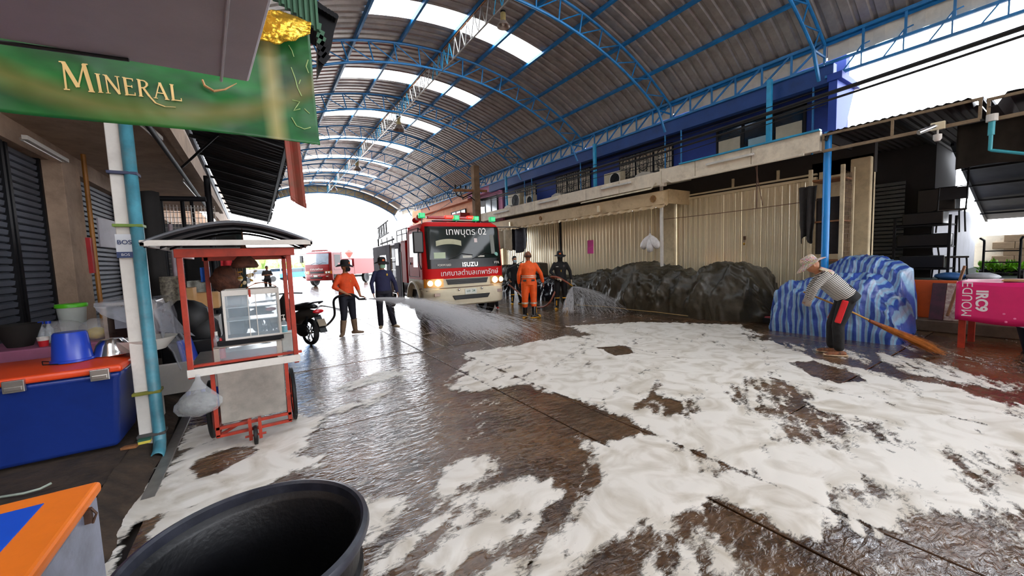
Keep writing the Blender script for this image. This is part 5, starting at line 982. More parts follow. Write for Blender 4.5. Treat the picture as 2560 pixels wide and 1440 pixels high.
P = at(540, 833, Y=4.35); t = thing('spray_bottle', 'clear bottle with a white cap left of the glass cabinet', 'bottle', (P.x, 4.35, .765)); m = MB(); m.lathe([(0, .0), (.025, 0), (.025, .2), (.011, .24), (0, .24)], (0, 0, 0), 14); m.build('body', MATS['clear_pet'], t, smooth=True); m = MB(); m.lathe([(.012, .235), (.012, .27), (0, .27)], (0, 0, 0), 10); m.build('cap', M_white, t)
P = at(551, 838, Y=4.34); t = thing('sauce_bottle', 'red cone bottle between the clear bottle and the cabinet', 'bottle', (P.x, 4.34, .765)); m = MB(); m.lathe([(0, 0), (.028, 0), (.028, .13), (.006, .21), (0, .21)], (0, 0, 0), 14); m.build('body', mat('sauce_red', 'c81824', .35), t, smooth=True)
m = MB(); m.cyl((.2, 4.26, .765), (.2, 4.26, .785), .018, 12); o = m.build('bottle_cap', M_bp, None); o['label'] = 'small blue cap lying on the cart counter'; o['category'] = 'cap'
# clear bag of grey waste hanging on the cart
m = MB(); P = at(495, 935, Y=4.1)
def bag(u, v):
    a = 2*PI*u; T_ = [.012, .018, .04, .075, .11, .14, .15, .12, 0]; k = T_[min(8, int(v*8))]; k2 = T_[min(8, int(v*8)+1)]; r = k+(k2-k)*(v*8-int(v*8)); r *= 1+.25*(f1(a*1.3 if a < PI else (2*PI-a)*1.3, v*6, 4, 5)-.5)
    return (P.x-.02*v+r*math.cos(a)*1.1, 4.08+r*math.sin(a)*.6, P.z-.36*v)
m.grid(bag, 30, 32); wb = m.build('waste_bag', sheer('clear_bag_film', 'cfd2d6', .3, .2), None, smooth='all'); wb['label'] = 'clear plastic bag of grey waste hanging from the left cart post'; wb['category'] = 'bag'
m = MB(); m.blob((P.x-.02, 4.09, P.z-.25), .11, 18, sc=(1.2, .65, .8), noise=.14); m.build('contents', mat('grey_waste', '6a6c66', .6, 0, .4, 14, bump=.8, bs=14), wb, world=True, smooth='all')

# ================================================================== FOREGROUND
# black bin
bn = thing('black_bin', 'large empty black plastic bin right in front of the camera', 'bin', (-.072, 1.325, 0)); M_bin = mat('scuffed_black_plastic', '0a0b10', .42, 0, .3, 5, dirt=.18, dc='2a2c32', bump=.1, bs=60)
m = MB(); m.lathe([(0, 0), (.24, 0), (.25, .02), (.285, .62), (.297, .63), (.297, .66), (.287, .67), (.3, .768), (.296, .772), (.284, .758), (.28, .75), (.268, .6), (.235, .03), (0, .02)], (0, 0, 0), 64); m.build('shell', M_bin, bn, smooth=35)
m = MB(); m.lathe([(.3, .765), (.318, .773), (.323, .788), (.319, .803), (.306, .808), (.298, .8), (.296, .772)], (0, 0, 0), 72); m.build('rim', mat('scuffed_rim', '2c2e38', .32, 0, .3, 14, dirt=.35, dc='5a5c64'), bn, smooth=True)
M_chip = mat('paint_chip', 'a8a2a4', .7, 0, .15)
for k, (px, py, s_) in enumerate(((838, 1232, .012), (812, 1262, .018), (845, 1262, .01), (842, 1307, .008))):
    # small scuffs stuck on the inner wall
    r_ = RW @ np.array([px-1280., 720.-py, -FPX]); best = None
    for q in range(400):
        t_ = .0006+.0000035*q; c = CAM+r_*t_
        d_ = math.hypot(c[0]+.06, c[1]-1.3); rr = .272+(c[2]-.6)*.21
        if d_ >= rr-.003 and c[1] > 1.3: best = c; break
    if best is not None:
        n_ = Vector((-.06-best[0], 1.3-best[1], 0)).normalized(); R_ = rotX((n_.y, -n_.x, 0), (0, 0, 1)); m = MB(); m.add([Vector(best)+n_*.002+R_ @ Vector(v) for v in ((-s_, -s_*.8, 0), (s_*.4, -s_, 0), (s_, s_*.5, 0), (0, s_*1.3, 0), (-s_*.6, s_*.3, 0))], [(0, 1, 2, 3, 4)]); m.build('scuff', M_chip, bn, world=True)
# orange and blue lidded box
bx = thing('painted_box', 'box with an orange and blue lid in the bottom left corner', 'box', (-1.1, 2.1, .0)); M_ob = mat('bright_orange_paint', 'f07a1e', .4, 0, .06, 3, dirt=.18, dc='a04a18'); M_bb = mat('bright_blue_paint', '1450c8', .4, 0, .08, 2, dirt=.1, dc='6f86b8')
m = MB(); m.box(-1.62, -.705, 1.5, 2.62, .545, .6); m.build('lid', M_ob, bx, world=True, bev=.02, bseg=3)
m = MB(); m.box(-1.5, -.855, 1.6, 2.5, .598, .6025); m.build('blue_field', M_bb, bx, world=True, bev=.001)
m = MB(); m.box(-1.6, -.72, 1.52, 2.6, .0, .545); m.build('body', mat('scuffed_steel_blue', '8c93a8', .35, .3, .2, 5, dirt=.5, dc='4a4038'), bx, world=True, bev=.015)
P = at(235, 1330, X=-.7); m = MB(); m.box(-.722, -.7, P.y-.02, P.y+.015, .49, .55); m.tube([(-.7, P.y, .55), (-.685, P.y, .52), (-.7, P.y, .48)], .005, 6); m.build('latch', M_brown, bx, world=True)
# grey panel overhead
gp = thing('overhead_flap', 'smooth grey metal flap hanging overhead across the top left', 'flap', (-.6, .8, 2.08)); M_gp = mat('mauve_grey_enamel', 'aaa2a8', .4, .1, .05, 8, bump=.03, bs=200)
m = MB(); m.add([(-1.5, .25, 2.1), (.045, .25, 2.1), (.06, .88, 2.1), (.018, 1.29, 2.1), (-.42, 1.30, 2.1), (-1.5, 1.30, 2.1)]+[(-1.5, .25, 2.13), (.045, .25, 2.13), (.06, .88, 2.13), (.018, 1.29, 2.13), (-.42, 1.30, 2.13), (-1.5, 1.30, 2.13)], [(0, 1, 2, 3, 4, 5), (11, 10, 9, 8, 7, 6)]+[(i, (i+1) % 6, 6+(i+1) % 6, 6+i) for i in range(6)]); m.build('sheet', M_gp, gp, world=True, bev=.006)
a, b_ = at(570, 0, Z=2.097), at(553, 202, Z=2.097); m = MB(); m.tube([a-(b_-a)*.6, a, b_], .0035, 6); m.build('ridge_seam', mat('light_edge', 'b6b2b8', .25, .2, .05), gp, world=True)
a, b_ = at(-60, 97, Z=2.095), at(322, 150, Z=2.095); m = MB(); m.tube([a, b_], .004, 6); m.build('dark_slot', M_blackp, gp, world=True)  # shade of the slot along the flap put in as a black strip
# banner
bn2 = thing('green_banner', 'green drinks banner lettered MINERAL hanging across the top left', 'banner', (-.2, 2.0, 2.3)); YB_ = 2.0
M_ban = bpy.data.materials.new('green_printed_vinyl'); M_ban.use_nodes = True; n, l, p = nodes(M_ban); tc = n.new('ShaderNodeUVMap'); tc.uv_map = 'UVMap'
sp_ = n.new('ShaderNodeSeparateXYZ'); l.new(tc.outputs[0], sp_.inputs[0]); nz = n.new('ShaderNodeTexNoise'); nz.inputs['Scale'].default_value = 3; nz.inputs['Detail'].default_value = 5; l.new(tc.outputs[0], nz.inputs['Vector'])
# a pale olive swoosh sweeping across and a pale vertical band near the right end
def mth(op, a, b=None, c=None, clamp=False):
    q = n.new('ShaderNodeMath'); q.operation = op; q.use_clamp = clamp
    for i_, x in enumerate((a, b, c)):
        if x is None: continue
        if isinstance(x, (int, float)): q.inputs[i_].default_value = x
        else: l.new(x, q.inputs[i_])
    return q.outputs[0]
Ux, Vy = sp_.outputs[0], sp_.outputs[1]
cur = mth('ADD', mth('MULTIPLY', mth('POWER', mth('SUBTRACT', Ux, .52), 2.0), 1.9), .10)      # parabola: lowest in the middle
d1 = mth('ABSOLUTE', mth('SUBTRACT', Vy, cur)); d1 = mth('ADD', d1, mth('MULTIPLY', mth('SUBTRACT', nz.outputs['Fac'], .5), .12)); sw = mth('SUBTRACT', 1.0, mth('DIVIDE', d1, .13), clamp=True)
d2 = mth('ABSOLUTE', mth('SUBTRACT', Ux, .865)); bd = mth('SUBTRACT', 1.0, mth('DIVIDE', d2, .04), clamp=True)
r1 = n.new('ShaderNodeValToRGB'); r1.color_ramp.elements[0].color = lin('083a1c'); r1.color_ramp.elements[1].color = lin('14702c'); r1.color_ramp.elements[0].position = .35; r1.color_ramp.elements[1].position = .65; l.new(nz.outputs['Fac'], r1.inputs[0])
mx = n.new('ShaderNodeMixRGB'); l.new(mth('MULTIPLY', sw, .75), mx.inputs[0]); l.new(r1.outputs[0], mx.inputs[1]); mx.inputs[2].default_value = lin('6f6a34')
mx2 = n.new('ShaderNodeMixRGB'); l.new(mth('MULTIPLY', bd, .9), mx2.inputs[0]); l.new(mx.outputs[0], mx2.inputs[1]); mx2.inputs[2].default_value = lin('9c9460')
bk = mth('MULTIPLY', mth('SUBTRACT', 1.0, mth('DIVIDE', mth('ABSOLUTE', mth('SUBTRACT', mth('ADD', mth('MULTIPLY', Ux, 1.0), mth('MULTIPLY', Vy, -.45)), .47)), .12), clamp=True), .6)
mx3 = n.new('ShaderNodeMixRGB'); l.new(bk, mx3.inputs[0]); l.new(mx2.outputs[0], mx3.inputs[1]); mx3.inputs[2].default_value = lin('0c2a1c'); l.new(mx2.outputs[0], p.inputs['Base Color']); p.inputs['Roughness'].default_value = .42
# the vinyl is opaque, no transmission
p.inputs['Transmission Weight'].default_value = 0.0
bl = at(0, 262, Y=YB_); br = at(801, 355, Y=YB_); tr = at(786, 75, Y=YB_)
def ban(u, v):
    x = -.95+(br.x+.95)*u; z = (2.155+.045*math.sin(max(0, min(1, u*1.0))*PI)*-.3)+(tr.z-br.z)*v*(1-.12*u*0)
    y = YB_+.018*math.sin(u*7+v*3)+.03*math.sin((u*1.4+v)*5)*(1-v)*.4+.012*(f1(u*8, v*4, 3)-.5)*2
    return (x-.015*v*u, y, z)
m = MB(); m.grid(ban, 120, 40); o = m.build('printed_sheet', M_ban, bn2, smooth='all', world=True, solid=.003)
ul = o.data.uv_layers.new(name='UVMap'); idx = np.zeros(len(o.data.loops), int); o.data.loops.foreach_get('vertex_index', idx); uvs = np.array([(i/120, j/40) for j in range(41) for i in range(121)]); ul.data.foreach_set('uv', uvs[idx].reshape(-1).astype(np.float32))
# hand-drawn roman capitals from straight strokes with serifs, and a sweeping tail
GL = {'M': (1.05, [(.08, 0, .16, 1, .07), (.16, 1, .5, .12, .15), (.5, .12, .84, 1, .06), (.84, 1, .94, 0, .15)], [(0, 0, .2, 0), (.02, 1, .22, 1), (.8, 1, .98, 1), (.82, 0, 1.04, 0)]),
 'I': (.34, [(.17, 0, .17, 1, .15)], [(.04, 0, .3, 0), (.04, 1, .3, 1)]),
 'N': (.86, [(.14, 0, .14, 1, .07), (.14, 1, .72, .02, .15), (.72, 0, .72, 1, .07)], [(.02, 0, .26, 0), (.0, 1, .2, 1), (.6, 1, .84, 1)]),
 'E': (.66, [(.16, 0, .16, 1, .15), (.16, .97, .56, .97, .07), (.16, .52, .48, .52, .07), (.16, .03, .6, .03, .07)], [(.04, 0, .2, 0), (.04, 1, .2, 1), (.56, .84, .56, 1), (.6, 0, .6, .18), (.48, .44, .48, .6)]),
 'R': (.76, [(.16, 0, .16, 1, .15), (.16, .97, .42, .97, .07), (.42, .97, .56, .86, .09), (.56, .86, .56, .68, .13), (.56, .68, .42, .55, .09), (.42, .55, .16, .5, .07), (.36, .5, .62, .05, .13), (.62, .05, .9, -.3, .1), (.9, -.3, 1.4, -.46, .06), (1.4, -.46, 2.0, -.42, .03)], [(.04, 0, .28, 0), (.04, 1, .2, 1)]),
 'A': (.84, [(.1, 0, .42, 1, .06), (.42, 1, .74, 0, .15), (.22, .34, .6, .34, .06)], [(0, 0, .22, 0), (.6, 0, .86, 0)]),
 'L': (.66, [(.16, 0, .16, 1, .15), (.16, .03, .6, .03, .07)], [(.04, 0, .2, 0), (.04, 1, .28, 1), (.62, 0, .62, .2)])}
A0 = at(163, 226, Y=YB_); A1 = at(462, 262, Y=YB_); base = (A1-A0); base.y = 0; L_ = base.length; bx_ = base.normalized(); up_ = Vector((-bx_.z, 0, bx_.x))
tot = GL['M'][0]*1.45+.1+sum(GL[c][0]+.08 for c in 'INERAL'); sc_ = L_/tot; cur_ = A0.copy(); M_let = mat('pale_gold_print', 'd8b878', .5, 0, .06, 4)
for k, c in enumerate('MINERAL'):
    s_ = sc_*(1.45 if k == 0 else 1); m = MB()
    for (xa, za, xb_, zb, w_) in GL[c][1]:
        P_a = cur_+bx_*xa*s_+up_*za*s_*(1.15); P_b = cur_+bx_*xb_*s_+up_*zb*s_*1.15; m.bar(P_a+Vector((0, -.03, 0)), P_b+Vector((0, -.03, 0)), .0015, w_*s_, up=(P_b-P_a).cross(Vector((0, 1, 0))))
    for (xa, za, xb_, zb) in GL[c][2]:
        P_a = cur_+bx_*xa*s_+up_*za*s_*1.15; P_b = cur_+bx_*xb_*s_+up_*zb*s_*1.15; m.bar(P_a+Vector((0, -.03, 0)), P_b+Vector((0, -.03, 0)), .0015, .05*s_, up=(P_b-P_a).cross(Vector((0, 1, 0))))
    # letters follow the sheet
    dy = []
    for i_, (x, y, z) in enumerate(m.v):
        u = (x+.95)/(br.x+.95); v = (z-2.155)/(tr.z-br.z); m.v[i_] = (x, ban(u, v)[1]-.009+(y-(YB_-.03)), z)
    m.build('letter', M_let, bn2, world=True); cur_ = cur_+bx_*(GL[c][0]+.08)*s_
M_cur = mat('pale_green_print', '9cb878', .5)
for (pts) in ([(728, 165), (738, 190), (745, 215), (755, 235)], [(732, 245), (750, 250), (742, 262), (735, 272), (752, 268)], [(730, 290), (742, 312), (762, 320), (778, 315)], [(762, 268), (775, 280)], [(735, 140), (730, 125), (722, 112)], [(770, 150), (765, 165), (772, 180)], [(752, 195), (748, 205)]):
    m = MB(); pp_ = []
    for q in pts:
        P = at(*q, Y=YB_); u = (P.x+.95)/(br.x+.95); v = (P.z-2.155)/(tr.z-br.z); pp_.append((P.x, ban(u, v)[1]-.004, P.z))
    m.tube(pp_, .0022, 5); m.build('scroll_line', M_cur, bn2, world=True)
P = at(535, 215, Y=1.985); m = MB(); m.tube([at(506, 200, Y=1.975), at(512, 215, Y=1.975), at(535, 228, Y=1.975), at(562, 224, Y=1.975), at(592, 208, Y=1.975)], [.008, .01, .009, .006, .002], 6, flat=.5); m.build('painted_crescent', mat('brown_cream_print', 'c09468', .5, 0, .2, 9), bn2, world=True)
# gold foil bag
P = at(720, 68, Y=1.93); m = MB()
def foil(u, v):
    a = at(650+128*u, 25+36*u*u, Y=1.93); b = at(645+130*u, 100-18*max(0, u-.4)**1*1.6-0*u+10*math.sin(u*3), Y=1.93); c = a.lerp(b, v); r = .02*math.sin(PI*v)*math.sin(PI*min(1, u*1.1))
    return (c.x, 1.93-r+.014*(f1(u*9, v*6, 3, 9)-.5)-.012*abs(f1(u*14+v*5,v*9-u*6,2,5)-.5), c.z+.01*(f1(u*6, v*3, 2, 2)-.5))
m.grid(foil, 40, 24); o = m.build('foil_bag', mat('gold_foil', 'd9ae3a', .22, .75, .12, 9, bump=.5, bs=22), None, smooth='all', solid=.006); o['label'] = 'crumpled gold foil bag tucked above the green banner'; o['category'] = 'bag'
# green corrugated fascia and the roof it closes
gf = thing('green_fascia', 'green corrugated metal fascia and dark roof edge above the banner', 'fascia', (.3, 2.3, 2.9)); M_gr = mat('faded_green_sheet', '3d6a50', .5, .1, .2, 4, dirt=.35, dc='2a3a2c')
xa_, xb_, zt_ = at(640, 40, Y=2.12).x, at(797, 60, Y=2.12).x, 3.1
for k in range(11):
    w_ = (xb_-xa_)/11; x0_ = xa_+w_*k; zb_ = at(797, 78, Y=2.12).z+.012*(10-k); m = MB()
    m.prism([(x0_, 2.12), (x0_+.35*w_, 2.12), (x0_+.45*w_, 2.105), (x0_+.9*w_, 2.105), (x0_+w_, 2.12), (x0_+w_, 2.128), (x0_, 2.128)], 'z', zb_, zt_); m.build('corrugation', M_gr, gf, world=True)
a = at(800, 25, Y=2.2); b_ = at(842, 40, Y=2.2); c = at(828, 120, Y=2.2); d = at(795, 190, Y=2.2); e_ = at(795, 60, Y=2.2); f_ = at(740, -40, Y=2.2)
m = MB(); m.prism([(q.x, q.z) for q in (f_, b_, c, d, e_)], 'y', 2.2, 2.26); m.build('roof_edge', M_dark, gf, world=True)
for k in range(9): a = at(765+9*k, -10+5.5*k, Y=2.18); m = MB(); m.cyl((a.x, 2.16, a.z-.02), (a.x, 2.5, a.z-.03), .014, 8); m.build('roof_rib', M_dark, gf, world=True)
for k in range(6): a = at(800+4*k, 62+15*k, Y=2.17); b_ = at(797+4*k-3*k, 76+15*k+6, Y=2.17); m = MB(); m.bar(a, b_, .012, .03); m.build('splinter', M_gr if k < 3 else M_dark, gf, world=True)
m = MB(); m.bar((-1.5, 2.08, 2.92), (.36, 2.08, 2.92), .03); m.bar((-1.5, 2.05, 2.14+.04), (-.05, 2.05, 2.14+.05), .02); m.build('support_bar', M_dark, gf, world=True)
# ================================================================== FIRE TRUCKS
M_red = mat('fire_red_paint', 'c81a1c', .5, 0, .06, 2, dirt=.12, dc='701010'); M_crm = mat('cream_bumper_paint', 'd9d0b6', .45, 0, .05, 2, dirt=.2, dc='8c8068')
M_bg = mat('black_gloss', '0b0c0e', .2, 0, .1, 3); M_ws = mat('windscreen_glass', '1b2422', .06, 0, .3, 1.2); M_ws.node_tree.nodes['Principled BSDF'].inputs['Specular IOR Level'].default_value = .28; M_bg.node_tree.nodes['Principled BSDF'].inputs['Specular IOR Level'].default_value = .3
M_txt = mat('clean_white_lettering', 'f6f5f0', .5, 0, .02)
for q_ in (M_red, M_crm): q_.node_tree.nodes['Principled BSDF'].inputs['Specular IOR Level'].default_value = .12
M_pnl = mat('purple_grey_side_panel', '5d586c', .7, 0, .15, 1.2, dirt=.2, dc='4a2c3a'); M_pnl.node_tree.nodes['Principled BSDF'].inputs['Specular IOR Level'].default_value = .15
def truck(name, label, loc, rz, main):
    t = thing(name, label, 'fire truck', loc, rz); WD = 2.25; LC = 1.55; r = .2
    M_red = mat('fire_red_paint', 'c01a1c') if main else mat('deep_red_paint', '8a0d10', .3, 0, .06, 2)
    segs = [('L', LC-r), ('a', r*PI/2), ('F', WD-2*r), ('b', r*PI/2), ('R', LC-r)]; tot = sum(s[1] for s in segs)
    def path(d):
        for k_, L in segs:
            if d <= L or k_ == 'R':
                if k_ == 'L': return (0, LC-d, -1, 0)
                if k_ == 'a': a = d/r; return (r-r*math.cos(a), r-r*math.sin(a), -math.cos(a), -math.sin(a))
                if k_ == 'F': return (r+d, 0, 0, -1)
                if k_ == 'b': a = d/r; return (WD-r+r*math.sin(a), r-r*math.cos(a), math.sin(a), -math.cos(a))
                return (WD, r+d, 1, 0)
            d -= L
    def cabP(d, z, off=0):
        x, y, nx_, ny_ = path(d); h = max(0, z-1.4); top = max(0, (z-2.42)/.16); ins = .03*h+.12*top**2
        fwd = .10*h*max(0, 1-y/.9)+.05*((x-WD/2)/(WD/2))**2*max(0, 1-y/.6)
        x = WD/2+(x-WD/2)*(1-ins/(WD/2)); y = y+fwd+(.12*top**2)*max(0, 1-y/.9)
        return Vector((x+nx_*off, y+ny_*off, z))
    dF0 = LC-r+r*PI/4; dF1 = tot-dF0; dMid = tot/2
    def skin(nm, mt, d0, d1, z0, z1, off=0, nu=40, nv=10, parent=t, solid=0, f=None, **k):
        m = MB(); m.grid(lambda u, v: cabP(*(f(u, v) if f else (d0+(d1-d0)*u, z0+(z1-z0)*v)), off), nu, nv); return m.build(nm, mt, parent, smooth=True, solid=solid, **k)
    skin('cab_shell', M_red, 0, tot, 1.135, 2.58, 0, 90, 22)
    m = MB(); ring = [cabP(tot*i/60, 2.58) for i in range(61)]; m.add([tuple(p_) for p_ in ring], [tuple(range(61))]); m.box(.05, WD-.05, LC-.02, LC, .6, 2.55); m.build('cab_roof', M_red, t)
    skin('lower_cab', M_crm if main else M_red, 0, tot, .86, 1.135, -.005, 80, 4)
    m = MB(); m.box(.06, WD-.06, .12, LC, .6, .9); m.build('cab_floor', M_dark, t)
    skin('windscreen_surround', M_bg if main else M_red, 0, 0, 0, 0, .012, 44, 12, f=lambda u, v: (dF0+.02+(dF1-dF0-.04)*(.5+(u-.5)*(1-.03*(1-v))), 1.40+1.06*v))
    ws = skin('windscreen', M_ws if main else mat('pale_windscreen', 'aebfd0', .08, 0, .2, 1, coat=.6), 0, 0, 0, 0, .02, 44, 12, f=lambda u, v: (dF0+.08+(dF1-dF0-.16)*(.5+(u-.5)*(1-.03*(1-v))), 1.63+.8*v))
    for s in (0, 1):      # side glass and doors
        a, b = (.25, 1.0) if s == 0 else (tot-1.0, tot-.25)
        skin('side_window', M_bg, a, b, 1.72, 2.34, .008, 8, 8); skin('side_window_low', M_ws, a+.35 if s == 0 else a, b if s == 0 else b-.35, 1.45, 1.72, .009, 6, 4)
        m = MB(); 
        for zz in (1.2, 2.45): m.tube([cabP(a-.12, zz, .004), cabP((a+b)/2, zz, .004), cabP(b+.1, zz, .004)], .006, 4)
        m.tube([cabP(a-.12, 1.2, .004), cabP(a-.12, 2.45, .004)], .006, 4); m.tube([cabP(b+.1, 1.2, .004), cabP(b+.1, 2.45, .004)], .006, 4); m.build('door_seam', M_dark, t)
        P = cabP(a+.08 if s == 0 else b-.08, 1.55, .02); m = MB(); m.blob(P, .04, 10, sc=(.4, 1.3, 1)); m.build('door_handle', M_blackp, t, smooth=True)
    # grille, lamps, bumper
    m = MB(); m.grid(lambda u, v: cabP(dMid-.6+1.2*u*(1)+(.06-.12*u)*(1-v), .98+.14*v, .008), 20, 2); g_ = m.build('grille', M_blackp, t)
    for k in range(3): m = MB(); m.tube([cabP(dMid-.56+1.12*u/6, 1.01+.035*k, .016) for u in range(7)], .006, 5); m.build('grille_bar', M_dark, t)
    M_hl = mat('lit_headlamp', 'ffe2b0', .2, 0, .2, 9, emit='ffd9a0', es=7.0) if main else mat('clear_headlamp', 'c8ccd0', .15, .3, .1)
    M_hf = mat('headlamp_reflector', 'd8a86a', .15, .6, .15, 12)
    for s in (-1, 1):
        m = MB(); m.grid(lambda u, v: cabP(dMid+s*(.66+.42*u), .935+.21*v, .012), 12, 4); hl = m.build('headlamp', M_hf, t, smooth=True)
        for c, w_ in ((.80, .085), (.99, .07)):
            m = MB(); m.lathe([(0, 0), (w_, 0), (w_*.9, .02), (0, .03)], cabP(dMid+s*c, 1.04, .012), 16, R=rotX((1, 0, 0), (0, 0, 1)).to_3x3() @ Matrix(((1, 0, 0), (0, 1, 0), (0, 0, 1)))); m.build('lamp_bulb', M_hl, t, smooth=True)
        m = MB(); m.grid(lambda u, v: cabP(dMid+s*(1.09+.07*u), .93+.22*v, .014), 4, 3); m.build('indicator', mat('amber_lens', 'e08a28', .2, 0, .1), t)
    m = MB(); BM = M_crm if main else M_red
    pr = [(.05, .88), (-.06, .87), (-.1, .8), (-.1, .6), (-.07, .48), (.02, .44), (.1, .44)]
    def bum(u, v):
        k = v*(len(pr)-1); i = min(len(pr)-2, int(k)); y, z = pr[i][0]+(pr[i+1][0]-pr[i][0])*(k-i), pr[i][1]+(pr[i+1][1]-pr[i][1])*(k-i); s = 2*u-1; c = abs(s)**7
        return (WD/2+s*(WD/2+.02), y-.05*(1-s*s)+.38*c, z+.05*c*(1-v)*0)
    m.grid(bum, 60, 18); bp_ = m.build('bumper', BM, t, smooth=30, solid=.02)
    m = MB(); m.tube([Vector(bum(u/40, 0))+Vector((0, 0, .01)) for u in range(41)], .022, 6); m.build('bumper_trim', mat('brown_rubber_trim', '6a5548', .6), t, smooth=True)
    m = MB(); m.tube([Vector(bum(u/40, .9))+Vector((0, -.004, 0)) for u in range(3, 38)], .006, 5); m.build('bumper_crease', BM, t, smooth=True)
    m = MB(); m.prism([(WD/2-.5, .71), (WD/2+.55, .71), (WD/2+.48, .6), (WD/2-.44, .6)], 'y', -.178, -.14); m.build('air_intake', M_bg, t, bev=.01)
    m = MB(); m.box(WD/2-.16, WD/2+.16, -.175, -.16, .72, .86); pl = m.build('number_plate', mat('plate_white', 'd5d8cf', .5, 0, .04), t, bev=.004)
    for s in (-1, 1):
        m = MB(); P = Vector(bum(.5+s*.36, .45)); m.box(P.x-.12, P.x+.12, P.y-.02, P.y+.02, .71, .79); m.build('fog_lamp', mat('fog_lens', 'a08c80', .2, .2, .1), t, bev=.008)
        m = MB(); m.blob((WD/2+s*.32, -.16, .85), .035, 12); m.build('marker_knob', M_chrome, t, smooth=True)
        # mirror
        if s == -1:
            m = MB(); x_ = -.12 if s < 0 else WD+.25; m.box(x_-.13, x_+.13, .0, .1, 1.8 if s < 0 else 1.7, 2.32 if s < 0 else 2.05); m.build('mirror', M_blackp, t, bev=.03)
            m = MB(); m.tube([cabP(dF0-.25 if s < 0 else dF1+.25, 2.4), (x_, -.02, 2.4), (x_, .02, 2.25)], .014, 6); m.tube([(x_, .05, 1.85), (x_, .05, 1.55), cabP(dF0-.25 if s < 0 else dF1+.25, 1.4)], .014, 6); m.build('mirror_arm', M_blackp, t, smooth=True)
    # wheels: front axle and one rear pair
    def whl(x, y):
        R = Matrix(((0, 0, 1), (0, 1, 0), (-1, 0, 0))); rr = .45; w_ = .26; m = MB(); m.lathe([(rr*.6, -w_/2), (rr*.92, -w_/2), (rr, -w_*.36), (rr, w_*.36), (rr*.92, w_/2), (rr*.6, w_/2)], (x, y, rr), 32, R=R); o = m.build('wheel', M_black, t, smooth=30)
        m = MB(); m.lathe([(0, -w_*.3), (rr*.3, -w_*.3), (rr*.36, -w_*.12), (rr*.58, -w_*.2), (rr*.62, -w_*.5), (rr*.62, w_*.5), (0, w_*.4)], (x, y, rr), 24, R=R); m.build('rim', M_dark, o, smooth=30)
    for y in (.95, 4.9):
        for x in (.2, WD-.2): whl(x, y)
    m = MB(); m.box(.3, WD-.3, .5, 6.3, .5, .62); m.cyl((.1, .95, .45), (WD-.1, .95, .45), .06, 8); m.build('chassis', M_dark, t)
    def flare(u, v): a = PI*(.12+.8*u); return (-.06+.3*v, .95-.57*math.cos(a), .47+.55*math.sin(a))
    m = MB(); m.grid(flare, 18, 2); m.grid(lambda u, v: (-.06, .95-(.57+.07*v)*math.cos(PI*(.12+.8*u)), .47+(.55+.07*v)*math.sin(PI*(.12+.8*u))), 18, 1); m.build('wheel_arch', M_crm, t, solid=.02, smooth=40)
    m = MB(); m.box(-.0, .4, .45, 1.5, .46, .52) if not main else m.box(.0, .3, 1.35, 1.6, .3, .62); m.build('step', M_crm if main else M_dark, t, bev=.01)
    for x0 in (.5, 1.15):
        m = MB(); m.tube([cabP(dF0+x0+.1, 1.62, .03), cabP(dF0+x0+.45, 1.76, .035), cabP(dF0+x0+.75, 1.72, .035)], .01, 5); m.build('wiper', M_blackp, t)
    m = MB(); m.tube([(.4, .5, 2.63), (WD-.4, .5, 2.63)], .02, 6); 
    for x in (.45, WD-.45): m.bar((x, .5, 2.55), (x, .5, 2.64), .03)
    m.build('roof_rack', M_blackp, t)
    M_rl = mat('lit_red_beacon', 'ff2418', .2, 0, .1, emit='ff1a10', es=5.0); M_gl = mat('green_beacon', '16b06a', .2, 0, .2, 20, emit='10c878', es=.45)
    if main:
        m = MB(); m.box(.28, WD-.55, .46, .6, 2.69, 2.76); m.build('beacon_bar', mat('red_lens', 'b01818', .2, 0, .1), t, bev=.02)
        for x in (.75, 1.38): m = MB(); m.box(x, x+.28, .43, .55, 2.7, 2.775); m.build('beacon_red', M_rl, t, bev=.02)
        for x, z in ((.12, 2.75), (1.05, 2.71), (1.62, 2.70), (2.12, 2.69)):
            m = MB(); m.box(x-.08, x+.08, .36, .5, z-.06, z+.07); m.build('beacon_green', M_gl, t, bev=.02); m = MB(); m.bar((x, .43, 2.5), (x, .43, z-.05), .025); m.build('beacon_stem', M_blackp, t)
        m = MB(); m.blob((.1, .9, 2.68), .09, 14, sc=(1, 1.4, .8)); m.cyl((.1, .75, 2.7), (.1, .5, 2.72), .05, 12, .09); m.build('siren_horn', M_red, t, smooth=True)
        m = MB(); m.tube([cabP(dF1+.1, 2.47), (WD+.3, -.1, 2.44), (WD+.62, -.1, 2.4), (WD+.72, .0, 2.1), (WD+.6, .0, 1.5), (WD+.1, .1, 1.3)], .014, 6); m.build('mirror_stay', M_blackp, t, smooth=True)
    else:
        m = MB(); m.box(.5, WD-.5, .4, .6, 2.62, 2.72); m.build('beacon_bar', M_red, t, bev=.02)
    F_ = rotX((1, 0, 0), (0, 0, 1))
    def onfront(nm, body, size, d, z, off, mt, **k):
        P = cabP(d, z, off); o = text(nm, body, size, mt, t, P, (0, 0, 0), .0015, **k); q = Vector((0, .10, 1)).normalized() if z > 1.4 else Vector((0, 0, 1)); o.rotation_euler = rotX((1, 0, 0), q).to_euler(); return o
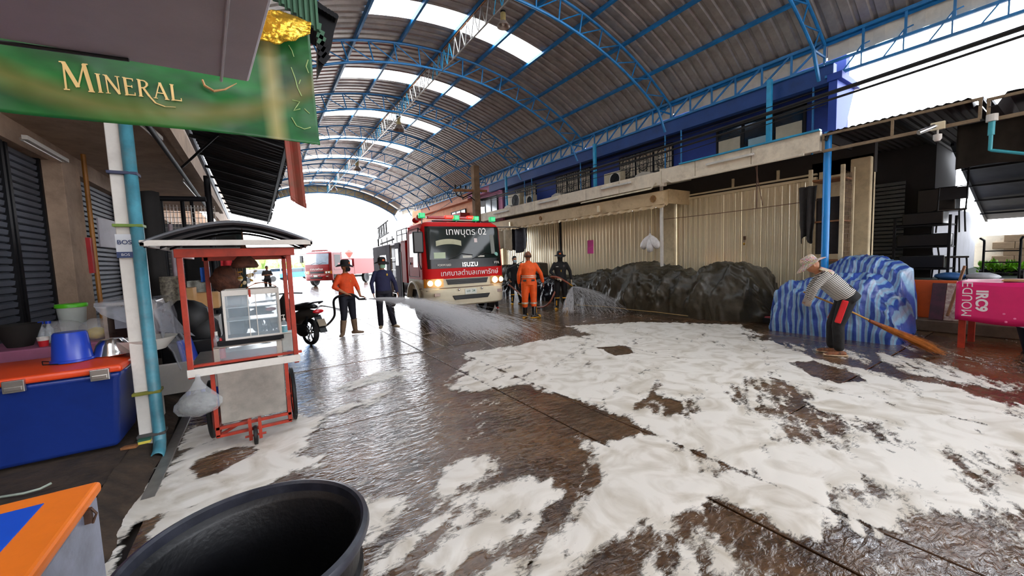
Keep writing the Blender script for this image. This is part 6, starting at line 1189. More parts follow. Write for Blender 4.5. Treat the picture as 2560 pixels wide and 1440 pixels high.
    if main:
        onfront('windscreen_words', 'เทพบุตร 02', .25, dMid+.05, 2.32, .03, M_txt)
        onfront('bonnet_words', 'เทศบาลตำบลเทพารักษ์', .18, dMid+.08, 1.265, .02, M_txt)
        onfront('front_words', 'ISUZU', .15, dMid+.08, 1.475, .026, M_steel, bold=.004, sp=1.1)
        onfront('front_words', 'FORWARD', .07, dMid-.62, 1.48, .03, M_white, bold=.002, sp=1.05); onfront('front_words', 'FTR', .085, dMid+.86, 1.5, .05, M_white, bold=.002, sp=1.1)
        o = text('plate_words', 'บต  34', .085, mat('plate_green', '1c5a40', .5), t, (WD/2, -.178, .80), (0, 0, 0), .0005, bold=.001); o.rotation_euler = F_.to_euler()
        for d, z, w_, h_, c_ in ((dMid-.72, 1.73, .3, .15, 'b8c8a8'), (dMid+.02, 1.68, .26, .06, 'c8c8bc'), (dMid+.42, 1.68, .2, .04, 'd0ccc0'), (dMid+.3, 2.1, .09, .11, 'd8c8c4')):
            m = MB(); m.grid(lambda u, v: cabP(d+(u-.5)*w_, z+(v-.5)*h_, .024), 2, 1); m.build('paper_behind_screen', mat('paper_'+c_, c_, .5, 0, .05), ws)
        m = MB(); m.grid(lambda u, v: cabP(dMid-.8+.68*u, 1.96+.13*v+.05*(1-(2*u-1)**2), .0235), 16, 2); m.build('painted_rear_window_light', mat('rear_window_light_tone', 'a8a684', .3, 0, .1), ws)  # light through the rear window put on the windscreen as a pale patch
        m = MB(); m.grid(lambda u, v: cabP(dMid+.74+.12*u, 1.74+.5*v, .0235), 2, 2); m.build('rear_window_post', mat('pillar_grey', '7d8078', .5), ws)
        m = MB(); m.lathe([(0, 0), (.06, 0), (0, .002)], cabP(dF1-.2, 1.72, .022), 14, R=F_); m.build('round_sticker', mat('sticker_teal', '6fb0a0', .4), ws)
        # side body with open lockers
        y0, y1, zb, zt = 1.72, 6.5, .5, 2.18
        m = MB(); m.box(.02, .6, y0, y1, zb+.15, zb+.2); m.box(.5, WD-.02, y0, y1, zb, zt); m.box(0, WD, y0, y1, zt-.04, zt+.02); m.build('body_core', mat('maroon_body', '6a1c2c', .4, 0, .1, 2), t)
        m = MB(); m.box(.0, .5, y0, y0+.5, zb+.5, zt+.03); m.build('red_locker', M_red, t, bev=.01)
        m = MB(); m.box(-.01, .04, y0+.5, y0+.6, .35, 1.9); m.build('black_upright', M_dark, t)
        for a, b in ((y0+.62, y0+1.2),):
            m = MB(); m.box(-.02, .02, a, b, .38, zt); m.build('locker_door', M_pnl, t, bev=.008); m = MB(); m.box(-.03, -.02, a+.12, b-.12, 1.5, 2.0); m.build('door_window', M_glassl, t)
        m = MB(); m.box(-.02, .02, y0+1.9, y0+2.5, .6, zt); m.build('locker_door', M_pnl, t, bev=.008)
        m = MB(); m.box(-.02, .02, y0+3.7, y1, .45, zt); m.box(-.02, .02, y0+2.4, y0+3.8, 1.85, zt); m.box(-.02, .02, y0+2.4, y0+3.8, .45, .85); m.build('side_panel', M_pnl, t, bev=.008)
        for z in (.78, 1.05, 1.32, 1.6): m = MB(); m.box(.0, .45, y0+2.45, y0+3.75, z, z+.025); m.build('shelf', M_steel, t)
        for z in (.6, 1.0, 1.35, 1.72): m = MB(); m.box(.0, .45, y0+1.2, y0+1.9, z, z+.02); m.build('shelf', M_steel, t)
        m = MB(); m.box(.0, .04, y0+1.18, y0+1.24, .5, zt); m.box(.0, .04, y0+1.86, y0+1.92, .5, zt); m.build('locker_frame', M_white, t)
        # roof rails and ladder
        for z in (2.42, 2.56): m = MB(); m.tube([(.1, y0+.15, z), (.1, y0+1.3, z)], .016, 6); m.tube([(.1, y0+.15, z), (1.0, y0+.15, z)], .016, 6); m.build('roof_rail', M_dark, t)
        for yy in (y0+.15, y0+.7, y0+1.3): m = MB(); m.bar((.1, yy, zt), (.1, yy, 2.56), .025); m.build('rail_post', M_dark, t)
        ld = MB(); a = Vector((.25, y0+3.3, 3.05)); b = Vector((.25, y0+5.0, 2.95)); dz_ = Vector((0, 0, -.42)); ld.bar(a+Vector((0, -.2, .02)), b, .035); ld.bar(a+dz_+Vector((0, -.2, .02)), b+dz_, .035); ldo = ld.build('ladder_rails', M_dark, t)
        for k in range(8): q = a.lerp(b, (k+.5)/8); m = MB(); m.bar(q, q+dz_, .025 if k % 2 else .04); m.build('ladder_rung', M_dark, ldo)
        for yy in (y0+2.6, y0+3.4, y0+4.3): m = MB(); m.bar((.25, yy, zt), (.25, yy, 2.5), .03); m.build('ladder_bracket', M_dark, t)
        m = MB(); m.tube([(.25, y0+2.4, 2.38), (.25, y1-.2, 2.32)], .035, 8); m.tube([(.15, y1-.3, 2.2), (.15, y1-.3, 2.5)], .03, 6); m.build('suction_pipe', M_dark, t)
    else:
        onfront('front_words', 'เทศบาลตำบล', .2, dMid, 1.28, .02, M_txt)
        m = MB(); m.box(.05, WD-.05, 2.0, 3.1, .75, 1.4); m.box(.05, WD-.05, 3.1, 6.4, .75, 2.05); m.build('body_core', M_red, t, bev=.03)
        m = MB(); m.box(.15, WD-.15, 2.1, 3.0, 1.4, 1.95); m.build('pale_pump_box', M_glassl, t, bev=.03)
        m = MB(); m.box(-.02, .05, .62, 1.2, 1.2, 1.55); m.build('corner_vent', M_bg, t, bev=.02)
    return t
ft = truck('fire_truck', 'large red and cream fire truck with lit headlamps and green beacons, parked facing the camera', (3.42, 9.08, 0), math.radians(-3.5), True)
ft2 = truck('fire_truck', 'far all-red fire truck seen corner-on in the bright yard beyond the roof', (2.85, 32.6, 0), math.radians(-44), False)
for o_ in (ft, ft2): o_['group'] = 'fire trucks'
# ================================================================== SCOOTER
P = at(778, 862, Z=0)
sc = thing('motor_scooter', 'black and grey motor scooter parked behind the cart, tail to the camera', 'scooter', (P.x, P.y, 0), math.radians(22)); M_sb = mat('scooter_grey', '3f3b38', .35, .1, .15, 4, dirt=.3)
# local: +Y forward, wheel centres on x=0
def wy(c, r_, w_):
    R = Matrix(((0, 0, 1), (0, 1, 0), (-1, 0, 0))); m = MB(); m.lathe([(r_*.76, -w_*.4), (r_*.93, -w_/2), (r_, -w_*.2), (r_, w_*.2), (r_*.93, w_/2), (r_*.76, w_*.4)], c, 32, R=R); o = m.build('wheel', M_black, sc, smooth=40)
    m = MB(); m.lathe([(r_*.72, -.02), (r_*.78, -.02), (r_*.78, .02), (r_*.72, .02), (r_*.72, -.02)], c, 28, R=R); m.lathe([(0, -.03), (.05, -.03), (.05, .03), (0, .03)], c, 12, R=R)
    for k in range(6): a = PI*k/3; m.bar(c, Vector(c)+Vector((0, math.cos(a), math.sin(a)))*r_*.75, .02)
    m.build('rim', M_chrome, o)
wy((0, .0, .27), .27, .1); wy((0, 1.22, .27), .27, .09)
m = MB(); m.tube([(0, -.25, .78), (0, .0, .8), (0, .3, .76), (0, .55, .72)], [.06, .13, .15, .1], 14, flat=.55); m.build('seat', M_blackp, sc, smooth='all')
m = MB(); m.tube([(0, -.3, .66), (0, .1, .62), (0, .5, .5)], [.05, .14, .15], 14, flat=.9); m.build('tail_body', M_sb, sc, smooth='all')
m = MB(); m.tube([(0, .45, .5), (0, .55, .33), (0, .8, .3), (0, .95, .35)], [.14, .13, .13, .15], 12, flat=.9); m.build('floor_board', M_sb, sc, smooth='all')
m = MB(); m.tube([(0, .95, .35), (0, 1.0, .6), (0, .95, .85), (0, .9, .98)], [.16, .2, .17, .08], 14, flat=.5); m.build('leg_shield', M_sb, sc, smooth='all')
m = MB(); m.tube([(-.32, .82, 1.0), (-.12, .88, 1.02), (.12, .88, 1.02), (.32, .82, 1.0)], .016, 8); m.build('handlebar', M_blackp, sc, smooth=True)
m = MB(); m.tube([(-.1, -.22, .84), (-.1, -.36, .88), (.1, -.36, .88), (.1, -.22, .84)], .016, 8); m.build('grab_rail', M_dark, sc, smooth=True)
m = MB(); m.blob((0, -.36, .7), .07, 12, sc=(1.6, .6, .6)); m.build('tail_lamp', mat('red_tail_lens', 'd01c28', .15, 0, .1, coat=.5), sc, smooth=True)
m = MB(); m.bar((0, -.3, .62), (0, -.52, .3), .14, .02); m.build('rear_mudguard', M_blackp, sc, bev=.006); m = MB(); m.bar((0, -.42, .55), (0, -.5, .42), .15, .008); m.build('number_plate', mat('old_plate', '8a7c68', .5), sc)
m = MB(); m.tube([(.12, .5, .25), (.14, .2, .24), (.14, -.25, .33)], [.03, .05, .06], 12); m.build('exhaust', M_dark, sc, smooth=True)
m = MB(); m.blob((-.1, .1, .3), .16, 14, sc=(.4, 1.5, .8)); m.build('engine_cover', M_blackp, sc, smooth='all')
for s in (-1, 1): m = MB(); m.tube([(s*.09, .0, .27), (s*.09, -.1, .6)], .02, 8); m.build('shock_absorber', M_dark, sc)
# second machine's black hand-drawn outline beyond it: only a seat and handlebar show
sc2 = copy_tree(sc); sc2.location = (P.x-.75, P.y+1.35, 0); sc2['label'] = 'second dark scooter half hidden behind the first and the cart'
sc2['group'] = sc['group'] = 'parked scooters'
# ================================================================== HIGH BAY LAMPS
def lamp(px, py, Y, s, lab):
    P = at(px, py, Y=Y); t = thing('high_bay_lamp', lab, 'lamp', P, group='high bay lamps')
    m = MB(); m.cyl((0, 0, 0), (0, 0, .2*s), .05*s, 8); 
    for k in range(10): a = 2*PI*k/10; m.bar((.06*s*math.cos(a), .06*s*math.sin(a), .0), (.06*s*math.cos(a), .06*s*math.sin(a), .2*s), .012*s)
    m.build('ballast_housing', mat('aged_cream_lamp', 'c9b57a', .4, .2, .1, 5), t)
    m = MB(); m.lathe([(.055*s, .0), (.1*s, -.03*s), (.165*s, -.13*s), (.17*s, -.15*s), (.155*s, -.14*s), (.09*s, -.04*s), (.03*s, -.02*s)], (0, 0, 0), 28); m.build('reflector', mat('lamp_reflector', 'a89a90', .35, .3, .1), t, smooth=True)
    m = MB(); m.lathe([(.0, .2*s), (.07*s, .2*s), (.07*s, .24*s), (.0, .25*s)], (0, 0, 0), 12); m.cyl((0, 0, .24*s), (0, 0, 6.85-P.z+.0), .006, 5); m.build('hanger', M_dark, t)
    m = MB(); m.blob((0, 0, -.06*s), .05*s, 12, sc=(1, 1, 1.3)); m.build('bulb', M_white, t, smooth=True)
lamp(1258, 52, 7.6, .86, 'large cream high bay lamp hanging nearest, at the top middle'); lamp(997, 312, 15.0, 1.35, 'second cream high bay lamp hanging under the ridge'); lamp(893, 415, 22.4, 1.35, 'third and smallest cream high bay lamp under the ridge'); lamp(835, 468, 29.5, 1.3, 'farthest high bay lamp just before the gable')
# ================================================================== PEOPLE
def remeshed(m, name, mt, parent, vox=.009, **tg):
    me = bpy.data.meshes.new('raw'); me.from_pydata(m.v, [], m.f); b2 = bmesh.new(); b2.from_mesh(me); bmesh.ops.recalc_face_normals(b2, faces=b2.faces); b2.to_mesh(me); b2.free()
    o = bpy.data.objects.new('raw', me); COL.objects.link(o); md = o.modifiers.new('r', 'REMESH'); md.mode = 'VOXEL'; md.voxel_size = vox; md.use_smooth_shade = True
    s_ = o.modifiers.new('s', 'SMOOTH'); s_.factor = .5; s_.iterations = 4 if vox < .01 else 12
    dg = bpy.context.evaluated_depsgraph_get(); nm = bpy.data.meshes.new_from_object(o.evaluated_get(dg)); bpy.data.objects.remove(o); nm.name = name
    nm.materials.clear(); nm.materials.append(mt); q = bpy.data.objects.new(name, nm); COL.objects.link(q); q.parent = parent
    nm.polygons.foreach_set('use_smooth', [True]*len(nm.polygons))
    for k, x in tg.items(): q[k] = x
    return q
def etube(m, rows, side=(1, 0, 0), n=20):
    """rows: (centre, half width along side, half depth)"""
    o = len(m.v); k = len(rows); vs = []; side = Vector(side)
    P = [Vector(r[0]) for r in rows]
    for i, (c, a, b) in enumerate(rows):
        d = (P[min(i+1, k-1)]-P[max(i-1, 0)]).normalized(); s = (side-d*side.dot(d)).normalized(); w = d.cross(s)
        for j in range(n): t_ = 2*PI*j/n; vs.append(P[i]+s*math.cos(t_)*a+w*math.sin(t_)*b)
    fs = [(i*n+j, i*n+(j+1) % n, (i+1)*n+(j+1) % n, (i+1)*n+j) for i in range(k-1) for j in range(n)]+[tuple(range(n))[::-1], tuple((k-1)*n+j for j in range(n))]
    return m.add(vs, fs)
def limb(m, pts, rs, n=12):
    m.tube(pts, rs, n)
    for p_, r_ in zip(pts, rs): m.blob(p_, r_*.99, 12)
def hand(m, w, d, palm, curl=.6, s=1.):
    """w wrist, d direction down the hand, palm = direction the palm faces"""
    w = Vector(w); d = Vector(d).normalized(); pn = Vector(palm); pn = (pn-d*pn.dot(d)).normalized(); sd = d.cross(pn)
    etube(m, [(w-d*.02, .022*s, .019*s), (w+d*.02*s, .03*s, .017*s), (w+d*.06*s, .038*s, .016*s), (w+d*.09*s, .038*s, .014*s)], sd, 14)
    for k, (off, L) in enumerate(((-.03, .062), (-.0105, .075), (.0095, .07), (.028, .055))):
        b = w+d*.085*s+sd*off*s; p1 = b+(d*math.cos(curl*.4)+pn*math.sin(curl*.4))*L*.45*s; p2 = p1+(d*math.cos(curl*1.2)+pn*math.sin(curl*1.2))*L*.32*s; p3 = p2+(d*math.cos(curl*2)+pn*math.sin(curl*2))*L*.28*s
        m.tube([b, p1, p2, p3], [.0098*s, .0092*s, .0085*s, .007*s], 8); m.blob(p3, .007*s, 8)
    b = w+d*.03*s-sd*.03*s; p1 = b+(-sd*.8+d*.7+pn*.2)*.03*s; p2 = p1+(-sd*.25+d+pn*.4)*.03*s; m.tube([b, p1, p2], [.012*s, .011*s, .008*s], 8); m.blob(p2, .008*s, 8)
M_sk = {k: mat('skin_'+k, c, .55, 0, .05, 6) for k, c in (('tan', 'a9714f'), ('brown', '7c4c34'), ('light', 'c08a68'))}
M_hair = mat('black_hair', '121010', .5, 0, .2, 30, bump=.5, bs=60)
def person(label, loc, rz, D, H=1.68, skin='tan'):
    """D: joints in a local frame facing -Y for a 1.68 m figure"""
    k = H/1.68; t = thing('person', label, 'person', loc, rz); J = lambda p_: Vector(p_)*k
    pel, chest, neck, head = [J(D.get(a, b)) for a, b in (('pelvis', (0, 0, .93)), ('chest', (0, 0, 1.25)), ('neck', (0, .0, 1.42)), ('head', (0, -.015, 1.565)))]
    side = Vector(D.get('side', (1, 0, 0))); up = (head-neck).normalized(); fwd = Vector(D.get('face', (0, -1, 0))); fwd = (fwd-up*fwd.dot(up)).normalized(); hx = up.cross(fwd)*-1
    R_ = Matrix((hx, -fwd, up)).transposed() if True else None
    if R_.determinant() < 0: hx = -hx; R_ = Matrix((hx, -fwd, up)).transposed()
    B = MB()
    # head: skull, jaw, nose, ears
    B.blob(head+up*.012*k, .1*k, 20, R=R_, sc=(.78, .95, 1.08)); B.blob(head+R_ @ Vector((0, -.02, -.055))*k, .068*k, 16, R=R_, sc=(.86, .98, .95)); B.blob(head+R_ @ Vector((0, -.096, -.012))*k, .017*k, 10, R=R_, sc=(.75, 1, 1.4))
    for s in (-1, 1): B.blob(head+R_ @ Vector((s*.08, .005, -.01))*k, .024*k, 10, R=R_, sc=(.4, .7, 1.2)); B.blob(head+R_ @ Vector((s*.03, -.083, .03))*k, .016*k, 8, R=R_, sc=(1.3, .5, .5))
    B.blob(head+R_ @ Vector((0, -.088, -.058))*k, .016*k, 8, R=R_, sc=(1.5, .5, .7))
    B.tube([neck-up*.05*k, neck+up*.09*k], [.055*k, .05*k], 14)
    etube(B, [(pel-(chest-pel)*.2, .12*k, .09*k), (pel, .145*k, .1*k), (pel.lerp(chest, .5), .12*k, .088*k), (chest, .15*k, .1*k), (chest.lerp(neck, .65), .13*k, .075*k), (neck, .06*k, .055*k)], side)
    sh = {s: J(D.get('sh'+s, (x*.165, 0, 1.345))) for s, x in (('L', -1), ('R', 1))}
    jt = {}
    for s, x in (('L', -1), ('R', 1)):
        el = J(D.get('el'+s, (x*.24, .02, 1.11))); wr = J(D.get('wr'+s, (x*.26, -.06, .87))); hip = J(D.get('hip'+s, (x*.09, 0, .9))); kn = J(D.get('kn'+s, (x*.11, -.02, .48))); an = J(D.get('an'+s, (x*.12, .02, .08))); toe = Vector(D.get('toe'+s, (x*.25, -1, 0))).normalized()
        jt[s] = (sh[s], el, wr, hip, kn, an, toe)
        limb(B, [sh[s], sh[s].lerp(el, .5), el, el.lerp(wr, .35), wr], [.05*k, .043*k, .036*k, .037*k, .024*k]); limb(B, [hip, hip.lerp(kn, .5), kn, kn.lerp(an, .35), an], [.08*k, .068*k, .05*k, .052*k, .035*k])
        hd = Vector(D.get('hd'+s, (wr-el).normalized())); hand(B, wr, hd, D.get('pn'+s, (-x, 0, 0)), D.get('curl'+s, .5), k)
        etube(B, [(an-toe*.07*k-Vector((0, 0, .03))*k, .03*k, .03*k), (an+toe*.04*k-Vector((0, 0, .035))*k, .04*k, .035*k), (an+toe*.13*k-Vector((0, 0, .055))*k, .042*k, .02*k)], toe.cross(Vector((0, 0, 1))), 12)
    remeshed(B, 'body', M_sk[skin], t, .0085)
    E_ = MB()
    for s in (-1, 1): E_.blob(head+R_ @ Vector((s*.031, -.081, .012))*k, .012*k, 8, R=R_, sc=(1.2, .5, .6))
    E_.build('eyes', mat('dark_eye', '17110e', .2), t, smooth='all')
    # shirt
    c = D['shirt']; m = MB(); f = D.get('fat', 1.); hem = D.get('hem', -.12)
    etube(m, [(pel+(pel-chest)*(-hem), .165*k*f, .12*k*f), (pel, .165*k*f, .125*k*f), (pel.lerp(chest, .5), .155*k*f, .12*k*f), (chest, .175*k*f, .125*k*f), (chest.lerp(neck, .5), .172*k, .105*k), (chest.lerp(neck, .72), .14*k, .09*k), (chest.lerp(neck, .9), .09*k, .072*k), (neck+up*.0*k, .062*k, .06*k)], side)
    for s in 'LR':
        a, el, wr = jt[s][:3]; q = D.get('sleeve', .95); w2 = el.lerp(wr, q); limb(m, [a, a.lerp(el, .5), el, el.lerp(w2, .5), w2], [.058*k, .058*k, .052*k, .048*k, .04*k]) if q > 0 else limb(m, [a, a.lerp(el, .5), a.lerp(el, .85)], [.066*k, .062*k, .058*k])
    if D.get('collar'): m.tube([neck-up*.03*k, neck+up*.03*k], [.068*k, .06*k], 14)
    sh_ = remeshed(m, D.get('shirt_name', 'shirt'), c, t, .011)
    # trousers
    m = MB(); etube(m, [(pel+(chest-pel)*.18, .14*k*f, .108*k*f), (pel, .16*k*f, .122*k*f), (pel-(chest-pel).normalized()*.1*k, .165*k*f, .12*k*f)], side); m.blob(pel-Vector((0, 0, .07))*k, .1*k, 12, sc=(1.4, 1.05, 1))
    for s in 'LR':
        hip, kn, an = jt[s][3:6]; e_ = kn.lerp(an, D.get('cuff', .8)); r0 = D.get('leg', 1.); limb(m, [hip, hip.lerp(kn, .5), kn, kn.lerp(e_, .5), e_], [.102*k*r0, .09*k*r0, .073*k*r0, .07*k*r0, .064*k*r0])
    tr_ = remeshed(m, 'trousers', D['trousers'], t, .011)
    # footwear
    for s in 'LR':
        kn, an, toe = jt[s][4:]; bt = D.get('boot', 'boot'); sd = toe.cross(Vector((0, 0, 1))); g = Vector((an.x, an.y, 0)); m = MB(); bc = D.get('boot_mat', M_blackp)
        if bt == 'boot':
            top = an.lerp(kn, .72); m.tube([top, top.lerp(an, .5), an], [.07*k, .062*k, .052*k], 14); m.blob(an, .05*k, 12)
        etube(m, [(g-toe*.085*k+Vector((0, 0, .045))*k, .032*k, .03*k), (g-toe*.02*k+Vector((0, 0, .052))*k, .042*k, .045*k), (g+toe*.07*k+Vector((0, 0, .042))*k, .047*k, .036*k), (g+toe*.15*k+Vector((0, 0, .033))*k, .044*k, .028*k), (g+toe*.185*k+Vector((0, 0, .03))*k, .02*k, .02*k)], sd, 14)
        bo = remeshed(m, bt, bc, t, .009)
        if D.get('sole'):
            m = MB(); etube(m, [(g-toe*.1*k+Vector((0, 0, .018))*k, .04*k, .018*k), (g+toe*.07*k+Vector((0, 0, .018))*k, .053*k, .018*k), (g+toe*.19*k+Vector((0, 0, .02))*k, .03*k, .02*k)], sd, 14)
            if bt == 'boot':
                m.blob(g+toe*.15*k+Vector((0, 0, .045))*k, .048*k, 12, sc=(1, 1, .7)); tp_ = an.lerp(kn, .72); m.tube([tp_-Vector((0, 0, .03)), tp_+Vector((0, 0, .002))], [.0725*k, .0725*k], 14); dd = toe*.066*k; m.bar(an+dd+Vector((0, 0, .05)), an.lerp(kn, .5)+dd, .03*k, .012)
            m.build('sole_and_toe' if bt == 'boot' else 'sole', D['sole'], bo, smooth=True)
    ht = D.get('hat'); 
    if ht == 'boonie' or ht == 'sun':
        w_ = 1.75 if ht == 'boonie' else 1.95; r_ = .098*k; prof = [(0, .115), (.07, .11), (.096, .085), (.102, .04), (.105, .0), (.105*w_*.75, -.01), (.105*w_, -.035), (.105*w_, -.042), (.105*w_*.75, -.018), (.1, -.008), (0, -.0)]
        m = MB(); nn = 40; P0 = head+up*.045*k
        vs = []; 
        for (r2, z2) in prof:
            for j in range(nn): a = 2*PI*j/nn; wob = 1+(.05*math.sin(3*a+1)+.03*math.sin(7*a) if r2 > .11 else 0); vs.append(P0+R_ @ Vector((r2*wob*math.cos(a)*.92, r2*wob*math.sin(a)*1.05, z2+(.018*math.sin(2*a+.6) if r2 > .15 else 0)))*k)
        m.add(vs, [(i*nn+j, i*nn+(j+1) % nn, (i+1)*nn+(j+1) % nn, (i+1)*nn+j) for i in range(len(prof)-1) for j in range(nn)]); h_ = m.build('hat', D['hat_mat'], t, smooth='all')
        if D.get('badge'): m = MB(); m.blob(P0+R_ @ Vector((0, -.105, .04))*k, .028*k, 10, R=R_, sc=(1.2, .25, .9)); m.build('hat_badge', D['badge'], h_, smooth=True)
    elif ht == 'hair':
        m = MB(); m.blob(head+R_ @ Vector((0, .012, .045))*k, .1*k, 18, R=R_, sc=(.86, .98, .85), noise=.04); m.blob(head+R_ @ Vector((0, .045, .0))*k, .078*k, 14, R=R_, sc=(1.0, .8, 1.05), noise=.03); remeshed(m, 'hair', M_hair, t, .01)
    elif ht == 'shaved':
        m = MB(); m.blob(head+R_ @ Vector((0, .03, -.012))*k, .083*k, 14, R=R_, sc=(.96, .86, .62)); remeshed(m, 'hair', mat('shaved_hair', '3a2219', .7), t, .01)
    if D.get('mask'):
        m = MB(); m.grid(lambda u, v: head+R_ @ Vector((.066*math.sin((u-.5)*2.7), -.02-.078*math.cos((u-.5)*2.5)-.018*math.sin(v*PI), -.105+.095*v))*k, 14, 8); m.build('face_mask', D['mask'], t, smooth='all', solid=.004)
    if D.get('hood'):
        m = MB(); m.blob(head+R_ @ Vector((0, -.012, -.045))*k, .094*k, 16, R=R_, sc=(.86, .98, .9)); m.tube([neck-up*.04*k, head-up*.06*k], [.075*k, .07*k], 14); remeshed(m, 'balaclava', D['hood'], t, .01)
    for s in 'LR':
        if D.get('glove'): m = MB(); el, wr = jt[s][1:3]; hd = Vector(D.get('hd'+s, (wr-el).normalized())); hand(m, wr, hd, D.get('pn'+s, ((1 if s == 'L' else -1), 0, 0)), D.get('curl'+s, .5), k*1.12); limb(m, [wr-hd*.05*k, wr], [.033*k, .03*k]); remeshed(m, 'glove', D['glove'], t, .0085)
    t['_j'] = 0; del t['_j']
    return t, jt, dict(head=head, neck=neck, chest=chest, pelvis=pel, R=R_, k=k)
M_orange = mat('orange_red_knit', 'e04a12', .75, 0, .1, 9, bump=.8, bs=7); M_navy = mat('navy_jersey', '23264a', .8, 0, .12, 7, bump=.8, bs=7); M_blk = mat('black_cloth', '131316', .8, 0, .2, 7, bump=.8, bs=8); M_nvt = mat('dark_navy_twill', '171826', .8, 0, .2, 6, bump=.8, bs=7)
M_suit = mat('orange_overall', 'f05a10', .65, 0, .12, 5, bump=.9, bs=7); M_rub = mat('tan_rubber', '7f6650', .5, 0, .15, 6); M_yel = mat('yellow_rubber', 'd9a024', .4, 0, .1, 6); M_gum = mat('black_gumboot', '15161a', .25, 0, .15, 6)
T_OR = mat('orange_badge', 'd8632a', .6, 0, .2, 30)
W = lambda t, p_: Vector(t.location)+Matrix.Rotation(t.rotation_euler.z, 3, 'Z') @ Vector(p_)
# 1 man in the orange-red shirt with the jet
p1, j1, b1 = person('man in an orange-red shirt and black brimmed hat aiming a hose jet', (1.62, 9.2, 0), math.radians(22), dict(shirt=M_orange, trousers=M_nvt, hat='boonie', hat_mat=M_blk, badge=T_OR, hood=None, mask=M_blk, boot_mat=M_rub, sleeve=.35, cuff=.25, fat=1.08,
    elL=(-.3, -.02, 1.12), wrL=(-.09, -.17, .95), hdL=(1, -.3, -.1), pnL=(0, .3, -1), curlL=.9, elR=(.25, -.05, 1.07), wrR=(.17, -.26, .885), hdR=(.5, -.8, -.2), pnR=(-.6, 0, -1), curlR=1.1, face=(.45, -1, -.1), anL=(-.15, .02, .08), anR=(.17, .02, .08), toeL=(-.8, -.8, 0), toeR=(.8, -.6, 0)), 1.66, 'tan')
# 2 man in navy
p2, j2, b2_ = person('man in a navy top and green face mask beside the fire truck lockers', (2.52, 9.55, 0), math.radians(-8), dict(shirt=M_navy, trousers=M_nvt, hat='boonie', hat_mat=M_blk, badge=T_OR, mask=mat('mint_mask', '9fd0b4', .7), boot='shoe', boot_mat=mat('beige_shoe', 'b9a88c', .6), cuff=.98, fat=1.1, elR=(.27, .0, 1.1), wrR=(.31, -.05, .86), elL=(-.26, 0, 1.1), wrL=(-.24, -.08, .87), toeL=(-.2, -1, 0), toeR=(.6, -1, 0), face=(.25, -1, -.08), anL=(-.1, .03, .08), anR=(.2, -.05, .08)), 1.70, 'tan')
m = MB(); P = Vector((.09, -.145, 1.31)); m.blob(P, .026, 10, sc=(.8, .3, 1.2)); m.build('chest_crest', mat('gold_crest', 'c9a23a', .5), p2, smooth=True)
m = MB(); P = Vector((.02, -.15, 1.22)); m.blob(P, .014, 8, sc=(.8, .3, 1.2)); m.build('shirt_button_badge', MATS['gold_crest'], p1, smooth=True)
# 3 man in the orange overall seen from behind
p3, j3, b3 = person('man in a bright orange overall with reflective bands, seen from behind', (5.95, 8.25, 0), math.radians(150), dict(shirt=M_suit, trousers=M_suit, hat='shaved', boot_mat=M_gum, sole=M_yel, sleeve=.93, cuff=.45, fat=1.12, leg=1.12, collar=True, shirt_name='overall_top', elL=(-.3, .03, 1.12), wrL=(-.36, -.03, .9), elR=(.25, .0, 1.1), wrR=(.25, -.1, .88), hem=-.05, anL=(-.1, .06, .08), anR=(.12, -.1, .08), toeL=(-1, -.5, 0), toeR=(-.4, -1, 0)), 1.76, 'brown')
M_refl = mat('silver_reflective', 'cfc8b8', .3, .3, .1, 20)
for z, w_ in ((1.075, .181), (1.035, .181)):
    m = MB(); k = 1.76/1.68; m.lathe([(1, -.009), (1.015, 0), (1, .009)], (0, 0, z*k), 40, sx=(w_+.012)*k, sy=(.1405+.01)*k); m.build('reflective_band', M_refl, p3, smooth=True)
for s in 'LR':
    kn, an = j3[s][4:6]; q = kn.lerp(an, .25); m = MB(); m.tube([q+Vector((0, 0, .02)), q-Vector((0, 0, .02))], [.088, .087], 18, cap=False); m.build('leg_band', M_refl, p3, smooth=True)
for x in (-.14, .08): m = MB(); m.box(x, x+.09, .142, .152, .98, 1.03); m.build('waist_tab', M_blackp, p3, bev=.004)
# 4 man in black with the fan spray
p4, j4, b4 = person('man in black overalls and black face cover holding the fan-spray nozzle', (7.55, 8.85, 0), math.radians(-38), dict(shirt=M_blk, trousers=M_blk, hat='boonie', hat_mat=M_blk, badge=T_OR, hood=M_blk, boot_mat=M_gum, sole=M_yel, cuff=.55, leg=1.05, fat=1.08, elL=(-.28, -.02, 1.12), wrL=(-.1, -.22, .93), hdL=(.8, -.6, -.2), pnL=(.3, 0, -1), curlL=1.0, elR=(.28, .04, 1.12), wrR=(.31, .02, .88), glove=mat('pale_glove', 'b8a78e', .6)), 1.72, 'tan')
m = MB(); m.box(-.13, -.06, -.146, -.138, 1.29, 1.305); m.build('name_tag', M_white, p4); m = MB(); m.blob((.1, -.14, 1.31), .035, 10, sc=(.8, .25, 1.1)); m.build('chest_badge', mat('dull_badge', '4a4444', .6), p4, smooth=True); m = MB(); m.bar((.02, -.15, 1.2), (.02, -.15, 1.14), .02, .01); m.build('tool_clip', MATS['gold_crest'], p4)
